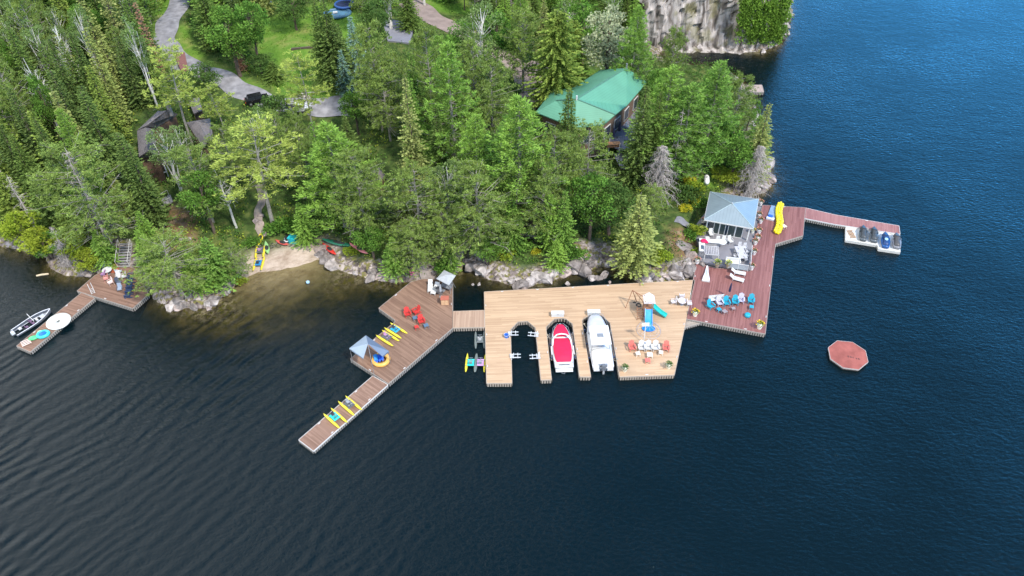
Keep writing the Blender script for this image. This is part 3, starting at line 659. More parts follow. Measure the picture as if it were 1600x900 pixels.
def kayak(cname, c, L=3.4, B=.72, inner=(.03, .03, .03), canoe=False):
    def f():
        r = empty('canoe' if canoe else 'kayak'); a = mat("hull_" + cname, c, .35, var=.05); rings = []
        for i in range(13):
            u = i / 12; k = max(.04, math.sin(math.pi * u) ** .7); y = (u - .5) * L; up_ = .12 * abs(2 * u - 1) ** 3
            rings.append([(B / 2 * k * math.cos(t) * (1.0), y, .19 + up_ + .17 * math.sin(t) * (.6 + .4 * k)) for t in [2 * math.pi * j / 12 for j in range(12)]])
        MB().loft(rings).build('hull', a, r, True)
        mb = MB(); mb.lathe([(.30, 0), (.31, .03), (.24, .05)], 14, (0, -.15, .345), .85, 1.7 if not canoe else 3); mb.build('cockpit', mat("cockpit_dark", inner, .8), r)
        MB().box((0, -.45, .42), (.36, .06, .16)).build('seat', mat("seat_dark", (.05, .05, .055), .8), r)
        return r
    return f
def jetski(cname, cover, hullc, spot=None):
    def f():
        r = empty('jet_ski'); hm = mat("jhull_" + cname, hullc, .3, var=.04); cm = mat("jcover_" + cname, cover, .45, var=.25, scale=6)
        MB().loft(hull(3.1, 1.15, .50, 12, .18, .8, 2.0), True).build('hull', hm, r, True)
        rings = []
        for (y, w_, z_) in [(-1.35, .30, .62), (-1.1, .42, .78), (-.6, .38, .92), (-.1, .36, .96), (.15, .44, 1.10), (.4, .50, 1.05), (.9, .44, .86), (1.3, .25, .74), (1.45, .08, .70)]:
            rings.append([(w_ * math.cos(t), y, .5 + (z_ - .5) * max(0, math.sin(t))) for t in [math.pi * j / 8 for j in range(9)]] + [(0, y, .48)])
        MB().loft(rings).build('seat', cm, r, True)
        mb = MB(); mb.tube((-.42, .2, 1.08), (.42, .2, 1.08), .035); mb.tube((0, .2, .9), (0, .25, 1.1), .05); mb.build('handlebar', mat("rubber", (.02, .02, .02), .7), r)
        if spot: MB().lathe([(.24, 0), (.22, .05), (.05, .08)], 12, (0, -.45, .90), 1, 1.2).build('cushion', mat("cyan_pad", spot, .5), r)
        for s in (-1, 1): MB().box((s * .5, .15, .66), (.08, .22, .10)).build('mirror', hm, r)
        return r
    return f
def closed_umbrella(cname, c, h=2.4):
    def f():
        r = empty('closed_umbrella'); MB().lathe([(.06, .9), (.16, 1.0), (.14, 1.6), (.07, h - .1), (.02, h)], 9).build('canopy', mat("umb_" + cname, c, .8, var=.1, scale=5), r)
        MB().tube((0, 0, .04), (0, 0, .95), .025).build('pole', GREY, r); MB().lathe([(.25, 0), (.25, .06), (.05, .1)], 12).build('base', mat("umb_base", (.2, .2, .2), .8), r); return r
    return f
def round_table(cname, c, rr=.5, h=.72):
    def f():
        r = empty('round_table'); MB().lathe([(rr, h - .04), (rr, h), (rr * .9, h + .01)], 20).build('tabletop', mat("tbl_" + cname, c, .5), r); MB().tube((0, 0, .04), (0, 0, h - .03), .04).build('pedestal', GREY, r)
        MB().lathe([(.26, 0), (.24, .05)], 12).build('base', GREY, r); return r
    return f
def D(p, z=DZ): return at(p[0], p[1], z)
W_ = (.60, .60, .59); REDC = (.55, .045, .04); TEALC = (.02, .33, .46); NAVY = (.035, .06, .13); LIL = (.50, .48, .60)
# ---- brown dock
g = 'red chairs on the brown dock'
place('adir_red', adirondack('red', REDC), D(T2(515, 335)), .35, 'red slatted chair nearest the water bikes on the brown dock', 'chair', g)
place('adir_red', None, D(T2(585, 315)), -.9, 'red slatted chair turned side-on behind the blue side table', 'chair', g)
place('adir_red', None, D(T2(630, 395)), .35, 'red slatted chair beside the red footstool on the brown dock', 'chair', g)
place('stool_red', stool('red', REDC), D(T2(590, 445)), .4, 'red footstool in front of a red chair on the brown dock', 'footstool')
BLUT = (.10, .17, .25)
place('stool_slate', stool('slate', BLUT, .55), D(T2(577, 370)), .4, 'slate blue side table between two red chairs', 'table', 'slate blue tables')
place('stool_slate', None, D(T2(668, 432)), .4, 'slate blue side table at the end of the red chair row', 'table', 'slate blue tables')
wa = ang(T2(310, 470), T2(445, 555)) - R(90)
g = 'water bikes'
YEL = (.75, .62, .05)
place('wb_cyan', waterbike('cyan', YEL, (.03, .35, .55)), D(T2(418, 468)), wa, 'yellow and blue water bike on the brown dock nearest the red chairs', 'water bike', g)
place('wb_dark', waterbike('dark', YEL, (.12, .13, .14), (.45, .25, .4)), D(T2(350, 530)), wa, 'yellow water bike with a dark deck beside the blue tent', 'water bike', g)
wa2 = ang(T3(320, 500), T3(455, 620), .5) - R(90)
place('wb_teal', waterbike('teal', YEL, (.03, .55, .50)), D(T3(420, 535), .5), wa2, 'yellow water bike with a teal deck on the narrow brown walkway', 'water bike', g)
place('wb_grey', waterbike('greyish', YEL, (.10, .11, .12), (.3, .32, .34)), D(T3(548, 425), .5), wa2, 'yellow water bike with a black deck on the narrow brown walkway', 'water bike', g)
place('wb_allgrey', waterbike('allgrey', (.16, .19, .18), (.15, .17, .17), (.5, .5, .5)), D(T4(212, 492), -.08), .03, 'plain grey water bike floating beside the tan dock', 'water bike', g)
place('wb_multi', waterbike('multi', YEL, (.03, .55, .50), (.25, .3, .3), (.16, .19, .18)), D(T4(138, 682), -.08), -.04, 'floating water bike with yellow outer pontoon and teal deck', 'water bike', g)
place('wb_multi2', waterbike('multi2', (.16, .19, .18), (.50, .30, .55), (.25, .3, .3), YEL), D(T4(217, 682), -.08), -.04, 'floating water bike with a lilac deck against the tan dock', 'water bike', g)
place('lounger_white', lounger(), D(T2(703, 110)), .05, 'white lounger by itself near the top of the brown dock', 'lounger')
place('lounger_white', None, D(T2(742, 130)), -.3, 'white lounger tilted beside the grey canvas cover', 'lounger')
# tent with a hip roof of blue cloth, its front open
base = D(T2(190, 700)); tz = 2.5
cor = {'l': T2(30, 605), 'b': T2(168, 497), 'r': T2(358, 627)}
c3 = {k: at(*v, DZ + 2.15) for k, v in cor.items()}; c3['f'] = c3['l'] + c3['r'] - c3['b']; ctr = (c3['l'] + c3['r']) / 2
tent = empty('canopy_tent', (ctr.x, ctr.y, DZ)); tag(tent, 'blue grey pop-up canopy tent on the corner of the brown dock', 'tent')
lc = {k: v - Vector((ctr.x, ctr.y, DZ)) for k, v in c3.items()}; ap = Vector((0, 0, 3.15)); lo = Vector((0, 0, -.22))
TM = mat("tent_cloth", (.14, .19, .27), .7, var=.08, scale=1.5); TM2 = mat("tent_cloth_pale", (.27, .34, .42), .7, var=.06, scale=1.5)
def panel(a, b, apx, mt, nm='canopy_panel'):
    th = Vector((0, 0, -.03)); vs = [a, b, apx, a + lo, b + lo, a + th, b + th, apx + th]
    MB().add([tuple(x) for x in vs], [(0, 1, 2), (7, 6, 5), (0, 3, 4, 1), (5, 6, 1, 0), (6, 7, 2, 1), (7, 5, 0, 2)]).build(nm, mt, tent)
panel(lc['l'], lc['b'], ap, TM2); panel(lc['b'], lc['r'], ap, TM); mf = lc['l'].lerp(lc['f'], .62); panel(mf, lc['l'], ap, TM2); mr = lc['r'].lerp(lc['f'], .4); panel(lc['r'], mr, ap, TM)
for k in 'lbrf':
    a = lc[k]; MB().tube((a.x * .97, a.y * .97, 0), (a.x * .97, a.y * .97, a.z), .035).build('leg', GREY, tent); MB().tube((a.x * .97, a.y * .97, a.z - .03), (0, 0, 3.1), .025).build('rafter', GREY, tent)
def towable():
    r = empty('inflatable_towable'); MB().torus(.85, .27, 22, 8, (0, 0, .28)).build('outer_tube', mat("orange_pvc", (.75, .42, .10), .35), r, True)
    mb = MB()
    for k in range(3): mb.lathe([(.05, 0), (.3, .08), (.34, .22), (.2, .32), (.02, .34)], 10, (-.5 + k * .33, .05 + k * .05, .35), .6, 1.9)
    mb.build('cushion', mat("blue_pvc", (.03, .12, .62), .35), r, True)
    MB().box((-.55, .15, .75), (.5, .9, .3), rx=.2, taper=.7).build('backrest', mat("lightblue_pvc", (.05, .30, .75), .35), r)
    MB().torus(.12, .03, 10, 5, (.9, 0, .5)).build('handle', WHITE, r); return r
place('towable', towable, D(T2(295, 712)), .3, 'blue and orange inflatable towing tube beside the tent', 'inflatable')
# grey canvas cover and furniture near the shore end
def cover():
    r = empty('canvas_swing'); cm = mat("grey_canvas", (.20, .21, .23), .8, var=.15, scale=2); cm2 = mat("pale_canvas", (.36, .38, .40), .7, var=.12)
    MB().add([(-1, -.7, 1.9), (1, -.9, 1.8), (1, .8, 2.1), (-.8, .9, 2.2), (0, .1, 2.35), (-1, -.7, 1.86), (1, -.9, 1.76), (1, .8, 2.06), (-.8, .9, 2.16), (0, .1, 2.3)], [(0, 1, 4), (1, 2, 4), (2, 3, 4), (3, 0, 4), (6, 5, 9), (7, 6, 9), (8, 7, 9), (5, 8, 9), (0, 5, 6, 1), (1, 6, 7, 2), (2, 7, 8, 3), (3, 8, 5, 0)]).build('canopy', cm2, r)
    for sx in (-1, 1):
        MB().tube((sx * .9, -.6, 0), (sx * .8, 0, 1.9), .035).build('leg', GREY, r); MB().tube((sx * .9, .7, 0), (sx * .8, 0, 1.9), .035).build('leg', GREY, r)
    MB().box((0, -.1, .5), (1.5, .6, .14)).build('seat', cm, r); MB().box((0, .25, .85), (1.5, .1, .6), rx=-.2).build('backrest', cm, r); return r
place('swing', cover, D(T2(838, 112)), -.5, 'grey canvas swing seat at the shore corner of the brown dock', 'swing')
def grill():
    r = empty('barbecue_grill'); bm = mat("grill_black", (.03, .03, .035), .4, .3); MB().box((0, 0, .42), (.75, .5, .7)).build('cabinet', mat("grill_grey", (.25, .26, .27), .4, .5), r)
    rings = [[(x_, .26 * math.cos(t), .80 + .24 * math.sin(t)) for t in [math.pi * j / 8 for j in range(9)]] for x_ in (-.38, .38)]
    MB().loft(rings).build('lid', bm, r); MB().tube((-.25, -.28, .9), (.25, -.28, .9), .02).build('handle', GREY, r)
    for s in (-1, 1): MB().box((s * .6, 0, .76), (.4, .42, .04)).build('shelf', GREY, r)
    return r
place('grill', grill, D(T2(780, 150)), -.5, 'black lidded barbecue between the white lounger and the wooden cabinet', 'barbecue')
def cabinet():
    r = empty('wooden_cabinet'); MB().box((0, 0, .45), (.95, .7, .9)).build('body', mat("cedar", (.50, .24, .13), .7, var=.15), r); MB().box((0, 0, .925), (1.05, .8, .045)).build('top', mat("cedar_red", (.40, .12, .08), .7), r)
    for s in (-1, 1): MB().box((s * .235, -.365, .45), (.44, .025, .8)).build('door', mat("cedar_pale", (.60, .38, .22), .7), r)
    return r
place('cabinet', cabinet, D(T2(824, 232)), 0, 'small reddish wooden cabinet at the right edge of the brown dock', 'cabinet')
place('pinkchair', patio_chair('pink', (.85, .18, .42)), (G(645, 431) + Vector((0, 0, .02))), .3, 'bright pink chair on the bank above the brown dock', 'chair')
place('umb_grey', closed_umbrella('greyc', (.35, .37, .40), 2.2), D(T2(790, 178)), 0, 'pale grey closed umbrella standing by the barbecue', 'umbrella')

# ---- left platform
g = 'navy chairs on the shore platform'
names = ['nearest the steps', 'second from the steps', 'third from the steps', 'fourth from the steps', 'fifth from the steps', 'last in the row, nearest the water']
for k, (u, v) in enumerate([(750,350),(748,403),(742,455),(735,510),(727,568),(712,640)]):
    place('adir_navy', adirondack('navy', NAVY), D(TD(u, v)), R(-82), f'navy slatted chair on the shore platform, {names[k]}', 'chair', g)
place('pc_pale', patio_chair('pale', (.55, .60, .64), (.60, .66, .70)), D(TD(572, 285)), 2.9, 'pale grey patio chair at the middle of the shore platform', 'chair')
place('pc_white', patio_chair('whitep', W_), D(TD(568, 355)), .3, 'white patio chair just below the pale grey one on the platform', 'chair')
place('pc_white', None, D(TD(655, 350)), -1.2, 'white patio chair tucked against the navy chair row', 'chair')
place('pc_black', patio_chair('black', (.04, .05, .07), (.10, .12, .16)), D(TD(570, 445)), .9, 'black patio chair with a cream towel at the middle of the platform', 'chair')
place('pc_slate', patio_chair('slatec', (.08, .10, .15), (.30, .36, .45)), D(TD(590, 545)), .2, 'slate patio chair nearest the outer edge of the platform', 'chair')
place('pc_pinkw', patio_chair('pinkw', (.7, .55, .52), (.75, .60, .56)), D(TD(440, 445)), -.8, 'pale pink patio chair facing the black one', 'chair')
place('pc_coral', patio_chair('coral', (.60, .25, .22), (.65, .30, .27)), D(TD(375, 385)), -1.2, 'coral patio chair behind the pale pink one', 'chair')
place('rt_white', round_table('white', W_, .62), D(TD(400, 275)), 0, 'white round table with a purple towel on the shore platform', 'table')
place('pc_purple', patio_chair('purple', (.35, .2, .35), (.40, .22, .42)), D(TD(335, 315)), -1.6, 'purple patio chair beside the white round table', 'chair')
place('stool_grey', stool('greys', (.50, .58, .60), .75, .5), D(TD(415, 150)), .3, 'pale grey square table with a cover by the steps', 'table')
place('pc_mint', patio_chair('mint', (.5, .6, .6), (.50, .66, .64)), D(TD(325, 185)), -.6, 'pale mint chair at the shoreward corner of the platform', 'chair')
q = D(TD(520, 190)); MB().box((0, 0, .012), (.9, 1.8, .024)).build('door_mat', mat("orange_mat", (.40, .10, .05), .95)); mo = bpy.data.objects['door_mat']; mo.location = q + Vector((-.1, 0, 0)); mo.rotation_euler.z = .1; tag(mo, 'rust orange mat at the foot of the grey steps', 'mat')
def ladder():
    r = empty('swim_ladder'); m_ = WHITE
    for s in (-.2, .2): MB().path([(s, -.5, .1), (s, .3, .25), (s, .75, .9), (s, 1.0, .55)], .03).build('rail', m_, r)
    for k in range(4): MB().tube((-.2, -.4 + k * .25, .12 + k * .05), (.2, -.4 + k * .25, .12 + k * .05), .025).build('rung', m_, r)
    return r
place('ladder', ladder, D(TD(150, 560)), .6, 'white metal swim ladder folded onto the platform edge', 'ladder')
q = at(91.5, 502, .62)
r = empty('foam_float', (q.x, q.y, .5)); tag(r, 'large white round foam float with a hole in its middle', 'float')
rg_ = [(.22, 0), (1.4, 0), (1.46, .1), (1.42, .2), (.22, .2)]; vs = []; fs = []
for (a, b) in rg_:
    for k in range(40): t = 2 * math.pi * k / 40; vs.append((a * math.cos(t), a * math.sin(t), b))
for i in range(5):
    for k in range(40): fs.append((i * 40 + k, i * 40 + (k + 1) % 40, ((i + 1) % 5) * 40 + (k + 1) % 40, ((i + 1) % 5) * 40 + k))
MB().add(vs, fs).build('disc', mat("float_disc", (.70, .70, .66), .5, var=.03), r, True); MB().lathe([(.21, .0), (.21, .12)], 16).build('centre_plug', mat("plug_dark", (.12, .13, .12), .8), r)
def tube_ray():
    r = empty('inflatable_lounger'); a = mat("cyan_pvc", (.05, .62, .60), .35, var=.1); b = mat("green_pvc", (.08, .60, .22), .35)
    MB().torus(.62, .2, 20, 8, (.45, .1, .2), Matrix.Diagonal((1, .85, 1, 1))).build('ring', a, r, True)
    mb = MB(); mb.lathe([(.02, 0), (.5, .05), (.55, .15), (.45, .25), (.02, .28)], 14, (.4, .1, .08)); mb.build('seat', mat("blue_deep", (.02, .16, .42), .4), r, True)
    MB().lathe([(.02, 0), (.42, .05), (.48, .18), (.3, .3), (.02, .33)], 14, (-.65, -.15, 0), 1.2, .8).build('headrest', b, r, True)
    MB().lathe([(.02, 0), (.3, .05), (.34, .2), (.2, .35), (.02, .4)], 12, (.1, .65, 0), 1.2, .7).build('backrest', mat("lime_pvc", (.35, .75, .35), .35), r, True); return r
place('lounger_inf', tube_ray, at(62, 526, .5), .3, 'turquoise and green inflatable lounger near the outer end of the left float', 'inflatable')
def rack():
    r = empty('towel_rack')
    for s in (-.5, .5): MB().box((0, s, .06), (1.0, .05, .08), rz=0).build('rail', mat("rack_wood", (.62, .45, .36), .7), r)
    for k in range(4): MB().box((-.4 + k * .27, 0, .12), (.12, 1.0, .03)).build('slat', mat("rack_pale", (.75, .62, .56), .7), r)
    return r
place('rack', rack, at(41, 536, .5), -.9, 'pale wooden rack lying at the outer end of the left float', 'rack')
def fishing_boat():
    r = empty('fishing_boat'); am = mat("aluminium", (.36, .38, .42), .4, .3, var=.08); dk = mat("boat_floor", (.10, .115, .14), .8, var=.3, scale=4)
    hl = hull(6.2, 2.05, .72, 16, .28, .9, 2.4)
    vs = []; mb = MB(); mb.loft(hl, False, False); mb.f.append(tuple(range(7))[::-1]); mb.build('hull', am, r, True)
    inner = [[(x_ * .9, y_ * .985, max(z_, .28) if k in (0, 6) else .26) for k, (x_, y_, z_) in enumerate(g_)] for g_ in hl]
    MB().loft([[g_[0], (g_[1][0], g_[1][1], .27), (g_[5][0], g_[5][1], .27), g_[6]] for g_ in inner], False, False).build('floor', dk, r)
    mb = MB(); 
    for i in range(len(hl) - 1):
        for k in (0, 6): mb.tube(hl[i][k], hl[i + 1][k], .055, n=6)
    mb.build('gunwale', mat("gunwale_white", (.72, .73, .76), .4), r)
    MB().box((0, 1.6, .62), (.9, .8, .05), taper=.7).build('bow_deck', mat("deck_grey", (.42, .45, .50), .7), r)
    MB().box((.45, .55, .75), (.6, .3, .5)).build('console', mat("deck_grey2", (.5, .5, .53), .6), r)
    for (x_, y_) in ((.4, -.15), (-.4, -.15), (.35, -1.2)):
        mb = MB(); mb.box((x_, y_, .62), (.42, .42, .1)); mb.box((x_, y_ - .22, .86), (.42, .07, .42)); mb.tube((x_, y_, .27), (x_, y_, .6), .05); mb.build('seat', mat("seat_plum", (.16, .09, .17), .6), r)
    MB().box((-.3, -2.0, .55), (.5, .45, .2)).build('locker', mat("locker_pale", (.6, .62, .66), .5), r)
    mb = MB(); mb.box((0, -3.25, .85), (.42, .55, .55), taper=.75); mb.build('outboard_motor', mat("motor_white", (.66, .70, .74), .35), r); MB().box((0, -3.25, .25), (.14, .3, .9)).build('motor_leg', mat("motor_grey", (.15, .17, .2), .5), r)
    MB().tube((-1.9, .3, 1.0), (.35, .1, .85), .05).build('rod', WHITE, r)
    return r
b0, b1 = at(21, 521, .3), at(80, 484, .3); mid = (b0 + b1) / 2
place('fishboat', fishing_boat, (mid.x, mid.y, -.22), math.atan2(b1.y - b0.y, b1.x - b0.x) - R(90), 'open aluminium fishing boat with an outboard at the left walkway', 'boat', scale=[(b1 - b0).length / 6.4] * 3)
def stairs(n, w_, tread, rise, cname='weathered'):
    def f():
        r = empty('wooden_steps'); a = mat("wood_" + cname, (.27, .26, .26), .85, var=.15)
        for k in range(n): MB().box((0, k * tread, (k + .5) * rise), (w_, tread * .92, .05)).build('tread', a, r)
        for s in (-1, 1):
            MB().tube((s * w_ / 2, -.1, 0), (s * w_ / 2, (n - 1) * tread, (n - 1) * rise), .05).build('stringer', a, r)
            mb = MB(); mb.tube((s * w_ / 2, -.1, .95), (s * w_ / 2, (n - 1) * tread, (n - 1) * rise + .95), .035)
            for k in (0, n // 2, n - 1): mb.tube((s * w_ / 2, k * tread, k * rise), (s * w_ / 2, k * tread, k * rise + .95), .03)
            mb.build('railing', mat("rail_pale", (.55, .54, .52), .7), r)
        return r
    return f
q = at(193, 417, DZ); place('steps', stairs(9, 1.6, .34, .2), (q.x, q.y, DZ), .03, 'grey wooden steps with pale rails behind the shore platform', 'steps')
q = G(236, 330); q2 = G(253, 316); place('steps2', stairs(7, 2.0, .5, .16, 'w2'), (q.x, q.y, q.z + .1), R(-62), 'short grey wooden steps with rails on the wooded slope', 'steps')

# ---- tan dock
g = 'white slatted chairs on the tan dock'
for k, (u, l_) in enumerate([(858, 'nearest the basketball hoop'), (916, 'in the middle of three'), (976, 'beside the right hand red chair')]):
    place('adir_white', adirondack('white', W_), D(T5(u, 562)), .0, f'white slatted chair on the tan dock, {l_}', 'chair', g)
place('adir_coral', adirondack('coralc', (.62, .16, .13)), D(T5(780, 562)), .15, 'faded red chair at the boat side of the white chairs', 'chair', 'faded red chairs on the tan dock')
place('adir_coral', None, D(T5(1060, 565)), -.15, 'faded red chair on the open water side of the white chairs', 'chair', 'faded red chairs on the tan dock')
place('stool_cream', stool('cream', (.75, .72, .64), .5), D(T5(828, 612)), .2, 'cream side table in front of the first white chair', 'table', 'cream side tables')
place('stool_cream', None, D(T5(926, 622)), 0, 'cream side table in front of the middle white chair', 'table', 'cream side tables', scale=(1.3, 1.3, 1))
place('stool_cream', None, D(T5(1018, 603)), -.2, 'cream side table in front of the third white chair', 'table', 'cream side tables')
place('stool_coral', stool('coralc', (.62, .16, .13), .6), D(T5(908, 668)), 0, 'red footstool alone in front of the white chairs', 'footstool')
place('pl_cream', planter('cream', (.70, .66, .52), (.12, .16, .06)), D(T5(720, 740)), 0, 'cream planter at the slip side corner of the tan dock', 'planter', 'cream planters', scale=(1.3, 1.3, 1.3))
place('pl_cream', None, D(T5(1082, 715)), 0, 'cream planter at the outer corner of the tan dock', 'planter', 'cream planters', scale=(1.3, 1.3, 1.3))
def dockbox():
    r = empty('dock_box'); MB().box((0, 0, .28), (1.55, .55, .5)).build('body', WHITE, r); MB().box((0, 0, .56), (1.62, .62, .06), taper=.95).build('lid', mat("lid_white", (.66, .66, .64), .4), r)
    MB().box((0, -.3, .5), (.16, .03, .08)).build('latch', GREY, r); return r
place('dockbox', dockbox, D(T5(165, 282)), .0, 'white dock box at the head of the red boat slip', 'box', 'white dock boxes')
place('dockbox', None, D(T5(463, 270)), .0, 'white dock box at the head of the white boat slip', 'box', 'white dock boxes')
def lift_frame():
    r = empty('jet_ski_lift'); a = mat("lift_white", (.70, .72, .74), .4, .2)
    mb = MB(); mb.box((0, 0, .12), (.28, .45, .12)); mb.build('base', a, r)
    MB().tube((0, .5, -.5), (0, -.6, .25), .05).build('mast', a, r)
    for y in (-.25, .25): MB().box((.45, y, .22), (1.3, .08, .08)).build('arm', a, r)
    for x_ in (.25, .75): MB().box((x_, 0, .28), (.07, .8, .07)).build('bunk', a, r)
    MB().torus(.13, .03, 12, 5, (0, 0, 0), Matrix.Translation((0, -.1, .4)) @ Matrix.Rotation(R(90), 4, 'X')).build('wheel', a, r); return r
g = 'white jet ski lifts in the empty slip'
place('lift', lift_frame, D(T4(455, 440), DZ), .0, 'white jet ski lift arm beside the blue bucket', 'lift', g)
place('lift', None, D(T4(472, 625), DZ), .0, 'white jet ski lift arm below the one by the blue bucket', 'lift', g)
place('lift', None, D(T4(683, 450), DZ), R(172), 'white jet ski lift arm on the finger pier, nearer the slip head', 'lift', g)
place('lift', None, D(T4(698, 630), DZ), R(183), 'white jet ski lift arm on the finger pier, nearer open water', 'lift', g)
r = empty('bucket', D(T4(430, 458))); tag(r, 'blue bucket standing next to a jet ski lift', 'bucket'); MB().lathe([(.24, 0), (.32, .42), (.29, .42), (.22, .06)], 16).build('tub', mat("bucket_blue", (.03, .16, .60), .4), r); MB().torus(.3, .02, 16, 5, (0, 0, .42)).build('handle', WHITE, r)
def slip_rail(name, p, q_, lab):
    a, b = at(*p, .35), at(*q_, .35); c = (a + b) / 2; r = empty('boat_lift', (c.x, c.y, 0), math.atan2(b.y - a.y, b.x - a.x)); L = (b - a).length; tag(r, lab, 'boat lift', 'boat lift beams')
    MB().box((0, 0, .33), (L, .28, .10)).build('beam', mat("lift_board", (.20, .16, .14), .85), r)
    for s in (-1, 1): MB().tube((s * L * .42, 0, -2), (s * L * .42, 0, .9), .05).build('post', GREY, r); MB().box((s * L * .42, 0, .2), (.1, .9, .08)).build('bracket', WHITE, r)
slip_rail('a', T5(98, 440), T5(120, 650), 'wooden lift beam between the finger pier and the left side of the red boat')
slip_rail('b', T5(283, 432), T5(318, 640), 'wooden lift beam along the right side of the red boat')
slip_rail('c', T5(402, 430), T5(430, 625), 'wooden lift beam along the left side of the white boat')
slip_rail('d', T5(606, 430), T5(640, 640), 'wooden lift beam along the right side of the white boat')
def text_marks(mb, y, z, n, wd, rot=0):
    for k in range(n): mb.box(((k - n / 2 + .5) * wd, y, z), (wd * .55, .012, .10), 0, ry=.25 * ((k % 3) - 1))
def red_boat():
    r = empty('covered_speedboat'); wm = mat("gelcoat", (.66, .66, .66), .25, var=.03); rd = mat("red_canvas", (.62, .012, .065), .65, var=.10, scale=1.5)
    hl = hull(7.0, 2.45, .95, 22, .22, .86, 2.4, pw=.62); MB().loft(hl).build('hull', wm, r, True)
    MB().loft([[(x_ * 1.03, y_, .72), (x_ * 1.04, y_, .82), (-x_ * 1.04, y_, .82), (-x_ * 1.03, y_, .72)] for x_, y_ in [(g_[0][0], g_[0][1]) for g_ in hl]], True).build('rub_rail', mat("rubrail", (.12, .12, .13), .6), r)
    def cov(y0, y1, peak, wsc, nm, n=10):
        rings = []
        for i in range(n + 1):
            u = i / n; y = y0 + (y1 - y0) * u
            uu = (y + 3.5) / 7; wd = 1.225 * (.86 + .14 * min(1, uu * 3)) * (1 - max(0, (uu - .45) / .55) ** 2.4) ** .62 * wsc
            e = math.sin(math.pi * min(1, max(0, u)) ) ** .35 if 0 < u < 1 else 0.0
            wd *= .82 + .18 * e; top = 1.0 + .18 * uu ** 2
            rings.append([(wd * math.cos(t), y, top + peak * e * math.sin(t) ** .8) for t in [math.pi * j / 10 for j in range(11)]])
        MB().loft(rings).build(nm, rd, r, True)
    cov(-2.75, 1.05, .38, .88, 'cockpit_cover'); cov(1.3, 3.35, .24, .90, 'bow_cover')
    pts_ = [(-1.12, -.2, 1.05), (-1.0, .75, 1.42), (-.55, 1.22, 1.52), (0, 1.32, 1.55), (.55, 1.22, 1.52), (1.0, .75, 1.42), (1.12, -.2, 1.05)]
    MB().path(pts_, .09, 6).build('windshield_frame', wm, r)
    MB().path([(-1.2, -.7, 1.0), (-1.15, -.5, 2.0), (-.6, -.4, 2.05), (.6, -.4, 2.05), (1.15, -.5, 2.0), (1.2, -.7, 1.0)], .05).build('tow_tower', wm, r) if False else None
    for s in (-1, 1): MB().box((s * 1.28, -.9, 1.0), (.12, 1.3, .12)).build('grab_rail', wm, r)
    MB().box((0, -3.55, .55), (2.0, .7, .12), taper=.97).build('swim_platform', mat("platform_white", (.74, .73, .72), .5), r)
    for s in (-1, 1):
        MB().path([(s * 1.12, .9, 1.05), (s * 1.08, 1.6, 1.28), (s * .9, 2.6, 1.36), (s * .3, 3.3, 1.38)], .022, 5).build('bow_rail', GREY, r)
        for y in (-2.9, .2, 2.9): MB().box((s * (1.1 if y < 1 else .7), y, 1.12), (.05, .22, .05)).build('cleat', GREY, r)
        for y in (-1.8, .4): MB().lathe([(.02, 0), (.11, .08), (.11, .42), (.02, .5)], 9, (s * 1.36, y, .35)).build('fender', mat('fender_navy', (.05, .07, .14), .5), r)
    mb = MB(); mb.tube((-.3, -3.95, .55), (-.3, -3.95, -.1), .03); mb.tube((.05, -3.95, .55), (.05, -3.95, -.1), .03); mb.tube((-.3, -3.95, .3), (.05, -3.95, .3), .025); mb.build('boarding_ladder', GREY, r)
    mb = MB(); text_marks(mb, -3.16, 1.04, 10, .13); mb.box((0, -3.1, 1.0), (1.6, .16, .04)) if False else None
    for k in range(10): mb.box(((k - 4.5) * .13, -3.22, 1.005), (.07, .16, .012), .2 * ((k % 3) - 1))
    mb.build('name_lettering', mat("letter_grey", (.06, .06, .07), .6), r)
    return r
b0, b1 = at(881.9, 571.5, .9), at(875.0, 503.5, 1.1); mid = (b0 + b1) / 2
place('redboat', red_boat, (mid.x, mid.y, -.25), math.atan2(b1.y - b0.y, b1.x - b0.x) - R(90), 'white speedboat under a bright red cover in its slip', 'boat', scale=((1.02, (b1 - b0).length / 7.0, 1.0)))
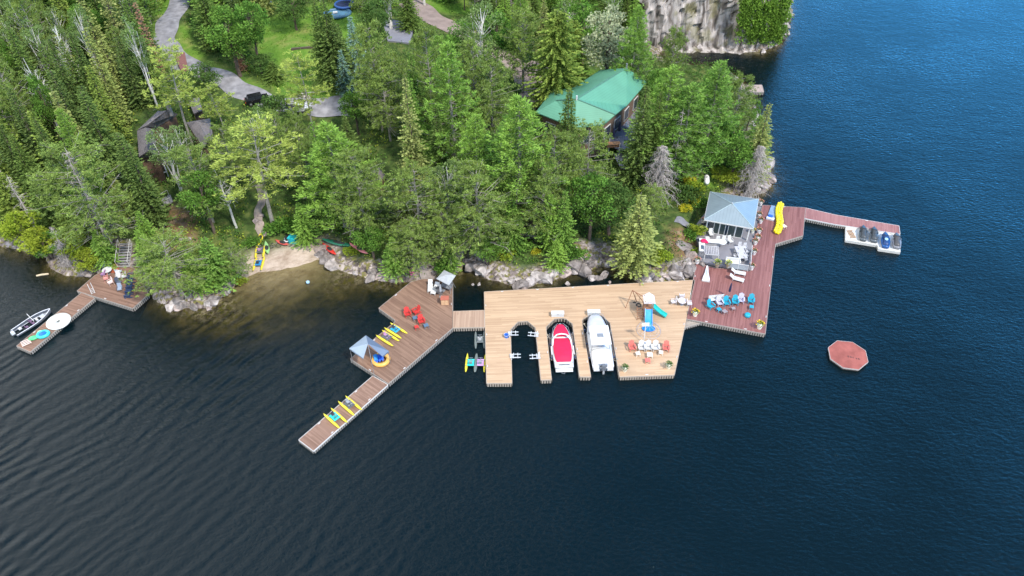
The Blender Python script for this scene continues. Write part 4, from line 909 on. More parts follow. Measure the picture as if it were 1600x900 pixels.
def white_boat():
    r = empty('hardtop_cruiser'); wm = mat("gelcoat2", (.60, .61, .63), .3, var=.04); cm = mat("white_canvas", (.66, .66, .65), .6, var=.06)
    hl = hull(8.6, 2.6, 1.15, 22, .3, .93, 2.8, pw=.7); MB().loft(hl).build('hull', wm, r, True)
    rings = []
    for (y, w_, z0, z1) in [(.9, 1.18, 1.2, 1.75), (1.8, 1.12, 1.25, 1.8), (2.8, 1.0, 1.35, 1.72), (3.5, .78, 1.4, 1.62), (4.05, .42, 1.43, 1.5)]:
        rings.append([(w_ * math.cos(t), y, z0 + (z1 - z0) * math.sin(t)) for t in [math.pi * j / 8 for j in range(9)]])
    MB().loft(rings).build('bow_cover', mat("grey_cover", (.48, .50, .54), .65, var=.10, scale=1.5), r, True)
    MB().add([(-1.15, .95, 1.3), (1.15, .95, 1.3), (.95, .35, 2.3), (-.95, .35, 2.3), (-1.15, .9, 1.28), (1.15, .9, 1.28), (.95, .3, 2.28), (-.95, .3, 2.28)], [(0, 1, 2, 3), (7, 6, 5, 4), (0, 4, 5, 1), (1, 5, 6, 2), (2, 6, 7, 3), (3, 7, 4, 0)]).build('windshield', mat("smoke_glass", (.10, .12, .14), .15), r)
    rings = [[(1.16 * sx_, y, 2.42 + dz) for sx_, dz in ((-1, -.06), (-.98, .0), (-.5, .07), (0, .09), (.5, .07), (.98, 0), (1, -.06), (.9, -.1), (-.9, -.1))] for y in (-2.0, -1.8, -.2, .9, 1.05)]
    MB().loft(rings).build('hard_top', cm, r)
    for sx in (-1, 1):
        for y in (-1.7, .8): MB().tube((sx * 1.05, y, 1.1), (sx * 1.0, y, 2.34), .035).build('post', GREY, r)
    rings = [[(1.18 * w_ * math.cos(t), y, 1.2 + h_ * max(0, math.sin(t)) ** .7) for t in [math.pi * k / 10 for k in range(11)]] for y, w_, h_ in ((-4.05, .9, .10), (-3.9, .97, .30), (-3.3, 1, .42), (-2.9, 1, .36), (-2.4, 1, .55), (-2.0, .98, .62))]
    MB().loft(rings).build('stern_cover', cm, r, True)
    for s in (-1, 1):
        MB().path([(s * 1.2, .6, 1.5), (s * 1.16, 2.0, 1.9), (s * .85, 3.3, 1.95), (s * .2, 4.15, 1.95)], .025, 5).build('bow_rail', GREY, r)
        for y in (-2.6, -.3, 2.0): MB().lathe([(.02, 0), (.11, .08), (.11, .42), (.02, .5)], 9, (s * 1.42, y, .45)).build('fender', mat('fender_navy', (.05, .07, .14), .5), r)
        MB().tube((s * .9, -1.2, 2.5), (s * .95, -1.6, 4.6), .018).build('antenna', WHITE, r)
    MB().box((0, -.6, 2.53), (.7, .55, .08)).build('roof_hatch', mat('hatch_grey', (.22, .24, .27), .3), r)
    for s in (-1, 1): MB().box((s * .78, -4.35, .8), (.65, .6, .18)).build('swim_platform', wm, r)
    mb = MB(); mb.box((0, -4.55, 1.35), (.5, .62, .6), taper=.7); mb.build('outboard_motor', mat("motor_dk", (.14, .15, .17), .35), r)
    MB().box((0, -4.6, .55), (.2, .4, 1.1)).build('motor_leg', mat("motor_pale", (.4, .41, .43), .4), r)
    MB().box((0, -4.2, 1.2), (.9, .25, .35)).build('motor_bracket', GREY, r); return r
b0, b1 = at(942.8, 570, 1.0), at(929.5, 487, 1.4); mid = (b0 + b1) / 2
place('whiteboat', white_boat, (mid.x, mid.y, -.3), math.atan2(b1.y - b0.y, b1.x - b0.x) - R(90), 'white hardtop motorboat with an outboard beside the red covered boat', 'boat', scale=(1.03, (b1 - b0).length / 8.4, 1.0))
def rope(p, q_, lab):
    a, b = Vector(p), Vector(q_); r = empty('mooring_rope', a); tag(r, lab, 'rope', 'mooring ropes'); d = b - a
    MB().path([tuple(d * t + Vector((0, 0, -.35 * math.sin(math.pi * t)))) for t in [k / 6 for k in range(7)]], .025, 5).build('line', mat('rope_cream', (.45, .40, .32), .9), r); MB().torus(.1, .03, 10, 5, tuple(d)).build('loop', mat('rope_cream', (.45, .40, .32), .9), r)
for (p, q_, l_) in ((T5(128, 470), T5(80, 440), 'rope from the red boat bow to the finger pier'), (T5(285, 560), T5(330, 590), 'rope from the red boat to the pier between the boats'), (T5(430, 380), T5(385, 350), 'rope from the white boat bow to the pier on its left'), (T5(628, 640), T5(660, 640), 'rope from the white boat stern to the wide deck')):
    rope(at(*p, 1.0), at(*q_, DZ + .05), l_)
# play set
def playset():
    r = empty('play_set'); wd = mat("play_wood", (.28, .14, .08), .8); bw = mat("play_blue", (.03, .30, .75), .35); tl = mat("play_teal", (.02, .42, .38), .35)
    for x_ in (-.5, .5):
        for y in (-.55, .55): MB().box((x_, y, 1.35), (.1, .1, 2.7)).build('post', wd, r)
    MB().box((0, 0, 1.3), (1.15, 1.25, .08)).build('platform', wd, r)
    MB().add([(-.7, -.75, 2.5), (.7, -.75, 2.5), (.7, .75, 2.5), (-.7, .75, 2.5), (0, -.75, 3.05), (0, .75, 3.05)], [(0, 4, 5, 3), (4, 1, 2, 5), (0, 1, 4), (2, 3, 5), (3, 2, 1, 0)]).build('roof', mat("roof_cloth", (.66, .62, .63), .6, var=.08), r)
    def slide(p, q_, wdt, mt):
        p, q_ = Vector(p), Vector(q_); rings = []; d = (q_ - p).normalized(); s = Vector((-d.y, d.x, 0)).normalized() * wdt / 2
        for k in range(9):
            u = k / 8; c = p.lerp(q_, u); c.z += -.25 * math.sin(math.pi * u) * .6
            rings.append([tuple(c - s + Vector((0, 0, .22))), tuple(c - s * .9), tuple(c + s * .9), tuple(c + s + Vector((0, 0, .22))), tuple(c + s * .85 + Vector((0, 0, .2))), tuple(c + s * .75 + Vector((0, 0, .05))), tuple(c - s * .75 + Vector((0, 0, .05))), tuple(c - s * .85 + Vector((0, 0, .2)))])
        MB().loft(rings).build('slide', mt, r)
    slide((0, -.6, 1.3), (-.05, -2.5, .12), .9, bw); slide((.55, .25, 1.3), (2.3, -.7, .2), .7, tl)
    MB().lathe([(.55, 0), (.75, .12), (.72, .2), (.55, .1)], 14, (-.1, -2.75, 0), 1.1, .7).build('splash_pool', mat("pool_blue", (.02, .22, .70), .3), r)
    for (a, b) in (((-.6, .6, 2.4), (-1.9, 1.6, 2.5)),): MB().tube(a, b, .06).build('swing_beam', wd, r)
    for (a, b) in (((-1.9, 1.6, 2.55), (-2.6, .9, 0)), ((-1.9, 1.6, 2.55), (-1.1, 2.1, 0)), ((-1.6, 1.4, 2.5), (-.2, 1.9, 0))): MB().tube(a, b, .05).build('leg', wd, r)
    for k in (0, .8): mb = MB(); mb.tube((-1.0 - k * .6, .9 + k * .5, 2.45), (-1.0 - k * .6, .9 + k * .5, .6), .015); mb.torus(.28, .09, 14, 6, (-1.0 - k * .6, .9 + k * .5, .55)) if k == 0 else mb.box((-1.5, 1.3, .6), (.4, .2, .04)); mb.build('swing', mat("rubber2", (.03, .03, .03), .7), r)
    mb = MB()
    for k in range(6): mb.box((-.62 - .1 * k, -.9 + 0 * k, 1.15 - .2 * k), (.5, .5, .03), ry=0) if False else mb.box((-1.0, -.2 - .18 * k, 1.1 - .18 * k), (.7, .05, .08))
    mb.tube((-.65, 0, 1.3), (-.65, -1.25, .05), .04); mb.tube((-1.35, 0, 1.3), (-1.35, -1.25, .05), .04); mb.build('climbing_ladder', wd, r); return r
place('playset', playset, D(T5(905, 262)), -.03, 'wooden play set with a blue slide, a teal slide and a swing', 'play set', scale=(1, 1, .95))
def dome():
    r = empty('climbing_dome'); m_ = mat("pipe_grey", (.48, .47, .50), .4, .3); Rr = 1.45
    for k in range(8):
        a = k * math.pi / 4; MB().path([(Rr * math.cos(a) * math.cos(e), Rr * math.sin(a) * math.cos(e), .75 * math.sin(e) / .9) for e in (0, .35, .8, 1.25, 1.57)], .014, 4).build('rib', m_, r)
    for e in (0, .45): MB().path([(Rr * math.cos(a) * math.cos(e), Rr * math.sin(a) * math.cos(e), .03 + .82 * math.sin(e)) for a in [i * math.pi / 12 for i in range(25)]], .028 if e == 0 else .014, 5).build('hoop', m_, r)
    return r
place('dome', dome, D(T5(918, 405)), 0, 'round dome frame of thin grey pipes on the tan dock', 'climbing frame')
def hoop():
    r = empty('basketball_hoop'); MB().box((0, 0, .1), (.7, .5, .2), taper=.8).build('base', mat("hoopbase", (.6, .6, .6), .6), r); MB().tube((0, 0, .15), (.05, .45, 2.5), .045).build('pole', WHITE, r)
    MB().box((.05, .65, 2.6), (.9, .05, .55)).build('backboard', mat("board_cream", (.74, .70, .60), .5), r); MB().torus(.22, .018, 14, 4, (.05, .92, 2.42)).build('rim', mat("rim_orange", (.6, .2, .05), .5), r); return r
place('hoop', hoop, D(T5(876, 512)), 0, 'white portable basketball hoop behind the white chairs', 'basketball hoop')
place('rt_glass', round_table('clear', (.62, .58, .60), .55), D(T5(1190, 190)), 0, 'pale table by the boundary with the red dock', 'table')
for k, (u, v, l_) in enumerate([(1122, 185, 'on the boat side of the pale table'), (1190, 140, 'behind the pale table'), (1252, 200, 'against the red dock edge')]):
    place('pc_clear', patio_chair('clear', (.62, .57, .58), (.70, .66, .67)), D(T5(u, v)), [-1.5, 3.1, 1.5][k], f'pale patio chair {l_}', 'chair', 'pale chairs round the table')

# ---- red dock
g = 'turquoise chairs on the red dock'
for k, (u, v, l_) in enumerate([(322, 520, 'next to the white bench end'), (480, 490, 'second along from the bench'), (566, 480, 'third along, beside a lilac chair'), (725, 468, 'standing apart with its own footstool')]):
    place('adir_teal', adirondack('teal', TEALC), D(T7(u, v)), [.5, .1, -.1, -.25][k], f'turquoise slatted chair {l_}', 'chair', g)
place('adir_lilac', adirondack('lilac', LIL), D(T7(410, 490)), .2, 'lilac grey chair in front of the white bench', 'chair', 'lilac chairs on the red dock')
place('adir_lilac', None, D(T7(624, 462)), -.2, 'lilac grey chair between two turquoise chairs', 'chair', 'lilac chairs on the red dock')
place('stool_teal', stool('teal', TEALC, .5), D(T7(404, 556)), .4, 'turquoise footstool in front of the lilac grey chair', 'footstool')
place('stool_teal', None, D(T7(730, 532)), -.2, 'turquoise footstool directly in front of the separate chair', 'footstool')
r = empty('round_pouf', D(T7(692, 606))); tag(r, 'round turquoise pouf by itself nearest the dock edge', 'pouf'); MB().lathe([(.3, 0), (.38, .1), (.38, .32), (.3, .42), (.02, .44)], 18).build('cushion', mat("chair_teal", TEALC), r, True); MB().lathe([(.31, 0), (.31, .03)], 14).build('base', mat("seat_dark"  , (.05, .05, .055), .8), r)
place('stool_taupe', stool('taupe', (.30, .25, .26), .55), D(T7(460, 578)), .5, 'taupe side table in front of the turquoise chairs', 'table', 'taupe side tables')
place('stool_taupe', None, D(T7(548, 545)), .2, 'smaller taupe side table between the chairs', 'table', 'taupe side tables', scale=(.8, .8, .9))
def bench(cname, c, L=2.0):
    def f():
        r = empty('bench'); a = mat("bench_" + cname, c, .5); MB().box((0, 0, .44), (L, .42, .05)).build('seat', a, r); MB().box((0, .24, .72), (L, .05, .4), rx=-.1).build('backrest', a, r)
        for s in (-1, 1):
            for y in (-.17, .17): MB().box((s * L * .45, y, .21), (.06, .06, .42)).build('leg', a, r)
        return r
    return f
place('bench_white', bench('white', W_), D(T7(378, 458)), .12, 'white bench behind the lilac grey chair', 'bench')
place('umb_navy', closed_umbrella('navy', (.02, .025, .07)), D(T7(500, 410)), 0, 'closed navy umbrella standing behind the turquoise chairs', 'umbrella')
place('lounger_white', None, D(T7(585, 245)), R(65), 'white lounger lying across the middle of the red dock', 'lounger')
place('lounger_white', None, D(T7(600, 182)), R(72), 'white lounger against the patio step', 'lounger')
def tower():
    r = empty('folded_awning'); m_ = WHITE; MB().loft([[(s * w_, y, z) for s, z in ((-1, 0.02), (1, 0.02), (1, h_), (-1, h_))] for y, w_, h_ in ((-1.3, .45, .25), (-1.0, .42, .45), (0, .24, .35), (1.3, .12, .3), (1.7, .05, .2))]).build('cover', mat("awning_white", (.72, .74, .78), .6, var=.1), r)
    MB().box((0, -1.35, .12), (1.0, .12, .2)).build('base', m_, r); MB().box((0, -.1, .42), (.16, 1.3, .02)).build('panel', mat("slide_inner", (.42, .50, .62), .5), r); return r
place('tower', tower, D(T7(280, 190)), -.25, 'white tapered folded slide lying below the outdoor bar', 'slide')
place('pl_yellow', planter('yellow', (.82, .82, .70), (.80, .55, .02)), D(T7(165, 600)), 0, 'yellow flower pot at the tan dock corner of the red dock', 'planter', 'yellow flower pots', scale=(1.35, 1.35, 1.35))
place('pl_yellow', None, D(T7(812, 725)), 0, 'yellow flower pot at the outer corner of the red dock', 'planter', 'yellow flower pots', scale=(1.45, 1.45, 1.45))
for k, (p, l_) in enumerate([(T6(885, 262), 'by the rear corner of the gazebo roof'), (T6(870, 385), 'second along from the gazebo rear corner'), (T6(885, 440), 'third along, level with the gazebo front'), (T6(868, 545), 'fourth along, just past the gazebo roof'), (T6(858, 612), 'fifth along, holding orange flowers'),
      (T6(832, 655), 'sixth along, close to the fifth'), (T6(820, 755), 'seventh along, beside the dining table'), (TB(850, 825), 'last one, at the patio corner')]):
    place('pl_white', planter('white', (.82, .80, .78), (.62, .28, .22)), D(p), 0, f'white flower pot on the red dock, {l_}', 'planter', 'white flower pots along the patio edge', scale=(1.25, 1.25, 1.3))
def vests():
    r = empty('yellow_inflatable'); ym = mat("yellow_pvc", (.85, .72, .02), .4, var=.12, scale=4); rg = random.Random(3)
    for k in range(12):
        y = -2.6 + k * .48; mb = MB()
        for j in range(6):
            a = j * math.pi / 3 + k; mb.lathe([(.02, 0), (.22, .08), (.26, .28), (.18, .45), (.02, .5)], 9, (.42 * math.cos(a) * .8 + .18 * math.sin(k * .55), y + .25 * math.sin(a), rg.uniform(0, .14)), .8, .9)
        mb.build('lobe', ym, r, True)
    for k in range(7): MB().lathe([(.12, 0), (.1, .1)], 8, (.18 * math.sin(k) * .6, -2.3 + k * .8, .5)).build('valve', mat("olive_valve", (.28, .26, .05), .6), r)
    return r
b0, b1 = D(T8(225, 430)), D(T8(262, 150)); mid = (b0 + b1) / 2
place('vests', vests, mid, math.atan2(b1.y - b0.y, b1.x - b0.x) - R(90), 'long lumpy yellow inflatable on the upper red dock', 'inflatable', scale=(1, (b1 - b0).length / 5.4, 1))
def paddle_board():
    r = empty('swim_mat'); MB().box((0, .2, .09), (1.0, 3.0, .18)).build('mat', mat("mat_blue", (.20, .30, .46), .6, var=.15), r); MB().box((0, -1.5, .14), (1.1, .5, .26)).build('cushion', mat("mat_pale", (.62, .66, .74), .6), r)
    MB().box((-.1, -1.1, .3), (.7, .6, .2), taper=.7).build('pillow', mat("mat_blue2", (.03, .12, .50), .5), r); return r
b0, b1 = D(T8(150, 300)), D(T8(205, 150))
place('swimmat', paddle_board, (b0 + b1) / 2, math.atan2(b1.y - b0.y, b1.x - b0.x) - R(90), 'blue grey padded mat beside the yellow inflatable', 'mat', scale=(1, 1, 1))
place('stool_beige', stool('beige', (.72, .60, .48), .6), D(T8(295, 378)), .5, 'beige stool beside the lower end of the yellow inflatable', 'stool')
g = 'jet skis on the white float'; ja = ang(T8(1200, 540), T8(1196, 400), .4) - R(90)
place('js_dark', jetski('dark', (.05, .06, .07), (.10, .12, .14)), at(*T8(1115, 450), .33), ja, 'dark jet ski nearest the empty wooden cradle', 'jet ski', g)
place('js_dark', None, at(*T8(1227, 465), .33), ja, 'dark jet ski between another dark one and the blue one', 'jet ski', g)
place('js_blue', jetski('blue', (.015, .05, .16), (.015, .09, .30), (.35, .62, .78)), at(*T8(1345, 522), .33), ja, 'bright blue jet ski with a pale seat pad', 'jet ski', g)
place('js_grey', jetski('grey', (.07, .07, .075), (.20, .21, .24)), at(*T8(1462, 530), .33), ja, 'grey jet ski at the end of the float', 'jet ski', g)

# ---- gazebo and patio
def P_(u, v): return at(*TB(u, v), PZ)
EZ = PZ + 2.55
gc = [at(*T6(385, 125), EZ), at(*T6(870, 200), EZ), at(*T6(820, 495), EZ), at(*T6(325, 405), EZ)]
gctr = sum(gc, Vector()) / 4; apx = at(*T6(605, 245), EZ + 1.5)
gz = empty('gazebo', (gctr.x, gctr.y, PZ)); tag(gz, 'gazebo with a blue grey metal hip roof beside the red dock', 'gazebo')
def metal_roof_mat(name, c, ax, width):
    mt, n, l, b = new_mat(name); b.inputs['Roughness'].default_value = .45; b.inputs['Metallic'].default_value = .15
    t = n.new("ShaderNodeNewGeometry"); mp = n.new("ShaderNodeMapping"); mp.inputs['Rotation'].default_value = (0, 0, -ax); l.new(t.outputs['Position'], mp.inputs['Vector'])
    s = n.new("ShaderNodeSeparateXYZ"); l.new(mp.outputs[0], s.inputs[0]); d = n.new("ShaderNodeMath"); d.operation = 'DIVIDE'; d.inputs[1].default_value = width; l.new(s.outputs['X'], d.inputs[0])
    f = n.new("ShaderNodeMath"); f.operation = 'FRACT'; l.new(d.outputs[0], f.inputs[0]); lt = n.new("ShaderNodeMath"); lt.operation = 'LESS_THAN'; lt.inputs[1].default_value = .14; l.new(f.outputs[0], lt.inputs[0])
    z = n.new("ShaderNodeTexNoise"); z.inputs['Scale'].default_value = .8; z.inputs['Detail'].default_value = 6; l.new(t.outputs['Position'], z.inputs['Vector'])
    r_ = n.new("ShaderNodeMapRange"); r_.inputs['To Min'].default_value = .85; r_.inputs['To Max'].default_value = 1.15; l.new(z.outputs['Fac'], r_.inputs['Value'])
    m_ = n.new("ShaderNodeMath"); m_.operation = 'MULTIPLY_ADD'; m_.inputs[1].default_value = -.17; l.new(lt.outputs[0], m_.inputs[0]); l.new(r_.outputs[0], m_.inputs[2])
    v = n.new("ShaderNodeVectorMath"); v.operation = 'SCALE'; v.inputs[0].default_value = c; l.new(m_.outputs[0], v.inputs['Scale']); l.new(v.outputs[0], b.inputs['Base Color'])
    return mt
ga = math.atan2(gc[2].y - gc[3].y, gc[2].x - gc[3].x)
RM1 = metal_roof_mat("roof_metal_front", (.225, .285, .32), ga, .42); RM2 = metal_roof_mat("roof_metal_side", (.225, .285, .32), ga + R(90), .42)
o_ = Vector((gctr.x, gctr.y, PZ)); L = [c - o_ for c in gc]; A = apx - o_
# a short ridge, then four hips
rd = (L[1] - L[0]).normalized() * .5
for i in range(4):
    a, b = L[i], L[(i + 1) % 4]; th = Vector((0, 0, -.08))
    MB().add([tuple(x) for x in (a, b, A, a + th, b + th, A + th)], [(1, 0, 2), (3, 4, 5), (0, 1, 4, 3)]).build('roof', RM1 if i in (0, 2) else RM2, gz)
    MB().tube(a + Vector((0, 0, .02)), A + Vector((0, 0, .02)), .05).build('hip_cap', mat("hipcap", (.34, .44, .47), .5), gz)
    MB().box(((a.x + b.x) / 2, (a.y + b.y) / 2, a.z - .09), ((b - a).length, .08, .16), math.atan2(b.y - a.y, b.x - a.x)).build('fascia', WHITE, gz)
    q = a * .86; MB().box((q.x, q.y, (a.z - .1) / 2), (.16, .16, a.z - .1)).build('post', WHITE, gz)
MB().lathe([(.1, 0), (.12, .12), (.02, .2)], 8, tuple(A)).build('finial', GREY, gz)
# glazed folding screen in front of the gazebo
a0, a1 = P_(530, 390), P_(735, 440)
def screen(p, q_, n, lab):
    d = q_ - p; r = empty('glass_screen', p, math.atan2(d.y, d.x)); tag(r, lab, 'screen', 'white framed glass screens'); w1 = d.length / n; gl = mat("dark_glass", (.05, .07, .07), .1, var=.05)
    for k in range(n):
        MB().box(((k + .5) * w1, 0, 1.1), (w1 - .1, .02, 2.0)).build('pane', gl, r)
        mb = MB(); mb.box((k * w1 + .04, 0, 1.1), (.08, .07, 2.2)); mb.box(((k + 1) * w1 - .04, 0, 1.1), (.08, .07, 2.2)); mb.box(((k + .5) * w1, 0, 2.16), (w1 - .16, .07, .08)); mb.box(((k + .5) * w1, 0, .06), (w1 - .16, .07, .1)); mb.build('frame', WHITE, r)
    return r
screen(P_(530, 398), P_(722, 430), 2, 'white framed glass screen at the right end of the gazebo front')
screen(P_(350, 365), P_(500, 392), 2, 'white framed glass screen with dark panes behind the loungers')
b0 = P_(330, 535)
def bar():
    r = empty('outdoor_bar'); wt = mat("bar_top", (.66, .66, .65), .35, var=.03); bs = mat("bar_base", (.40, .38, .38), .8, var=.15)
    MB().box((0, 0, 1.0), (3.1, .75, .07)).build('countertop', wt, r); MB().lathe([(.55, .965), (.55, 1.035)], 24, (1.5, -.05, .003)).build('countertop', wt, r)
    MB().box((-1.25, -1.35, 1.003), (.8, 1.9, .07)).build('countertop', wt, r); MB().box((-.1, 0, .48), (2.6, .5, .95)).build('cabinet', bs, r); MB().box((-1.25, -1.2, .48), (.6, 1.7, .95)).build('cabinet', bs, r)
    MB().box((-1.25, -1.5, 1.06), (.35, .8, .04)).build('sink', mat("steel_dk", (.25, .26, .27), .3, .7), r); return r
place('bar', bar, P_(320, 535) , -.13, 'white topped L shaped outdoor bar on the patio', 'bar')
r = empty('red_cushion', P_(225, 545) + Vector((0, 0, 1.06))); tag(r, 'crimson cushion lying on the white bar corner', 'cushion'); MB().lathe([(.02, 0), (.36, .03), (.42, .12), (.34, .22), (.02, .25)], 14, (0, 0, 0), 1.1, .9).build('pad', mat("crimson", (.62, .01, .09), .7), r, True)
MB().box((.35, -.25, .07), (.35, .35, .12)).build('flap', mat("crimson"  , (.62, .01, .09)), r)
def pergola():
    r = empty('bar_canopy'); m_ = mat("clear_grey", (.42, .40, .41), .5, var=.2, scale=3)
    for k in range(9): MB().box((-.9 + k * .22, 0, 1.15), (.12, 1.8, .05)).build('slat', m_, r)
    for sx in (-1, 1):
        for sy in (-1, 1): MB().box((sx * .9, sy * .85, .56), (.08, .08, 1.12)).build('post', WHITE, r)
    for sy in (-1, 1): MB().box((0, sy * .85, 1.09), (1.9, .08, .07)).build('rail', WHITE, r)
    return r
place('pergola', pergola, P_(325, 665), -.13, 'low grey slatted serving counter enclosed by the white bar', 'counter')
place('grillb', grill, P_(240, 325), .3, 'black barbecue at the gravel path end of the patio', 'barbecue', scale=(1.2, 1.2, 1.2))
r = empty('mini_fridge', P_(165, 520)); tag(r, 'black outdoor fridge beside the red cushion', 'fridge'); MB().box((0, 0, .45), (.6, .8, .9)).build('body', mat("grill_black"  , (.03, .03, .035)), r); MB().box((0, -.42, .45), (.56, .03, .84)).build('door', mat("fridge_door", (.06, .06, .065), .4), r)
g = 'white loungers on the patio'
for k, (u, v, l_, rz_) in enumerate([(330, 400, 'by the small white table', .1), (420, 500, 'nearest the bar', .0), (498, 495, 'in the middle of the group', .05), (575, 490, 'nearest the glass screen', .4)]):
    place('armchair', patio_chair('whitel', W_), P_(u, v), rz_, f'white patio armchair {l_}', 'chair', g, scale=(1.0, 1.2, 1.0))
place('stool_w', stool('white', W_, .55), P_(283, 450), .3, 'small white table at the path end of the patio', 'table')
def dining():
    r = empty('dining_table'); MB().box((0, 0, .74), (1.15, 2.5, .05)).build('tabletop', mat("tbl_pale", (.46, .45, .48), .5, var=.05), r)
    for sx in (-1, 1):
        for sy in (-1, 1): MB().box((sx * .5, sy * 1.1, .36), (.07, .07, .72)).build('leg', WHITE, r)
    return r
place('dining', dining, P_(705, 660), .04, 'long pale outdoor dining table on the patio', 'table')
k = 0
for (u, v, rz_, l_) in [(698, 556, R(178), 'left of the two at the gazebo end'), (762, 568, R(175), 'right of the two at the gazebo end'), (785, 625, R(100), 'on the flower pot side, nearest the gazebo'), (780, 675, R(100), 'on the flower pot side, in the middle'), (773, 722, R(100), 'on the flower pot side, farthest from the gazebo'), (650, 620, R(-80), 'on the bar side, nearest the gazebo'), (643, 680, R(-80), 'on the bar side, farthest from the gazebo')]:
    place('dchair', patio_chair('dwhite', (.52, .52, .54)), P_(u, v), rz_ + (R(180) if k < 2 else 0), f'white dining chair {l_}', 'chair', 'white chairs round the dining table', scale=(.8, .8, .85)); k += 1
def sofa():
    r = empty('outdoor_sofa'); MB().box((0, 0, .25), (1.9, .75, .3)).build('base', mat("wicker_grey", (.22, .21, .22), .8), r); MB().box((0, -.03, .45), (1.7, .66, .12)).build('seat_cushion', WHITE, r); MB().box((0, .32, .65), (1.9, .14, .45)).build('backrest', WHITE, r)
    for s in (-1, 1): MB().box((s * .9, 0, .48), (.14, .75, .3)).build('armrest', WHITE, r)
    return r
place('sofa', sofa, P_(610, 760), -.15, 'white cushioned sofa at the lower edge of the patio', 'sofa')
def rail(p, q_, lab, h=1.0, nm='patio_railing'):
    d = q_ - p; r = empty(nm, p, math.atan2(d.y, d.x)); tag(r, lab, 'railing', 'patio railings'); L_ = d.length; n = max(2, int(L_ / 1.4))
    MB().tube((0, 0, h), (L_, 0, h), .035).build('handrail', WHITE, r); MB().box((L_ / 2, 0, h * .5), (L_ - .1, .02, h * .75)).build('glass_panel', mat("rail_glass", (.30, .33, .36), .15, var=.1), r)
    for k in range(n + 1): MB().tube((k * L_ / n, 0, 0), (k * L_ / n, 0, h), .03).build('post', WHITE, r)
rail(P_(845, 590), P_(825, 830), 'white railing between the dining table and the red dock')
rail(P_(550, 815), P_(800, 850), 'white railing along the patio edge below the sofa')
place('pl_green', planter('green', (.30, .26, .20), (.45, .48, .10)), P_(410, 790), 0, 'leafy green pot at the patio edge near the bar', 'planter', scale=(1.4, 1.4, 1.5))
place('pl_lime', planter('lime', (.35, .30, .20), (.60, .62, .10)), P_(553, 800), 0, 'yellow green pot at the end of the sofa', 'planter', scale=(1.3, 1.3, 1.5))
place('pl_green', None, P_(225, 385), 0, 'leafy green pot behind the barbecue on the patio', 'planter', scale=(1.6, 1.6, 1.8))
place('pl_white', None, P_(235, 240), 0, 'white pot under the edge of the gazebo roof by the garden', 'planter', scale=(1.2, 1.2, 1.2))
place('pl_white', None, P_(155, 745), 0, 'white pot on the rocks side of the bar', 'planter', scale=(1.3, 1.3, 1.3))
place('pl_yellow', None, P_(860, 355), 0, 'flower pot at the corner of the patio under the gazebo eave', 'planter', scale=(1.1, 1.1, 1.1))
place('adir_navy', None, P_(400, 300), 2.8, 'dark chair in the shade beneath the gazebo roof', 'chair'); place('adir_navy', None, P_(450, 320), 0.4, 'dark chair behind the glass screen under the gazebo', 'chair')

# ------------------------------------------------------------------ beach and shore things
def onG(px, py, up=.0): p = G(px, py); return Vector((p.x, p.y, max(p.z, 0) + up))
def dirG(p, q): a, b = onG(*p), onG(*q); return math.atan2(b.y - a.y, b.x - a.x) - R(90), (b - a).length, (a + b) / 2
rz_, L_, c_ = dirG(TQ(215, 275), TQ(238, 110)); place('kayak_yellow', kayak('yellow', YEL), onG(*TQ(222, 195), .12), rz_, 'yellow kayak pulled up on the bank left of the beach', 'kayak')
place('kayak_green', kayak('lime', (.30, .55, .22), 2.8), onG(*TQ(300, 315), .05), .35, 'pale green kayak beside the yellow ones at the beach', 'kayak')
rz_, L_, c_ = dirG(TQ(1145, 400), TQ(1015, 280)); place('kayak_red', kayak('redk', (.62, .04, .03), 3.4), onG(*TQ(1080, 338), .15), rz_, 'bright red kayak lying above the rocks right of the beach', 'kayak')
rz_, L_, c_ = dirG(TQ(1530, 375), TQ(1360, 290)); place('kayak_pink', kayak('pinkk', (.62, .20, .22), 3.6), onG(*TQ(1450, 335), .15), rz_, 'faded pink kayak lying on the grassy bank', 'kayak')
rz_, L_, c_ = dirG(TQ(1330, 285), TQ(1050, 240)); place('canoe', kayak('darkgreen', (.02, .15, .09), 5.0, .9, (.02, .05, .03), True), onG(*TQ(1190, 262), .15), rz_, 'dark green canoe at the edge of the trees behind the kayaks', 'canoe')
place('wb_beach1', waterbike('blueb', YEL, (.03, .25, .55)), onG(*TQ(200, 510), .05), .05, 'yellow water bike with a blue deck at the beach waterline', 'water bike', 'water bikes')
place('wb_dark', None, onG(*TQ(218, 355), .1), .12, 'yellow water bike with a black seat parked above the blue decked one', 'water bike', 'water bikes')
place('kayak_redc', kayak('coralk', (.60, .10, .08), 2.2, .6), onG(*TQ(490, 255), .1), 1.1, 'small red kayak at the top left of the sand', 'kayak')
def board():
    r = empty('bodyboard'); MB().loft([[(x_ * w_, y, z) for x_, z in ((-1, .25), (1, .25), (1, .31), (-1, .31))] for y, w_ in ((-.6, .22), (-.4, .3), (.3, .32), (.6, .2))]).build('board', WHITE, r); MB().box((0, .5, .12), (.4, .1, .24)).build('stand', mat("seat_dark"  , (.05, .05, .055), .8), r); return r
place('bodyboard', board, onG(*TQ(545, 215), .05), .1, 'white board propped up beside the black bin', 'board')
def bin_(cname, c):
    def f():
        r = empty('storage_bin'); a = mat("bin_" + cname, c, .5); MB().box((0, 0, .4), (.8, .7, .8), taper=1.1).build('body', a, r); MB().box((0, 0, .83), (.95, .84, .07)).build('lid', a, r); return r
    return f
place('bin_black', bin_('black', (.02, .02, .02)), onG(*TQ(582, 215)), .1, 'black storage bin between the white board and the turquoise one', 'bin')
place('bin_teal', bin_('tealb', (.02, .45, .50)), onG(*TQ(635, 225)), -.3, 'turquoise storage bin at the top of the beach', 'bin', scale=(1.3, 1.3, 1.1))
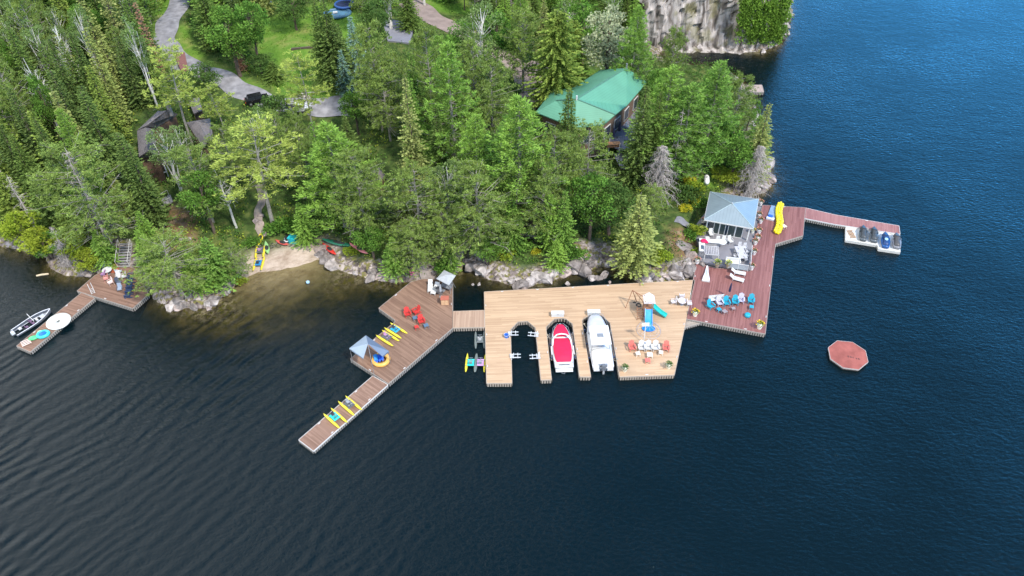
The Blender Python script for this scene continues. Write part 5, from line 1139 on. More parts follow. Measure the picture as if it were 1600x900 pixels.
def bicycle():
    r = empty('bicycle'); rb = mat("rubber"  , (.02, .02, .02)); 
    for x_ in (-.52, .52): MB().torus(.33, .03, 18, 5, (0, 0, 0), Matrix.Translation((x_, 0, .35)) @ Matrix.Rotation(R(90), 4, 'X')).build('wheel', rb, r)
    mb = MB(); mb.tube((-.52, 0, .35), (-.05, 0, .3), .02); mb.tube((-.05, 0, .3), (.4, 0, .8), .02); mb.tube((-.2, 0, .75), (.4, 0, .8), .02); mb.tube((-.05, 0, .3), (-.22, 0, .85), .02); mb.tube((.4, 0, .85), (.52, 0, .35), .02); mb.tube((-.52, 0, .35), (-.2, 0, .75), .02); mb.build('frame', mat("bike_grey", (.3, .25, .25), .4, .3), r)
    MB().box((-.22, 0, .9), (.25, .13, .05)).build('saddle', rb, r); MB().tube((.4, -.28, .95), (.4, .28, .95), .02).build('handlebar', GREY, r); return r
place('bicycle', bicycle, onG(*TQ(400, 300)), .2, 'grey bicycle standing at the top edge of the sand', 'bicycle')
r = empty('buoy', at(481.5, 443, -.12)); tag(r, 'small pale blue buoy floating off the beach', 'buoy'); MB().lathe([(.02, 0), (.2, .08), (.26, .25), (.2, .42), (.03, .5)], 12).build('float', mat("buoy_blue", (.35, .55, .70), .4), r, True); MB().torus(.06, .02, 8, 4, (0, 0, .53)).build('ring', GREY, r)
for k, (u, v, l_, c_) in enumerate([(418, 11, 'white propane tank in the shade at the top of the lawn', (.66, .70, .74)), (1103, 286, 'small white propane tank on the grass above the gazebo', (.82, .82, .80))]):
    q = onG(u, v); r = empty('propane_tank', q, .4 + k); tag(r, l_, 'tank'); rr_ = .42
    MB().loft([[(y, rr_ * s_ * math.cos(t), .62 + rr_ * s_ * math.sin(t)) for t in [2 * math.pi * j / 10 for j in range(10)]] for y, s_ in ((-1.0, .25), (-.85, .8), (-.6, 1), (.6, 1), (.85, .8), (1.0, .25))]).build('body', mat("tank_%d" % k, c_, .4), r, True)
    for x_ in (-.6, .6): MB().box((x_, 0, .12), (.12, .6, .26)).build('foot', GREY, r)
    MB().lathe([(.1, 0), (.1, .12)], 10, (0, 0, 1.02)).build('valve_cap', GREY, r)
# vehicles
def vehicle(cname, body, kind='suv'):
    def f():
        r = empty('parked_car'); bm_ = mat("car_" + cname, body, .25, .4, var=.03); gl = mat("car_glass", (.02, .025, .03), .1); rb = mat("rubber"  , (.02, .02, .02))
        prof = [(-2.4, .45), (-2.4, 1.0), (-1.45, 1.08), (1.2, 1.12), (2.3, 1.08), (2.4, .5)] if kind == 'pickup' else [(-2.3, .45), (-2.3, .95), (-1.3, 1.05), (2.2, 1.1), (2.3, .5)]
        rings = [[(x_, s_ * w_, z_) for x_, z_ in prof] for s_, w_ in ((-1, .96), (-1, .99), (1, .99), (1, .96))]
        MB().loft(rings).build('body', bm_, r)
        if kind == 'pickup':
            MB().box((1.35, 0, 1.14), (1.75, 1.55, .06)).build('cargo_bed', mat("bed_liner", (.03, .03, .03), .8), r); c0, ln = -.35, 1.9
        else: c0, ln = .35, 3.2
        MB().box((c0, 0, 1.38), (ln, 1.66, .62), taper=.84).build('cabin_glass', gl, r); MB().box((c0, 0, 1.72), (ln * .80, 1.42, .07)).build('roof', bm_, r)
        mb = MB()
        for x_ in (-.48, 0, .48): 
            for s in (-1, 1): mb.tube((c0 + x_ * ln, s * .82, 1.08), (c0 + x_ * ln * .84, s * .70, 1.70), .04)
        mb.build('window_pillar', bm_, r)
        for x_ in (-1.5, 1.45):
            for s in (-1, 1):
                wl = MB().tube((x_, s * .78, .36), (x_, s * 1.0, .36), .36, n=16).build('wheel', rb, r); MB().tube((x_, s * .99, .36), (x_, s * 1.015, .36), .2, n=12).build('rim', GREY, wl)
        for s in (-1, 1):
            MB().box((-2.36, s * .7, .85), (.1, .35, .16)).build('headlight', mat("lamp_w", (.8, .8, .75), .2), r); MB().box((2.36, s * .8, .85), (.08, .2, .25)).build('taillight', mat("lamp_r", (.5, .02, .02), .3), r); MB().box((-.95, s * 1.08, 1.15), (.15, .2, .14)).build('mirror', bm_, r)
        return r
    return f
q = onG(467, 175, .15); place('pickup', vehicle('silver', (.62, .63, .65), 'pickup'), q, R(188), 'silver pickup truck parked on the grey drive', 'truck', scale=(.84, .84, .84))
q = onG(403, 161, .15); place('suv', vehicle('blackc', (.015, .016, .02)), q, R(205), 'black car half hidden by trees at the drive', 'car', scale=(.8, .8, .8))
# trampoline, pool, log, stones
def tramp():
    r = empty('trampoline'); MB().torus(1.7, .22, 28, 6, (0, 0, .8)).build('edge_pad', mat("tramp_blue", (.03, .09, .28), .5), r, True); MB().lathe([(1.55, .80), (1.55, .83), (.01, .83)], 28).build('jumping_mat', mat("tramp_mat", (.02, .03, .08), .7), r)
    for k in range(6): a = k * math.pi / 3; MB().tube((1.6 * math.cos(a), 1.6 * math.sin(a), 0), (1.6 * math.cos(a), 1.6 * math.sin(a), .8), .04).build('leg', GREY, r)
    return r
place('tramp', tramp, onG(539, 13), 0, 'blue round trampoline at the top of the lawn', 'trampoline')
def pool():
    r = empty('paddling_pool'); MB().torus(2.0, .25, 28, 8, (0, 0, .25), Matrix.Diagonal((1.2, .9, 1, 1))).build('wall', mat("pool_w", (.07, .16, .25), .4), r, True); MB().lathe([(1.9, .1), (1.9, .2), (.02, .2)], 28, (0, 0, 0), 1.2, .9).build('water_surface', mat("pool_in", (.10, .22, .33), .1), r); MB().box((-.3, .2, .4), (.8, .5, .2)).build('toy', WHITE, r); return r
place('pool', pool, onG(527, 23), .2, 'blue inflatable paddling pool in front of the trampoline', 'pool')
rz_, L_, c_ = dirG((462, 76), (488, 74.5)); r = empty('timber_edging', onG(475, 76), rz_ + R(90)); tag(r, 'dark timber beam lying across the lawn', 'beam'); MB().box((0, 0, .15), (4.2, .3, .3)).build('beam', TIMB, r)
for s in (-1.9, 1.9): MB().box((s, 0, .1), (.2, .4, .35)).build('end_block', TIMB, r)
rz_, L_, c_ = dirG((819, 372), (868, 379)); r = empty('log_rail', onG(843, 377), rz_ + R(90)); tag(r, 'pale peeled log rail on posts above the shore rocks', 'rail'); pl = mat("peeled_log", (.55, .45, .30), .8)
MB().tube((-2.7, 0, .7), (2.7, 0, .75), .1, .08, 8).build('beam', pl, r)
for s in (-2.4, 0, 2.4): MB().tube((s, 0, -.3), (s, 0, .7), .09, n=8).build('post', pl, r)

# ------------------------------------------------------------------ boulders
ROCKM = [mat("boulder_pale", (.40, .355, .33), .9, var=.5, scale=1.6, spec=.15, bump=.6), mat("boulder_grey", (.23, .20, .185), .9, var=.5, scale=1.8, spec=.15, bump=.6), mat("boulder_pink", (.36, .29, .26), .9, var=.5, scale=1.6, spec=.15, bump=.6)]
def rock_mesh(seed, cuts=15):
    import bmesh
    rg = random.Random(seed); bm = bmesh.new(); bmesh.ops.create_icosphere(bm, subdivisions=3, radius=1.0)
    pl_ = []
    for _ in range(cuts):
        v = Vector((rg.gauss(0, 1), rg.gauss(0, 1), rg.gauss(0, .8))).normalized(); pl_.append((v, rg.uniform(.42, .82)))
    for v in bm.verts:
        for n_, d_ in pl_:
            k = v.co.dot(n_) - d_
            if k > 0: v.co -= n_ * k
        v.co += Vector((rg.gauss(0, .012), rg.gauss(0, .012), rg.gauss(0, .012)))
    me = bpy.data.meshes.new("boulder"); bm.to_mesh(me); bm.free(); return me
RM = [[rock_mesh(s) for s in range(6)] for _ in ROCKM]
for a_, mts in zip(RM, ROCKM):
    for me in a_: me.materials.append(mts)
def boulder(p, s, tone, seed, label, group, sink=.35, name='boulder'):
    rg = random.Random(seed); o = bpy.data.objects.new(name, RM[tone][seed % 6]); COL.objects.link(o)
    o.scale = (s * rg.uniform(.8, 1.3), s * rg.uniform(.7, 1.1), s * rg.uniform(.5, .85)); o.rotation_euler = (rg.uniform(-.4, .4), rg.uniform(-.4, .4), rg.uniform(0, 6)); o.location = (p.x, p.y, p.z + s * (.5 - sink)); return tag(o, label, 'boulder', group)
for k, (u, v, s, t, l_) in enumerate([(911, 427, 1.35, 1, 'squarish grey boulder at the waterline, biggest of those behind the tan dock'), (924, 436, .75, 0, 'pale boulder in the water, first of three close together'), (935, 436, .7, 1, 'grey boulder in the water, middle of three close together'), (944, 432, .85, 1, 'grey boulder in the water, last of three close together'),
      (886, 444, .5, 0, 'small pale boulder alone in the water by the tan dock edge'), (1003, 438, 1.1, 1, 'tall grey boulder touching the tan dock edge'), (953, 442, .35, 2, 'little brownish boulder nearly under water behind the tan dock'), (327, 484, .5, 2, 'orange pink rock in the water below the left point'),
      (739, 445, .35, 0, 'small pale rock under the trees right of the brown dock'), (748, 445, .38, 0, 'slightly larger pale rock beside the small one'), (1056, 227, 1.0, 0, 'round pale boulder among the trees behind the dead tree'), (749, 398, .9, 0, 'pale rock slab in the grass above the shore'), (727, 408, .7, 0, 'cream boulder at the head of the little cove'),
      (374, 426, .8, 0, 'white boulder at the left end of the beach'), (1095, 415, 1.3, 1, 'grey boulder pressed against the patio'), (1076, 424, 1.4, 1, 'large round boulder beside the red dock')]):
    p = at(u, v, 0) if v > 426 and u not in (374, ) else G(u, v); boulder(p, s, t, k * 7 + 1, l_, None)
shore_groups = [([(268,477),(290,477),(312,480),(333,474),(346,462),(362,448)], 17, 'pale boulder on the rocky point left of the beach'), ([(500,400),(512,407),(528,417),(548,425),(575,431),(600,437),(628,440)], 16, 'grey boulder on the shore between the beach and the brown dock'),
     ([(728,412),(745,424),(766,433),(790,440),(815,445),(840,440),(862,434)], 20, 'pink grey boulder on the shore behind the tan dock'), ([(880,424),(900,420),(925,416),(955,412),(975,420)], 12, 'weathered boulder on the shore behind the middle of the tan dock'), ([(985,428),(1004,434),(1026,436),(1050,432),(1072,424),(1080,405),(1070,385)], 22, 'pale boulder heaped between the tan dock and the patio'),
     ([(128,430),(150,422),(170,417)], 8, 'dark boulder between the left platform and the forest'), ([(1150,306),(1176,302),(1195,296)], 9, 'pinkish boulder behind the gazebo by the water'), ([(1060,80),(1110,79),(1150,79),(1190,84),(1218,74),(1228,45),(1234,15)], 16, 'pale boulder at the foot of the cliff'), ([(1204,284),(1205,262),(1197,236)], 6, 'grey boulder under the leaning trees by the open lake')]
ORDS = 'first second third fourth fifth sixth seventh eighth ninth tenth eleventh twelfth thirteenth fourteenth fifteenth sixteenth seventeenth eighteenth nineteenth twentieth twenty-first twenty-second twenty-third twenty-fourth twenty-fifth twenty-sixth twenty-seventh twenty-eighth twenty-ninth thirtieth'.split()
sd_ = 100
for pts, n_, l_ in shore_groups:
    rg = random.Random(len(l_)); arr = []
    for k in range(n_):
        i = rg.randrange(len(pts) - 1); t = rg.random(); u = pts[i][0] * (1 - t) + pts[i + 1][0] * t + rg.uniform(-4, 4); v = pts[i][1] * (1 - t) + pts[i + 1][1] * t + rg.uniform(-9, 4)
        arr.append((u, v, rg.uniform(.5, 1.5), rg.choice((0, 0, 1, 1, 2)) if 'dark' not in l_ else 1))
    arr.sort()
    for k, (u, v, s_, t_) in enumerate(arr):
        p = G(u, v); p.z = max(p.z, -.1); sd_ += 1; tone, rest = l_.split(' boulder ', 1); boulder(p, s_, t_, sd_, f"{ORDS[k]} boulder from the left, {rest}", 'boulders ' + rest, .5)
for k, (u, v) in enumerate([(459, 152), (465, 150), (471, 151), (477, 152), (482, 152)]): boulder(G(u, v), .55, 0, 900 + k, ORDS[k] + ' whitish stone from the left in the little row beside the drive', 'whitish stones beside the drive', name='stone')
for k, (u, v) in enumerate([(405, 338), (402, 345), (408, 350), (403, 356)]): boulder(G(u, v), .8, 2, 920 + k, ORDS[k] + ' flat pale stone down the path to the beach', 'stepping stones on the beach path', .6, 'stepping_stone')
for k, (u, v) in enumerate([(282, 376), (290, 375), (297, 375)]): boulder(G(u, v), .45, 0, 930 + k, ORDS[k] + ' white stone from the left in the dry clearing', 'white stones in the clearing', name='stone')

# ------------------------------------------------------------------ cliff
def cliff():
    cp = [(1004, 84, 9), (1030, 78, 14), (1052, 77, 20), (1078, 76, 24), (1105, 77, 26), (1130, 77, 26), (1148, 79, 25), (1168, 81, 21), (1192, 81, 17), (1214, 71, 13), (1222, 46, 11), (1228, 16, 10), (1234, -20, 9), (1232, -70, 9)]
    B = [at(u, v, 0) for u, v, _ in cp]; Hs = [h for _, _, h in cp]; Q = []
    for i in range(len(B) - 1):
        n_ = max(2, int((B[i + 1] - B[i]).length / .45))
        for k in range(n_): t = k / n_; Q.append((B[i].lerp(B[i + 1], t), Hs[i] * (1 - t) + Hs[i + 1] * t))
    nz_ = 44; vs = []; fs = []; N = len(Q)
    for i, (b, h) in enumerate(Q):
        t = (Q[min(i + 1, N - 1)][0] - Q[max(i - 1, 0)][0]).normalized(); inn = Vector((-t.y, t.x, 0))
        for j in range(nz_ + 3):
            u = min(j / nz_, 1); z = -1.2 + (h + 1.2) * u
            back = .25 + 1.8 * u ** 1.5 + (4.5 if j > nz_ else 0) + (5 if j > nz_ + 1 else 0)
            s = i * .45; col = float(vnoise(s, 7.0, 3.1, 3)); blk = float(vnoise(s + 1.5 * col, z * .25, 1.2, 4)); fine = float(vnoise(s, z, .7, 8)); lg = float(vnoise(s * 1.0, z * .5, 6, 9))
            step_ = math.floor(blk * 4) / 4
            back += (step_ - .5) * 2.0 + (fine - .5) * .6 + (lg - .5) * 2.2 + (1.2 if u < .06 else 0) * -1
            p = b + inn * back; vs.append((p.x, p.y, z + (fine - .5) * .3 - (.8 if j > nz_ + 1 else 0)))
    M_ = nz_ + 3
    for i in range(N - 1):
        for j in range(M_ - 1): fs.append((i * M_ + j, (i + 1) * M_ + j, (i + 1) * M_ + j + 1, i * M_ + j + 1))
    mt, n, l, b = new_mat("cliff_rock"); b.inputs['Roughness'].default_value = .9; b.inputs['Specular IOR Level'].default_value = .15
    g = n.new("ShaderNodeNewGeometry"); mp = n.new("ShaderNodeMapping"); mp.inputs['Scale'].default_value = (1, 1, .22); l.new(g.outputs['Position'], mp.inputs['Vector'])
    z1 = n.new("ShaderNodeTexNoise"); z1.inputs['Scale'].default_value = .9; z1.inputs['Detail'].default_value = 9; z1.inputs['Distortion'].default_value = .5; l.new(mp.outputs[0], z1.inputs['Vector'])
    rp = n.new("ShaderNodeValToRGB"); e = rp.color_ramp.elements
    while len(e) < 5: e.new(.5)
    for k, (p_, c_) in enumerate([(.30, (.05, .045, .04)), (.42, (.20, .17, .15)), (.52, (.36, .33, .31)), (.63, (.50, .44, .40)), (.75, (.62, .58, .54))]): e[k].position = p_; e[k].color = col4(c_)
    l.new(z1.outputs['Fac'], rp.inputs[0])
    z2 = n.new("ShaderNodeTexNoise"); z2.inputs['Scale'].default_value = .35; z2.inputs['Detail'].default_value = 8; l.new(g.outputs['Position'], z2.inputs['Vector'])
    r2 = n.new("ShaderNodeValToRGB"); r2.color_ramp.elements[0].position = .52; r2.color_ramp.elements[1].position = .62; l.new(z2.outputs['Fac'], r2.inputs[0])
    mx_ = n.new("ShaderNodeMix"); mx_.data_type = 'RGBA'; mx_.inputs[7].default_value = (.17, .16, .06, 1)
    mu = n.new("ShaderNodeMath"); mu.operation = 'MULTIPLY'; mu.inputs[1].default_value = .55; l.new(r2.outputs[0], mu.inputs[0]); l.new(mu.outputs[0], mx_.inputs[0]); l.new(rp.outputs[0], mx_.inputs[6]); l.new(mx_.outputs[2], b.inputs['Base Color'])
    bp = n.new("ShaderNodeBump"); bp.inputs['Strength'].default_value = .9; bp.inputs['Distance'].default_value = .4; l.new(z1.outputs['Fac'], bp.inputs['Height']); l.new(bp.outputs[0], b.inputs['Normal'])
    o = MB().add(vs, fs).build('cliff', mt); return tag(o, kind='structure')
cliff()

# ------------------------------------------------------------------ house with the green roof
HGZ = G(925, 190).z + .2
def house():
    ez, rz = HGZ + 4.3, HGZ + 7.2
    v = dict(A=at(979, 106, rz), B=at(901, 155, rz), C=at(938, 109, ez), Dd=at(896, 137, ez), E=at(1011, 128, ez), Ff=at(979, 165, ez), K=at(961, 179, ez + .9), Lx=at(944, 194, ez), N=at(865, 139, ez), O=at(837, 175, ez), Pp=at(869, 157, ez + 1.6), Mm=at(898, 199, ez))
    c = v['B']; r = empty('green_roofed_house', (c.x, c.y, HGZ)); tag(r, 'lakeside house under a big sea green roof', 'house'); o_ = Vector((c.x, c.y, HGZ)); w_ = {k: p - o_ for k, p in v.items()}
    def gm_(name, c1):
        mt, n, l, b = new_mat(name); b.inputs['Roughness'].default_value = .6; t = n.new("ShaderNodeNewGeometry"); z = n.new("ShaderNodeTexNoise"); z.inputs['Scale'].default_value = .5; z.inputs['Detail'].default_value = 9; l.new(t.outputs['Position'], z.inputs['Vector'])
        s_ = n.new("ShaderNodeSeparateXYZ"); l.new(t.outputs['Position'], s_.inputs[0]); m_ = n.new("ShaderNodeMath"); m_.operation = 'MULTIPLY'; m_.inputs[1].default_value = 4.5; l.new(s_.outputs['Z'], m_.inputs[0]); f = n.new("ShaderNodeMath"); f.operation = 'FRACT'; l.new(m_.outputs[0], f.inputs[0])
        lt = n.new("ShaderNodeMath"); lt.operation = 'LESS_THAN'; lt.inputs[1].default_value = .2; l.new(f.outputs[0], lt.inputs[0])
        r_ = n.new("ShaderNodeMapRange"); r_.inputs['To Min'].default_value = .82; r_.inputs['To Max'].default_value = 1.2; l.new(z.outputs['Fac'], r_.inputs['Value']); q_ = n.new("ShaderNodeMath"); q_.operation = 'MULTIPLY_ADD'; q_.inputs[1].default_value = -.12; l.new(lt.outputs[0], q_.inputs[0]); l.new(r_.outputs[0], q_.inputs[2])
        vv = n.new("ShaderNodeVectorMath"); vv.operation = 'SCALE'; vv.inputs[0].default_value = c1; l.new(q_.outputs[0], vv.inputs['Scale']); l.new(vv.outputs[0], b.inputs['Base Color']); return mt
    GRN = gm_("green_shingle", (.095, .29, .19)); FAS = mat("green_fascia", (.08, .20, .15), .6); CED = mat("cedar_wall", (.15, .10, .07), .8, var=.15); GLS = mat("win_glass", (.04, .05, .06), .1)
    for f in (('A', 'E', 'Ff', 'B'), ('A', 'B', 'Dd', 'C'), ('B', 'Ff', 'K'), ('B', 'K', 'Lx'), ('B', 'Lx', 'Mm'), ('B', 'Mm', 'Pp'), ('Pp', 'Mm', 'O'), ('Pp', 'O', 'N'), ('B', 'Pp', 'N', 'Dd')):
        P = [w_[k] for k in f]; n_ = len(P); th = Vector((0, 0, -.16))
        MB().add([tuple(p) for p in P] + [tuple(p + th) for p in P], [tuple(range(n_)), tuple(range(n_, 2 * n_))[::-1]] + [(i, n_ + i, n_ + (i + 1) % n_, (i + 1) % n_) for i in range(n_)]).build('roof', GRN, r)
    for a, b in (('A', 'B'), ('B', 'K'), ('B', 'Pp')): MB().tube(w_[a] + Vector((0, 0, .03)), w_[b] + Vector((0, 0, .03)), .09).build('ridge_cap', FAS, r)
    MB().tube(w_['B'] + Vector((0, 0, -.3)), w_['B'] + Vector((0, 0, .55)), .12, n=10).build('roof_vent', WHITE, r); MB().tube(w_['A'] + Vector((0, 0, -.3)), w_['A'] + Vector((0, 0, .7)), .15, n=10).build('chimney', GREY, r)
    cen = sum((w_[k] for k in ('C', 'E', 'Ff', 'K', 'Lx', 'Mm', 'O', 'N')), Vector()) / 8
    fp = [(w_[k].lerp(cen, .12)) for k in ('C', 'E', 'Ff', 'Lx', 'Mm', 'O', 'N', 'Dd')]
    MB().prism([(p.x, p.y) for p in fp], -2.5, ez - HGZ - .15).build('wall', CED, r)
    for i, (a, b) in enumerate(((fp[1], fp[2]), (fp[2], fp[3]), (fp[3], fp[4]), (fp[4], fp[5]))):
        d = b - a; L = d.length; an = math.atan2(d.y, d.x); nw = max(1, int(L / 2.6))
        for k in range(nw):
            p = a + d * (k + .5) / nw; wf = MB().box((p.x, p.y, 1.9), (1.7, .22, 1.9), an).build('window', WHITE, r); MB().box((p.x, p.y, 1.9), (1.5, .26, 1.7), an).build('pane', GLS, wf)
    return r, o_
hr, ho = house()
# terrace of the house and its furniture
TZ = HGZ + .3
tp = [at(u, v, TZ) for u, v in [(950, 200), (985, 165), (1006, 170), (1000, 235), (968, 234), (952, 226)]]; c = sum(tp, Vector()) / len(tp); tr_ = empty('house_terrace', (c.x, c.y, TZ)); tag(tr_, 'dark grey terrace on the lake side of the green roofed house', 'terrace')
MB().prism([(p.x - c.x, p.y - c.y) for p in tp], -.15, 0).build('deck', plank_mat("terrace_boards", (.13, .13, .16), (.22, .22, .26), .15, R(80)), tr_)
for p in tp: MB().tube((p.x - c.x, p.y - c.y, -5), (p.x - c.x, p.y - c.y, 1.0), .09).build('post', WHITE, tr_)
low = [at(u, v, TZ - 1.6) for u, v in [(958, 240), (995, 238), (1000, 258), (990, 266), (970, 262)]]; c2 = sum(low, Vector()) / len(low); lw = empty('lower_deck', (c2.x, c2.y, TZ - 1.6)); tag(lw, 'pale grey boarded lower deck below the house terrace', 'deck')
MB().prism([(p.x - c2.x, p.y - c2.y) for p in low], -.2, 0).build('deck', plank_mat("lower_boards", (.30, .32, .36), (.42, .44, .48), .25, R(90), gap=.6), lw)
for p in low: MB().tube((p.x - c2.x, p.y - c2.y, -5), (p.x - c2.x, p.y - c2.y, -.1), .1).build('post', TIMB, lw)
T9 = lambda a, b: (900 + a / 8.18, 150 + b / 8.18)
def TP(a, b): return at(*T9(a, b), TZ)
for k, (u, v, l_) in enumerate([(470, 600, 'nearest the lower deck'), (515, 395, 'closest to the house wall'), (560, 400, 'in the middle of the terrace'), (545, 520, 'behind the grey chairs')]): place('umb_navy', None, TP(u, v), 0, f'closed navy umbrella on the house terrace, {l_}', 'umbrella', 'navy umbrellas on the terrace', scale=(1.5, 1.5, 1.1))
place('rt_white', None, TP(468, 395), 0, 'white round table against the house wall on the terrace', 'table', scale=(.8, .8, 1)); place('rt_white', None, TP(660, 160), 0, 'white round table under the roof corner of the house', 'table', scale=(.8, .8, 1))
place('pc_white', None, TP(478, 455), .3, 'white chair beside the round table on the house terrace', 'chair'); place('pc_white', None, TP(415, 500), -.6, 'white chair at the outer left corner of the house terrace', 'chair'); place('pc_white', None, TP(660, 420), 1.0, 'white chair on the tree side of the house terrace', 'chair')
place('pl_orange', planter('orange', (.55, .30, .15), (.80, .38, .03)), TP(640, 250), 0, 'pot of orange flowers at the house corner', 'planter', scale=(1.8, 1.8, 1.8))
def platform_box():
    r = empty('wooden_step'); MB().box((0, 0, .25), (1.9, .7, .5)).build('riser', mat("cedar"  , (.50, .24, .13)), r); MB().box((0, -.05, .52), (2.0, .85, .05)).build('tread', mat("orange_wood", (.62, .30, .14), .7), r); return r
place('ostep', platform_box, TP(475, 640), .1, 'orange wooden step at the lower edge of the house terrace', 'step')
# white picket gate by the house
rail(G(948, 92) + Vector((0, 0, .05)), G(975, 100) + Vector((0, 0, .05)), 'white gate railing in the trees behind the green roofed house', 1.2, 'gate_railing')

# ------------------------------------------------------------------ grey roofed cottage, shed
CZ = G(275, 235).z
GSH = mat("grey_shingle", (.19, .17, .175), .9, var=.18, scale=2.5, bump=.3); LOGW = mat("brown_wall", (.16, .10, .07), .85, var=.15)
ct = at(275, 190, CZ + 3); ct.z = CZ; cot = empty('grey_cottage', ct); tag(cot, 'brown cottage with grey shingle roofs half hidden by trees', 'cottage')
def gable(root, corners, ez, rz, ridge, nm='roof'):
    """corners: 4 px points of the eaves at z=ez in order; ridge: 2 px points at z=rz"""
    o_ = Vector(root.location); c_ = [at(u, v, ez) - o_ for u, v in corners]; rr_ = [at(u, v, rz) - o_ for u, v in ridge]; th = Vector((0, 0, -.15))
    for f in ((c_[0], c_[1], rr_[1], rr_[0]), (rr_[0], rr_[1], c_[2], c_[3]), (c_[1], c_[2], rr_[1]), (c_[3], c_[0], rr_[0])):
        n_ = len(f); MB().add([tuple(p) for p in f] + [tuple(p + th) for p in f], [tuple(range(n_)), tuple(range(n_, 2 * n_))[::-1]] + [(i, n_ + i, n_ + (i + 1) % n_, (i + 1) % n_) for i in range(n_)]).build(nm, GSH, root)
    cen = sum(c_, Vector()) / 4; MB().prism([(p.lerp(cen, .1).x, p.lerp(cen, .1).y) for p in c_], -2.5, ez - o_.z - .15).build('wall', LOGW, root)
    return c_
c_ = gable(cot, [(219, 206), (222, 196), (250, 172), (285, 178)][:0] or [(215, 203), (243, 199), (277, 178), (247, 173)], CZ + 3.2, CZ + 5.2, [(229, 196), (262, 171)])
gable(cot, [(217, 245), (246, 243), (240, 201), (214, 204)], CZ + 3.2, CZ + 5.0, [(231, 236), (228, 199)])
gable(cot, [(291, 191), (318, 231), (334, 222), (328, 185)], CZ + 3.0, CZ + 4.4, [(308, 190), (325, 220)])
gable(cot, [(294, 156), (303, 178), (316, 172), (311, 152)], CZ + 3.0, CZ + 3.8, [(302, 154), (310, 174)])
MB().tube((at(268, 180, CZ + 4) - Vector(ct)), (at(268, 180, CZ + 4) - Vector(ct)) + Vector((0, 0, 2.2)), .35, n=8).build('chimney', mat("stone_chim", (.3, .28, .26), .9), cot)
for (u, v) in ((322, 232), (330, 226)):
    p = at(u, v, CZ + 1.2) - Vector(ct); wf = MB().box(tuple(p), (1.2, .25, 1.0), .3).build('window', WHITE, cot); MB().box(tuple(p), (1.0, .3, .8), .3).build('pane', mat("win_glass"  , (.04, .05, .06)), wf)
q = G(592, 290); sh = empty('garden_shed', q); tag(sh, 'small shed with a dark pointed roof among the pines', 'shed'); gable(sh, [(579, 268), (593, 285), (602, 272), (592, 262)], q.z + 2.4, q.z + 3.6, [(590, 268.5), (592, 266.5)])
# beach side arch, white garden frame in the trees
q = G(247, 275); gf = empty('garden_border', q, .5); tag(gf, 'white square garden border among the birches above the steps', 'border')
for a, b in (((-1.3, -1.1), (1.3, -1.1)), ((-1.3, 1.1), (1.3, 1.1)), ((-1.3, -1.1), (-1.3, 1.1)), ((1.3, -1.1), (1.3, 1.1))): MB().tube((*a, 1.0), (*b, 1.0), .09).build('rail', WHITE, gf); MB().tube((*a, -.5), (*a, 1.0), .07).build('post', WHITE, gf)

# ------------------------------------------------------------------ trees
BARK = mat("bark_brown", (.12, .09, .07), .95, var=.3, scale=4); BARKG = mat("bark_grey", (.25, .235, .205), .95, var=.3, scale=4); BIRCH = mat("bark_birch", (.62, .60, .56), .8, var=.3, scale=3); DEADW = mat("dead_wood", (.40, .36, .34), .95, var=.2, scale=3)
def trunk(H, r0, mt, parent, lean=.0, n=7, top=.97, seed=0):
    rg = random.Random(seed); pts = []; rad = []
    for i in range(n):
        u = i / (n - 1) * top; pts.append((lean * H * u * u + rg.uniform(-.1, .1) * (i > 0), rg.uniform(-.1, .1) * (i > 0), -.4 + (H + .4) * u)); rad.append(max(.02, r0 * (1 - u) ** .8 + .015))
    MB().path(pts, 0, 7, rad).build('trunk', mt, parent); return pts
def stick(pts, u):
    k = u * (len(pts) - 1); i = min(int(k), len(pts) - 2); t = k - i; a, b = pts[i], pts[i + 1]; return np.array([a[j] * (1 - t) + b[j] * t for j in range(3)])
def twigs(name, segs, mt, parent):
    """thin tapered three sided limbs; segs: (p, q, r)"""
    vs = []; fs = []
    for p, q, r in segs:
        o = len(vs); p = np.array(p, float); q = np.array(q, float); d = q - p; d /= np.linalg.norm(d) + 1e-9
        s = np.cross(d, [0, 0, 1.0]); s = s / (np.linalg.norm(s) + 1e-9) if np.linalg.norm(s) > 1e-3 else np.array([1., 0, 0]); t = np.cross(d, s)
        for a in (0, 2.1, 4.2): vs.append(tuple(p + (s * math.cos(a) + t * math.sin(a)) * r))
        for a in (0, 2.1, 4.2): vs.append(tuple(q + (s * math.cos(a) + t * math.sin(a)) * r * .35))
        fs += [(o, o + 1, o + 4, o + 3), (o + 1, o + 2, o + 5, o + 4), (o + 2, o, o + 3, o + 5)]
    return MB().add(vs, fs).build(name, mt, parent)
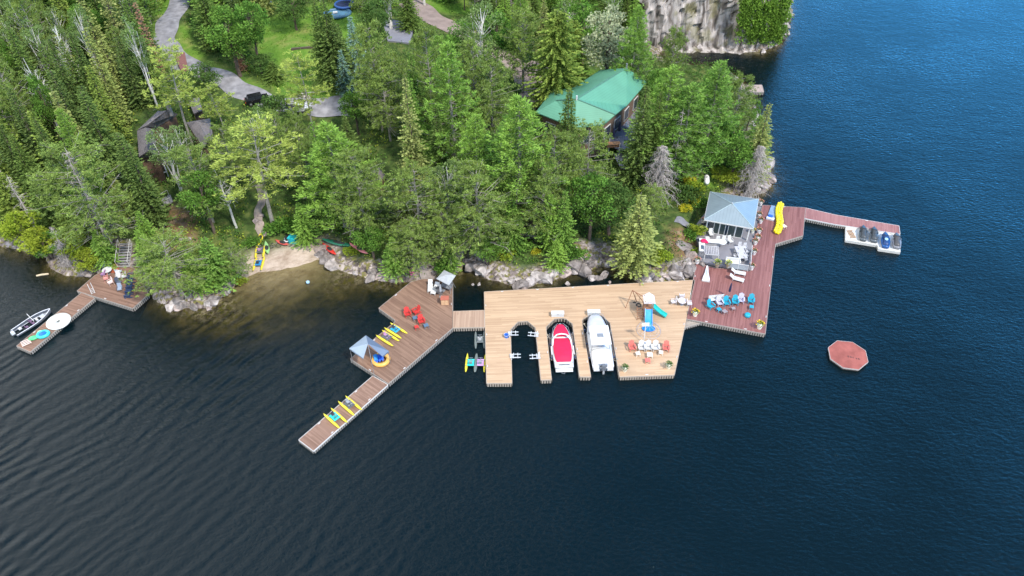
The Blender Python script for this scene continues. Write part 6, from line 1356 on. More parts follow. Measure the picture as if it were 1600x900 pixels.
def spruce(seed, H=15., Rr=2.6, lm=None, z0=.06, dens=1.0, nm='spruce_tree', gap=.34, wide=.85, bark=None, droop=.28, leaf=(.46, .15)):
    def f():
        r = empty(nm); rg = np.random.default_rng(seed); pts = trunk(H, .010 * H, bark or BARK, r, seed=seed, top=.98); Pp, Dp, T, Lp = [], [], [], []
        z = z0 * H
        while z < H * .985:
            u = z / H; rad = Rr * (1 - u) ** wide * rg.uniform(.82, 1.12) * (1 if u > .15 else .7 + 2 * u); nb = int(rg.integers(7, 11) * dens * (1 if u < .85 else .7))
            a0 = rg.uniform(0, 6.28)
            for b in range(nb):
                a = a0 + b * 2 * math.pi / nb + rg.normal(0, .16); L = max(.25, rad * rg.uniform(.75, 1.15)); zz = z + rg.uniform(-.5, .5) * gap
                n_ = max(2, int(L / .26)); t = (np.arange(n_) + .8) / n_; dr = np.array([math.cos(a), math.sin(a), 0]); dz_ = -droop * L * (t ** 1.0) + .16 * L * t ** 3
                c = np.array([0, 0, zz]) + dr * (t * L)[:, None] + np.stack([np.zeros(n_), np.zeros(n_), dz_], 1)
                for s in (-1, 1):
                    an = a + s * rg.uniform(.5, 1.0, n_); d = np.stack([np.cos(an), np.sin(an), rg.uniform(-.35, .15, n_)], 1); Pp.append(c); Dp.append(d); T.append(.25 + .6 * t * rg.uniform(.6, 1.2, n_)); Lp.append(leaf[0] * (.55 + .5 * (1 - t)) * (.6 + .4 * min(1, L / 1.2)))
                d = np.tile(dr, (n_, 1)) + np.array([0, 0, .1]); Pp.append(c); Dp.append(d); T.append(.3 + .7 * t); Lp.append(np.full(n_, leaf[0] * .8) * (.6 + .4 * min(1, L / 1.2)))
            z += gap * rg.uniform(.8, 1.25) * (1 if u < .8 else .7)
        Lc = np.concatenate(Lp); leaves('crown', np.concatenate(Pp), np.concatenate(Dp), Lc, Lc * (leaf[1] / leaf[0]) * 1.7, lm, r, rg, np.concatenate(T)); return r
    return f
def tuft(c, rg, n, up=.5, spread=1.0):
    d = rg.normal(size=(n, 3)) * spread; d[:, 2] = abs(d[:, 2]) * .6 + up; return np.tile(c, (n, 1)) + rg.normal(size=(n, 3)) * .12, d
def whitepine(seed, H=20., Rr=5., lm=None, z0=.28, whorl=.85, lean=0, sparse=1.0, bark=None, nm='white_pine', pw=.8):
    """layered plumes: long level limbs with upturned tufts along their outer part, open sky between the layers"""
    def f():
        r = empty(nm); rg = np.random.default_rng(seed); pts = trunk(H, .0125 * H, bark or BARKG, r, lean, seed=seed); Pp, Dp, T, sg = [], [], [], []
        z = z0 * H
        while z < H * .97:
            u = z / H; v = (u - z0) / (1 - z0); prof = (1 - v) ** pw * (.78 + .3 * min(1, v * 4)); nb = int(rg.integers(5, 8)); a0 = rg.uniform(0, 6.28); base = stick(pts, u / .97 if u < .97 else 1)
            for b in range(nb):
                if rg.random() > sparse: continue
                a = a0 + b * 2 * math.pi / nb + rg.normal(0, .25); L = max(.5, Rr * prof * rg.uniform(.75, 1.2)); el = rg.uniform(.0, .18) + .45 * v ** 2
                dr = np.array([math.cos(a), math.sin(a), 0]); tip = base + dr * L + [0, 0, el * L]; sg.append((base, tip, .02 + .008 * L))
                n_ = max(2, int(L / .42))
                for k in range(n_):
                    t = .22 + .80 * (k + rg.random()) / n_; c = base + dr * (L * t) + np.array([0, 0, el * L * t + .10 * L * t * t]); side = np.array([-dr[1], dr[0], 0]) * rg.normal(0, .16 * L * (.35 + .6 * t))
                    cc_ = c + side; sg.append((c, cc_, .02)) if rg.random() < .25 else None
                    for q_ in range(2):
                        p, d = tuft(cc_ + rg.normal(size=3) * [.22, .22, .05], rg, 12, .22); d[:, :2] += dr[:2] * 1.1; Pp.append(p); Dp.append(d); T.append(np.clip(rg.normal(.15 + .75 * t, .15, 12), 0, 1))
            z += whorl * rg.uniform(.75, 1.2) * (1 if v < .7 else .7)
        p, d = tuft(stick(pts, 1), rg, 16, .9); Pp.append(p); Dp.append(d); T.append(np.full(16, .8))
        twigs('branch', sg, bark or BARKG, r); leaves('crown', np.concatenate(Pp), np.concatenate(Dp), .40, .11, lm, r, rg, np.concatenate(T)); return r
    return f
def redpine(seed, H=17., Rr=4.6, lm=None, z0=.35, lean=0, nm='red_pine', dead=.14):
    """open rounded crown of needle balls at the ends of bare upswept limbs, the stem showing through"""
    def f():
        r = empty(nm); rg = np.random.default_rng(seed); pts = trunk(H, .012 * H, BARKG, r, lean, seed=seed, top=.95); Pp, Dp, T, sg = [], [], [], []
        z = z0 * H * .8
        while z < H * .95:
            u = z / H; v = max(0, (u - z0) / (1 - z0)); prof = math.sqrt(max(.05, 1 - (v * 1.02) ** 2.2)) * (.75 + .25 * min(1, v * 4)); base = stick(pts, min(1, u / .95))
            for b in range(int(rg.integers(4, 7))):
                a = rg.uniform(0, 6.28); L = Rr * prof * rg.uniform(.6, 1.1); el = rg.uniform(.0, .35) + .5 * v; dr = np.array([math.cos(a), math.sin(a), 0]); tip = base + dr * L + [0, 0, el * L * .8]; sg.append((base, tip, .02 + .008 * L))
                if u < z0 or rg.random() < dead * (1 - v):
                    for k in range(4): c = base + (tip - base) * rg.uniform(.3, 1); sg.append((c, c + rg.normal(size=3) * .5, .02))
                    continue
                for k in range(int(6 + L * 2.6)):
                    t = rg.uniform(.40, 1.05); c = base + (tip - base) * t; o_ = rg.normal(size=3) * np.array([.16, .16, .10]) * L * .75; cc_ = c + o_
                    if rg.random() < .15: sg.append((c, cc_, .014))
                    d = rg.normal(size=(17, 3)); d[:, 2] += .45; Pp.append(np.tile(cc_, (17, 1)) + rg.normal(size=(17, 3)) * .08); Dp.append(d); T.append(np.clip(rg.normal(rg.uniform(.3, .75), .22, 17), 0, 1))
            z += .62 * rg.uniform(.8, 1.2)
        twigs('branch', sg, BARKG, r); leaves('crown', np.concatenate(Pp), np.concatenate(Dp), .31, .085, lm, r, rg, np.concatenate(T)); return r
    return f
def broadleaf(seed, H=12., Rr=4., lm=None, z0=.28, bark=None, nm='broadleaf_tree', blobs=34, leaf=.30, stems=1, fill=150):
    def f():
        r = empty(nm); rg = np.random.default_rng(seed); sg = []; Pp, Dp, T = [], [], []
        pts = trunk(H * .9, .016 * H + .05, bark or BARK, r, .02, seed=seed)
        for s in range(1, stems): a = s * 2.2; sg.append(((.2, 0, 0), (math.cos(a) * Rr * .4, math.sin(a) * Rr * .4, H * .8), .13))
        for b in range(blobs):
            while True:
                q = rg.uniform(-1, 1, 3)
                if .35 < np.linalg.norm(q) < .92: break
            zc = z0 * H + (H * (1 - z0)) * .5 * (1 + q[2] * .9); k = 1 if q[2] < .1 else 1 - .35 * q[2]; c = np.array([q[0] * Rr * k * .80, q[1] * Rr * k * .80, zc]); rb = rg.uniform(.20, .36) * Rr * (.9 if q[2] < .5 else .75)
            sg.append((stick(pts, min(.98, max(.15, (zc - .25 * Rr) / H))), c, .05)); n_ = int(fill * (rb / (.3 * Rr)) ** 2)
            d = rg.normal(size=(n_, 3)); d /= np.linalg.norm(d, axis=1)[:, None]; d[:, 2] = np.where((d[:, 2] < -.2) & (rg.random(n_) < .7), -d[:, 2], d[:, 2])
            p = c + d * rb * rg.uniform(.55, 1.05, (n_, 1)) * [1, 1, .72]; Pp.append(p); dd = d * .5 + rg.normal(size=(n_, 3)) * .7; Dp.append(dd); tt = rg.uniform(.2, .8); T.append(np.clip(rg.normal(tt, .2, n_), 0, 1))
        twigs('branch', sg, bark or BARK, r); leaves('crown', np.concatenate(Pp), np.concatenate(Dp), leaf, leaf * .75, lm, r, rg, np.concatenate(T)); return r
    return f
def deadtree(seed, H=9., Rr=3., droop=1.0, nm='dead_tree', mt=None, dense=1.0):
    def f():
        r = empty(nm); rg = np.random.default_rng(seed); m_ = mt or DEADW; pts = trunk(H, .012 * H, m_, r, seed=seed, top=.98); sg = []; z = .12 * H
        while z < H * .97:
            u = z / H; base = stick(pts, u / .98)
            for b in range(int(5 * dense) + 1):
                a = rg.uniform(0, 6.28); L = Rr * (1 - u) ** .7 * rg.uniform(.6, 1.1) + .2; dr = np.array([math.cos(a), math.sin(a), 0]); q0 = base
                for k in range(3):
                    q1 = q0 + dr * L / 3 + [0, 0, L / 3 * (.25 - droop * .45 * k)]; sg.append((q0, q1, .045 * (1 - k * .25)))
                    for j in range(int(5 * dense)):
                        s = q0 + (q1 - q0) * rg.random(); sg.append((s, s + np.array([rg.normal(0, .25), rg.normal(0, .25), -droop * rg.uniform(.2, .9) + rg.normal(0, .15)]) * (.6 + .3 * L), .022))
                    q0 = q1
            z += .3 / max(.4, dense)
        twigs('branch', sg, m_, r); return r
    return f
def baretree(seed, H=12., mt=None, nm='bare_birch'):
    def f():
        r = empty(nm); rg = np.random.default_rng(seed); pts = trunk(H, .015 * H, mt or BIRCH, r, .05, seed=seed); sg = []
        for k in range(26):
            u = rg.uniform(.35, .97); b = stick(pts, u); a = rg.uniform(0, 6.28); L = (1 - u) * H * .30 + .6; q = b + np.array([math.cos(a) * L * .6, math.sin(a) * L * .6, L * .8]); sg.append((b, q, .05))
            for j in range(4): s = b + (q - b) * rg.uniform(.3, 1); sg.append((s, s + rg.normal(size=3) * .5 * L * .5 + [0, 0, .3], .02))
        twigs('branch', sg, mt or BIRCH, r); return r
    return f
def shrub(seed, lm, Rr=1.2, nm='shrub', leaf=.22, n=700):
    def f():
        r = empty(nm); rg = np.random.default_rng(seed); Pp, Dp, T = [], [], []; sg = []
        for b in range(9):
            c = rg.uniform(-.6, .6, 3) * Rr; c[2] = abs(c[2]) * .8 + .3 * Rr; n_ = n // 9; d = rg.normal(size=(n_, 3)); d /= np.linalg.norm(d, axis=1)[:, None]; d[:, 2] = abs(d[:, 2]) - .15; Pp.append(c + d * Rr * .5 * rg.uniform(.6, 1.05, (n_, 1))); Dp.append(d + rg.normal(size=(n_, 3)) * .6); T.append(np.clip(rg.normal(rg.uniform(.25, .8), .2, n_), 0, 1)); sg.append(((0, 0, -.2), c, .03))
        twigs('stem', sg, BARK, r); leaves('foliage', np.concatenate(Pp), np.concatenate(Dp), leaf, leaf * .8, lm, r, rg, np.concatenate(T)); return r
    return f
LM = dict(
 spruce=leaf_mat("needles_spruce", (.058, .098, .030), (.15, .205, .06), (.115, .18, .035)), spruce_y=leaf_mat("needles_olive", (.17, .20, .06), (.31, .34, .13), (.23, .28, .07)), blue=leaf_mat("needles_blue", (.15, .23, .18), (.30, .41, .35), (.18, .3, .23)),
 wp=leaf_mat("needles_whitepine", (.08, .165, .032), (.22, .36, .075), (.20, .32, .055)), wpy=leaf_mat("needles_limepine", (.17, .24, .045), (.37, .43, .10), (.33, .38, .09)), rp=leaf_mat("needles_redpine", (.105, .165, .04), (.25, .335, .085), (.22, .30, .07)),
 bl=leaf_mat("leaves_green", (.06, .145, .025), (.17, .31, .055), (.14, .25, .045), .35), bld=leaf_mat("leaves_dark", (.05, .105, .025), (.125, .20, .05), (.09, .16, .04), .3), bly=leaf_mat("leaves_lime", (.17, .26, .025), (.33, .41, .05), (.28, .31, .04), .35), bi=leaf_mat("leaves_birch", (.10, .165, .055), (.22, .30, .11), (.18, .26, .08), .35),
 silver=leaf_mat("leaves_silver", (.24, .28, .15), (.48, .50, .32), (.34, .37, .22), .3), cedar=leaf_mat("sprays_cedar", (.095, .15, .03), (.25, .32, .07), (.19, .25, .05)), fy=leaf_mat("leaves_gold", (.35, .36, .03), (.62, .55, .04), (.45, .42, .04), .3))
KIND = {  # key: (builder variants, native H, native R, plain words)
 'spruce': ([spruce(s, 15, 2.6, LM['spruce']) for s in (1, 2, 3)], 15, 2.6, 'dark green spruce', 'spruce'),
 'narrow': ([spruce(s, 16, 1.9, LM['spruce'], gap=.36, wide=.8) for s in (4, 5, 6)], 16, 1.9, 'narrow spruce', 'spruce'),
 'olivenarrow': ([spruce(s, 15, 2.0, LM['spruce_y'], gap=.42, droop=.42) for s in (40,)], 15, 2.0, 'narrow olive spruce', 'spruce'), 'firnarrow': ([spruce(s, 15, 2.0, LM['cedar'], gap=.36) for s in (41, 42)], 15, 2.0, 'narrow yellowish green spruce', 'spruce'),
 'olive': ([spruce(s, 15, 2.6, LM['spruce_y'], gap=.42, droop=.42) for s in (7, 8)], 15, 2.6, 'olive green spruce', 'spruce'),
 'blue': ([spruce(9, 12, 2.4, LM['blue'])], 12, 2.4, 'blue spruce', 'spruce'),
 'fir': ([spruce(s, 11, 2.6, LM['wp'], gap=.36, nm='fir_tree') for s in (10, 11)], 11, 2.6, 'fresh green fir', 'fir'),
 'wp': ([whitepine(s, 20, 5, LM['wp'], z0=.14, whorl=.92) for s in (12, 13, 14)], 20, 5, 'bright green white pine', 'pine'),
 'wpy': ([whitepine(s, 18, 5, LM['wpy'], z0=.48, whorl=1.35, sparse=.75, lean=-.06, pw=.5) for s in (15, 16)], 18, 5, 'yellow green windswept pine', 'pine'),
 'rp': ([redpine(s, 17, 4.8, LM['rp'], z0=.24) for s in (17, 18, 19)], 17, 4.8, 'olive red pine with grey limbs', 'pine'),
 'bl': ([broadleaf(s, 12, 4, LM['bl']) for s in (20, 21, 22)], 12, 4, 'leafy green broadleaf tree', 'tree'),
 'bld': ([broadleaf(s, 10, 4, LM['bld'], blobs=30) for s in (23, 24)], 10, 4, 'dark leafy broadleaf tree', 'tree'),
 'bly': ([broadleaf(s, 8, 3, LM['bly'], z0=.15, blobs=26) for s in (25,)], 8, 3, 'yellow green young tree', 'tree'),
 'bi': ([broadleaf(s, 14, 3.4, LM['bi'], z0=.35, bark=BIRCH, nm='birch_tree', blobs=30, leaf=.24, stems=3, fill=110) for s in (26, 27)], 14, 3.4, 'birch with white stems', 'birch'),
 'silver': ([broadleaf(28, 13, 4, LM['silver'], blobs=34, nm='willow_tree')], 13, 4, 'pale silvery tree', 'tree'),
 'cedar': ([spruce(s, 14, 4.2, LM['cedar'], gap=.30, wide=.42, droop=.5, nm='cedar_tree', leaf=(.5, .2)) for s in (29, 30)], 14, 4.2, 'broad green cedar', 'cedar'),
 'dead': ([deadtree(31, 9, 3.2, 1.0, dense=.95)], 9, 3.2, 'dead grey tree with drooping twigs', 'dead tree'),
 'deadthin': ([deadtree(32, 14, 2.4, .5, dense=.45)], 14, 2.4, 'dead tree with bare grey limbs', 'dead tree'),
 'brown': ([spruce(33, 10, 1.6, leaf_mat("needles_rust", (.22, .12, .07), (.40, .24, .16), (.3, .18, .12)), dens=.8)], 10, 1.6, 'rusty brown dying spruce', 'spruce'),
 'bare': ([baretree(34, 14), baretree(35, 14)], 14, 3, 'bare white birch', 'birch')}
TREES = []
def put_tree(kind, base, H, Rr, label, group=None, rz=None, tilt=None):
    blds, h0, r0, words, cat = KIND[kind]; k = len(TREES) % len(blds)
    o = place(('tree', kind, k), blds[k], (base.x, base.y, base.z), random.uniform(0, 6.28) if rz is None else rz, label, cat, group, scale=(Rr / r0, Rr / r0, H / h0), tilt=tilt)
    TREES.append((base.x, base.y, Rr, kind, o)); return o
def T(kind, px, py, H, Rr, label, rz=None, tilt=None, group=None):
    """px, py: where the top of the tree is seen; the base is where a tree that tall would stand on the terrain"""
    d = ray(px, py); t = (CAMZ - 60) / -d.z
    while t < 500:
        x, y, z = d.x * t, d.y * t, CAMZ + d.z * t
        if z < max(hz(x, y), 0) + H: break
        t += .4
    b = Vector((x, y, max(hz(x, y), 0) - .1)); return put_tree(kind, b, H, Rr, label, group, rz, tilt)
LIST = [
 ('bl',345,4,12.5,5.6,'big leafy tree in the island between drive and lawn'),('bl',380,-6,13,4.3,'leafy tree on the lawn side of the drive island'),('bld',310,96,6,3.4,'dark rounded tree beside the brick patch of the drive'),('brown',368,66,5,1.2,'little rusty brown spruce under the drive island trees'),('bld',452,-12,7,4.2,'dark round tree at the top of the lawn'),
 ('bld',402,84,4,3.2,'low dark bushy tree at the lower left of the lawn'),('spruce',424,96,3.5,2.6,'squat dark spruce at the lower edge of the lawn'),
 ('spruce',489,-6,15,3.2,'tall spruce on the right of the lawn, leftmost of its clump'),('spruce',503,-2,15,3.6,'tall spruce on the right of the lawn, second in its clump'),('spruce',514,18,13,3.4,'spruce at the front of the clump on the right of the lawn'),('spruce',526,34,10,2.4,'shorter spruce at the right end of the lawn clump'),('blue',546,24,11,2.3,'pale blue spruce between the lawn and the parking pad'),('blue',531,78,8,1.9,'smaller greyish blue spruce in front of the taller one'),
 ('bld',583,-6,9,4.2,'dark tree beside the blue trampoline'),('bi',600,-52,11,4.0,'clump of white stemmed birches behind the parking pad'),('spruce',634,-22,8,2.8,'spruce behind the corner of the parking pad'),
 ('rp',574,34,18,3.8,'tall olive pine with a pale top in front of the parking pad'),('rp',594,98,13,4.2,'olive pine standing in front of the tallest olive pine'),('rp',664,40,19,3.4,'slender olive pine right of the parking pad'),('wp',697,62,22,5.2,'tall fresh green pine with layered limbs below the brown road'),('bl',720,24,9,4.0,'round green tree beside the upper brown road'),('bi',748,-8,16,4.2,'tall birch with bare white stems above the brown road'),
 ('rp',738,66,17,4.4,'olive pine right of the tall layered pine'),('rp',766,95,15,4.4,'olive pine at the edge of the brown gravel yard'),('bl',775,12,12,4.5,'leafy tree above the bend of the brown road'),
 ('olive',632,118,20,3.0,'tall pale olive spruce in the middle of the woods'),('wp',742,178,17,4.2,'bright pine left of the largest one'),('wp',811,148,21,6.6,'largest bright green layered pine, left of the green roof'),
 ('rp',817,14,14,4.0,'pine with a bare lower stem left of the big cedar'),('cedar',872,14,16,5.2,'broad cedar on the lawn behind the green roofed house'),('cedar',897,30,12,3.4,'smaller cedar touching the broad one'),('silver',955,8,15,5.6,'pale silvery tree behind the green roofed house'),('bl',915,-8,14,5.0,'leafy tree between the cedar and the silvery tree'),
 ('wp',1000,4,18,3.8,'upright green pine right of the silvery tree'),('rp',1058,42,12,2.6,'thin pine in front of the cliff'),('bi',1000,74,11,3.0,'green birch at the far corner of the green roof'),('bl',1034,98,10,3.2,'leafy tree just right of the green roof'),('wp',1052,100,17,5.4,'wide pine between the green roof and the cliff bay'),('wp',1128,92,18,4.8,'tall pine nearest the cliff bay on the point'),('rp',1162,116,12,3.2,'pine beside the little brown dock'),('wp',1084,128,16,4.8,'pine in the middle of the point'),
 ('spruce',1011,134,16,3.4,'tall spruce right of the house terrace'),('spruce',1034,142,15,2.2,'slim grey green spruce behind the one by the terrace'),('spruce',890,138,15,3.2,'tall spruce rising before the green roof'),('rp',922,194,15,4.2,'olive pine in front of the house terrace'),('rp',868,206,15,4.0,'olive pine below the green roof eave'),('fir',861,304,9,2.2,'small fir in the middle of the lower slope'),('fir',883,297,10,2.4,'fir right of the smaller one on the lower slope'),('fir',800,308,9,2.6,'small fir below the largest pine'),
 ('olive',1003,306,12,4.2,'dense grey olive spruce at the shore behind the tan dock'),('fir',871,376,4.6,2.2,'little yellow green fir at the rocks behind the tan dock'),('bld',960,283,9,5.0,'dark spreading tree left of the dense shore spruce'),('bl',930,262,12,4.2,'leafy tree between the terrace and the shore spruce'),
 ('dead',1037,226,9,4.0,'grey weeping dead tree above the gazebo garden'),('dead',1190,226,9,3.6,'grey dead tree leaning over the open lake'),('olive',1203,160,13,2.8,'shaggy green spruce over the open lake'),('deadthin',1068,168,13,1.8,'bare stemmed tree right of the grey weeping one'),('bl',1130,176,9,5.0,'broad leafy tree on the point'),('bl',1158,210,8,4.4,'leafy tree by the water on the point'),('bl',1100,208,8,4.0,'leafy tree behind the gazebo garden'),
 ('bly',1151,264,3.0,2.8,'yellow bush behind the gazebo'),('bly',1127,261,2.6,1.9,'smaller yellow bush left of the one behind the gazebo'),('bly',1093,350,2.2,1.7,'yellow green bush at the path by the gazebo'),
 ('rp',646,262,14,5.0,'open pine with a bare pale stem above the brown dock'),('rp',550,236,15,4.3,'broad olive pine above the right end of the beach'),('rp',742,262,15,5.8,'rounded olive pine above the little cove'),('wp',508,190,17,6.2,'wide bright pine in the woods above the beach'),('bi',694,244,13,3.8,'birches with thin white stems between two olive pines'),('fir',466,318,7,2.4,'small fir above the beach'),
 ('bld',420,142,11,3.7,'dark tree just below the parked cars'),('bi',398,168,11,3.2,'birch left of the dark tree below the cars'),('wpy',385,200,16,6.6,'leaning yellow green pine with a bare trunk above the beach path'),('wpy',250,74,16,4.4,'lime pine crossing the drive at the brick patch'),('wpy',330,132,9,3.0,'lime pine between the cottage and the drive'),('wpy',466,88,15,3.8,'lime topped pine rising before the lower lawn'),
 ('bi',246,196,11,3.4,'birch covering the left part of the cottage'),('bi',272,192,8,2.6,'birch before the middle of the cottage'),('rp',292,226,13,4.6,'pine below the cottage'),('bl',300,262,11,3.6,'leafy tree below the cottage pine'),('bare',340,262,10,2.6,'bare white forked birch left of the beach path'),
 ('rp',102,228,17,6.6,'huge pine with a bleached dead top near the left shore'),('narrow',181,205,15,2.6,'spruce right of the huge bleached pine'),('narrow',196,222,14,2.4,'second spruce right of the huge bleached pine'),
 ('bare',36,82,15,3.0,'bare white birch standing tall in the left forest'),('bare',78,42,14,2.8,'bare white birch deeper in the left forest'),('brown',209,2,14,1.6,'rusty brown dying spruce beside the upper drive'),
 ('rp',250,374,9,5.2,'spreading pale pine covering the left point'),('fir',318,372,8,3.2,'fir at the dry clearing near the left point'),('fir',292,395,6,2.6,'low fir right of the spreading point pine'),('rp',356,385,6,2.4,'thin young pine above the white boulder'),
 ('bl',549,138,8,3.2,'leafy tree hiding the end of the drive'),('rp',690,330,9,3.6,'small pine behind the shore corner of the brown dock'),('fir',612,372,6,2.4,'small fir above the rocks left of the brown dock'),('bl',575,352,6,3.0,'small leafy tree behind the pink kayak'),('rp',640,358,8,3.4,'low pine leaning over the path to the brown dock'),('fir',700,385,4,2.0,'little fir beside the cove'),('bl',760,372,5,2.8,'leafy young tree above the little cove'),
 ('spruce',680,168,14,2.8,'dark spruce left of the bright layered pines'),('rp',850,255,13,4.0,'olive pine at the foot of the green roofed house slope'),
 ('bly',103,362,5,2.4,'yellow green young tree above the left rocks'),('fir',146,360,6,2.4,'small fir above the left platform'),('bl',64,366,4.5,2.6,'low leafy tree at the left waterline'),('fir',214,330,7,2.2,'fir left of the short wooden steps'),
 ('bly',20,330,7,3.4,'yellow green tree at the left shore edge'),('bly',50,352,6,3.0,'yellow green tree on the left bank'),('bly',124,388,4.5,2.0,'small yellow green tree behind the left rocks'),('deadthin',78,352,7,2.0,'dead grey tree at the left shoreline'),('dead',92,378,4,2.2,'brush of dead grey branches by the left rocks'),
]
for e in LIST: T(*e)
# trunk of the bleached pine top
T('deadthin', 98, 227, 17.5, 2.4, 'bleached bare trunk rising through the huge left pine')

# fill the woods: one tree at a time, kept off lawns, roads, roofs and the beach
KEEP = [[(398,40),(440,18),(500,5),(560,20),(560,110),(545,160),(490,150),(448,148),(405,118),(392,85)], [(270,-5),(292,-5),(300,70),(430,140),(550,150),(600,180),(400,175),(330,150),(270,120),(245,70)], [(598,25),(700,15),(800,90),(870,110),(862,180),(820,175),(790,110),(735,75),(700,50),(648,72),(606,70)],
        [(828,180),(890,105),(985,95),(1020,130),(1005,265),(955,262),(925,200),(880,205)], [(212,170),(250,168),(285,180),(310,148),(336,190),(336,236),(300,235),(255,250),(214,250)], [(1060,250),(1200,250),(1200,440),(1060,440)], [(1000,0),(1250,0),(1250,110),(1010,100)],
        [(385,368),(520,368),(582,378),(600,420),(700,428),(900,414),(1000,424),(1060,330),(1100,450),(1000,460),(700,460),(500,430),(380,450),(270,500),(330,445)], [(1130,120),(1210,120),(1210,150),(1130,150)], [(225,315),(310,320),(310,385),(225,370)], [(395,290),(425,290),(430,370),(395,370)], [(795,322),(840,320),(840,345),(795,350)], [(570,245),(612,245),(612,300),(570,300)], [(0,385),(75,392),(215,400),(215,480),(0,500)]]
KA = [(np.array(k, float), np.roll(np.array(k, float), -1, 0)) for k in KEEP]
def pip(pg, x, y):
    c = False; j = len(pg) - 1
    for i in range(len(pg)):
        if (pg[i][1] > y) != (pg[j][1] > y) and x < (pg[j][0] - pg[i][0]) * (y - pg[i][1]) / (pg[j][1] - pg[i][1]) + pg[i][0]: c = not c
        j = i
    return c
def blocked(px, py): return any(pip(k, px, py) for k in KEEP)
LMK = [('the bend of the drive', G(262, 70)), ('the grey cottage', G(275, 215)), ('the parking pad', G(625, 55)), ('the green roofed house', G(925, 160)), ('the parked cars', G(440, 165)), ('the sandy beach', G(450, 400)), ('the small shed', G(592, 275)), ('the left platform', G(180, 405)), ('the huge bleached pine', G(150, 330)), ('the upper lawn', G(470, 60)), ('the gravel yard', G(840, 150)), ('the little cove', G(735, 405)), ('the short wooden steps', G(240, 325)), ('the log rail', G(843, 372)), ('the weeping dead tree', G(1030, 290)), ('the left edge of the lake', G(10, 370)), ('the top left corner of the woods', G(10, 15)), ('the brown road', G(720, 60)), ('the cliff', G(1040, 70)), ('the open lake on the right', G(1185, 200)), ('the bare white birches', G(90, 130)), ('the house terrace', G(985, 230))]
rg = random.Random(11); FILL = []; tries = 0
while len(FILL) < 330 and tries < 16000:
    tries += 1; px, py = rg.uniform(-60, 1195), rg.uniform(-10, 440); b = G(px, py)
    if b.z < .35 or b.y > 205: continue
    left = b.x < -55 + (b.y - 110) * -.15; H = rg.uniform(11, 17) if left else rg.uniform(8, 15)
    if py > 330: H *= .6
    if 1000 < px: H *= .75
    d_ = float(sdf(np.array([b.x]), np.array([b.y]))[0])
    if d_ < 1.8 or float(sdf(np.array([b.x]), np.array([b.y]), CA, CB)[0]) > -2 and rg.random() < .75: continue
    Rr = rg.uniform(2.0, 3.3) if left else rg.uniform(2.0, 3.6)
    if any(abs(b.x - x) < 12 and math.hypot(b.x - x, b.y - y) < (.72 * (r_ + Rr) if not left else .62 * (r_ + Rr)) for x, y, r_, *_ in TREES): continue
    bad = False
    for f in (0, .35, .7, 1.0):
        for s in (-.7, 0, .7):
            p_ = proj((b.x + s * Rr * (1 - f * .8), b.y, b.z + H * f))
            if blocked(*p_): bad = True; break
        if bad: break
    if bad: continue
    wts = {'narrow': 2.4, 'spruce': 1.8, 'olivenarrow': 1.4, 'firnarrow': 2.0, 'bi': 2.6, 'wp': 1.2, 'bl': 2.0, 'rp': 1.2, 'deadthin': .15, 'bare': .25} if left else {'spruce': 2.8, 'fir': 3.0, 'rp': 1.8, 'wp': 2.0, 'bl': .9, 'bld': .9, 'bi': 1.0, 'olive': .9, 'deadthin': .2}
    if px > 1050: wts = {'bl': 3, 'wp': 2, 'fir': 1, 'rp': 1}
    kind = rg.choices(list(wts), list(wts.values()))[0]
    if kind in ('wp', 'rp') and not left: H *= 1.1; Rr *= 1.15
    o = put_tree(kind, Vector((b.x, b.y, b.z - .1)), H, Rr, 'x'); FILL.append((o, b, kind))
ORD = ['nearest'] + [x + ' nearest' for x in ORDS[1:]]
_unused = ['nearest', 'second nearest', 'third nearest', 'fourth nearest', 'fifth nearest', 'sixth nearest', 'seventh nearest', 'eighth nearest', 'ninth nearest', 'tenth nearest', 'eleventh nearest', 'twelfth nearest']
bk = {}
for o, b, kind in FILL:
    nm_, lp = min(LMK, key=lambda l: (l[1] - b).length); bk.setdefault((kind, nm_), []).append(((lp - b).length, o))
for (kind, nm_), arr in bk.items():
    arr.sort(key=lambda t: t[0])
    for k, (_, o) in enumerate(arr):
        if k < len(ORD): o['label'] = f"{KIND[kind][3]} {ORD[k]} to {nm_}"
        else: o['label'] = f"{KIND[kind][3]} in the dense stand around {nm_}"
        o['group'] = f"{KIND[kind][4]} trees around {nm_}"
print("trees", len(TREES), "fill", len(FILL), "tries", tries)

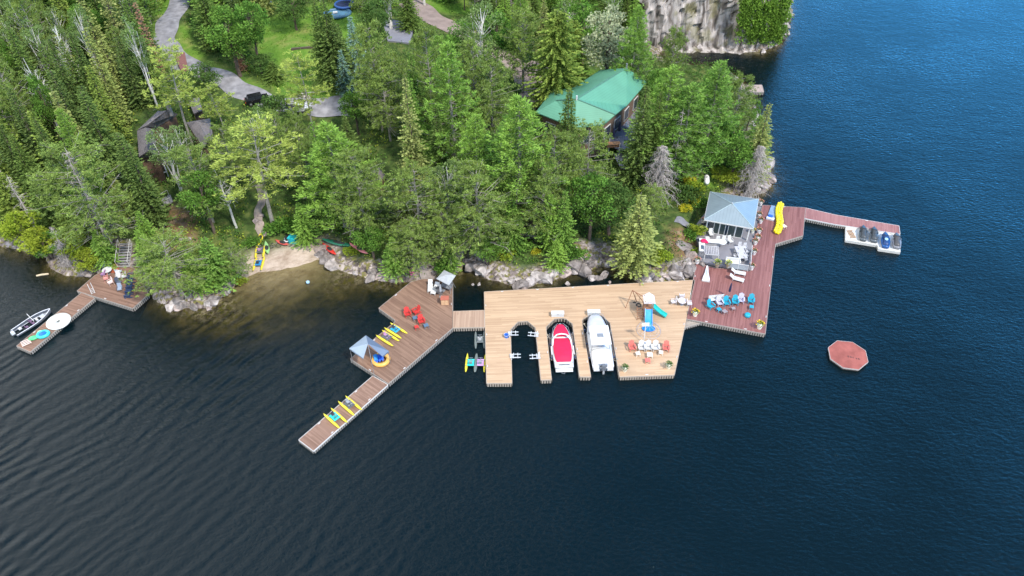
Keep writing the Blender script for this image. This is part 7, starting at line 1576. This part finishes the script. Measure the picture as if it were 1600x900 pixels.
# shrubs one can tell apart
S_ = {'g': ('green', LM['bl']), 'y': ('golden flowering', LM['fy']), 'd': ('dark green', LM['bld']), 'l': ('lime green', LM['bly'])}
for k, (c_, u, v, s, l_) in enumerate([('l', 1083, 300, 1.3, 'left of the white tank'), ('y', 1086, 318, .9, 'with golden flowers above the slate path'), ('y', 1070, 330, .8, 'with golden flowers by the weeping dead tree'), ('y', 1078, 284, .9, 'with golden flowers furthest up the garden'), ('d', 1075, 312, 1.7, 'dark and round in the gazebo garden'), ('g', 1080, 372, 1.2, 'between the slate path and the patio rocks'), ('l', 1086, 397, .8, 'beside the outdoor fridge'), ('g', 1095, 322, 1.1, 'against the gazebo corner'),
      ('l', 790, 400, 1.1, 'above the pink rocks behind the tan dock'), ('g', 815, 392, 1.3, 'below the log rail'), ('y', 838, 396, .6, 'with yellow flowers right below the log rail'), ('g', 900, 402, 1.4, 'left of the dense shore spruce'), ('l', 1035, 405, 1.3, 'right of the dense shore spruce'), ('g', 690, 425, 1.3, 'at the shore corner of the brown dock'), ('g', 395, 385, 1.1, 'beside the yellow kayak'), ('l', 548, 398, .9, 'between the red and pink kayaks'), ('g', 460, 360, 1.6, 'behind the turquoise bin'), ('g', 432, 362, 1.5, 'behind the bicycle'), ('y', 795, 398, .5, 'with yellow flowers above the pink rocks'), ('l', 376, 442, .7, 'on the white rocks left of the beach'), ('g', 640, 415, 1.5, 'left of the grit path to the brown dock')]):
    b = onG(u, v); place(('shrub', c_), shrub(50 + k, S_[c_][1]), b, k * 1.3, f'{S_[c_][0]} shrub {l_}', 'shrub', scale=(s, s, s * .8))
rg3 = np.random.default_rng(8); CPt = []
while len(CPt) < 330:
    u = rg3.uniform(1144, 1219); v = rg3.uniform(10, 68)
    if v < 14 + 6 * math.sin(u * .3) or v > 64 - (1219 - u) * .08 + 3 * math.sin(u * .5): continue
    t_ = (u - 1144) / 75; bb = at(u, 79 - t_ * 9, 0); zz = (79 - t_ * 9 - v) / 6.3; CPt.append((bb.x, bb.y - 1.0 + zz * .06 + rg3.uniform(-.6, .3), max(.6, zz)))
CPt = np.array(CPt); k_ = 55; PP = np.repeat(CPt, k_, 0); dd = rg3.normal(size=PP.shape); dd /= np.linalg.norm(dd, axis=1)[:, None]; PP = PP + dd * np.repeat(rg3.uniform(.35, .95, (len(CPt), 1)), k_, 0) * rg3.uniform(.6, 1, (len(PP), 1))
tag(leaves('shrubbery', PP, dd + rg3.normal(size=PP.shape) * .6, .34, .26, leaf_mat("cliff_leaves", (.085, .18, .03), (.20, .34, .05), (.16, .27, .04), .3), None, rg3, np.clip(np.repeat(rg3.random(len(CPt)), k_) * .6 + .3 * rg3.random(len(PP)), 0, 1)), kind='stuff')

# ------------------------------------------------------------------ undergrowth and flowers (nobody could count them)
rgn = np.random.default_rng(77)
def scatter(name, n, cond, mt, hgt, leaf, seed, spread=.35):
    rg2 = np.random.default_rng(seed); x = rg2.uniform(-130, 55, n); y = rg2.uniform(75, 200, n)
    i = ((x - GX0) / GS).astype(int); j = ((y - GY0) / GS).astype(int); ok = cond(i, j) & (DD[j, i] > .6) & (HH[j, i] > .15)
    pxs = 800 + 0 * x; x, y, i, j = x[ok], y[ok], i[ok], j[ok]; z = HH[j, i]
    k = 7; x = np.repeat(x, k); y = np.repeat(y, k); z = np.repeat(z, k); m_ = len(x); hh = np.abs(rg2.normal(0, hgt, m_)); P = np.stack([x + rg2.normal(0, spread, m_), y + rg2.normal(0, spread, m_), z + hh], 1); Dv = rg2.normal(size=(m_, 3)); Dv[:, 2] = abs(Dv[:, 2]) + .3
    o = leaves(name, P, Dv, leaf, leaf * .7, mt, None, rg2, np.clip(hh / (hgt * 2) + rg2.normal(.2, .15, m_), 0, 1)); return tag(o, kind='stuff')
ROADM = np.zeros(MX.shape, bool)
for o in list(bpy.data.objects):
    if o.get('kind') == 'structure' and o.name.split('.')[0] in ('road', 'path', 'parking_pad', 'gravel_yard', 'brick_pavement'):
        for v in o.data.vertices:
            i = int((v.co.x - GX0) / GS); j = int((v.co.y - GY0) / GS)
            if 1 < i < MX.shape[1] - 2 and 1 < j < MX.shape[0] - 2: ROADM[j - 1:j + 2, i - 1:i + 2] = True
for pp in ([(800,118),(835,104),(868,126),(862,150),(838,172),(818,170)], [(598,34),(614,32),(648,42),(641,70),(606,66)], [(1082,358),(1096,340),(1110,322),(1150,316),(1189,323),(1175,378),(1171,421),(1120,414),(1088,406)]):
    ROADM |= inpoly(worldpoly(pp), MX, MY) > -.5
free = lambda i, j: ~ROADM[j, i] & (bfac[j, i] < .4)
patch = vnoise(MX, MY, 5, 11)
scatter('undergrowth', 34000, lambda i, j: free(i, j) & (lawn[j, i] < .35) & (rock[j, i] < .6) & (dirt[j, i] + rgn.random(len(i)) < 1.1) & (patch[j, i] + rgn.random(len(i)) * .5 > .45), leaf_mat("under_green", (.035, .08, .02), (.11, .20, .035), (.07, .14, .03), .3), .35, .30, 1)
scatter('undergrowth', 16000, lambda i, j: free(i, j) & (lawn[j, i] < .3) & (rock[j, i] < .8) & (patch[j, i] > .42) & (MY[j, i] < 122), leaf_mat("under_lime", (.17, .24, .03), (.36, .42, .05), (.25, .3, .04), .3), .3, .26, 2)
scatter('grass', 16000, lambda i, j: free(i, j) & (lawn[j, i] >= .35), leaf_mat("grass_blades", (.08, .17, .02), (.17, .29, .04), (.12, .22, .03), .3), .08, .22, 3)
MB().path([tuple(at(57, 431, .03)), tuple(at(66, 429, .06)), tuple(at(76, 428, .05))], .13, 7).build('driftwood_log', pl); tag(bpy.data.objects['driftwood_log'], 'pale log floating at the left shoreline', 'log')
for k in range(0): pass
print("objects", len(bpy.data.objects), "mats", len(bpy.data.materials))
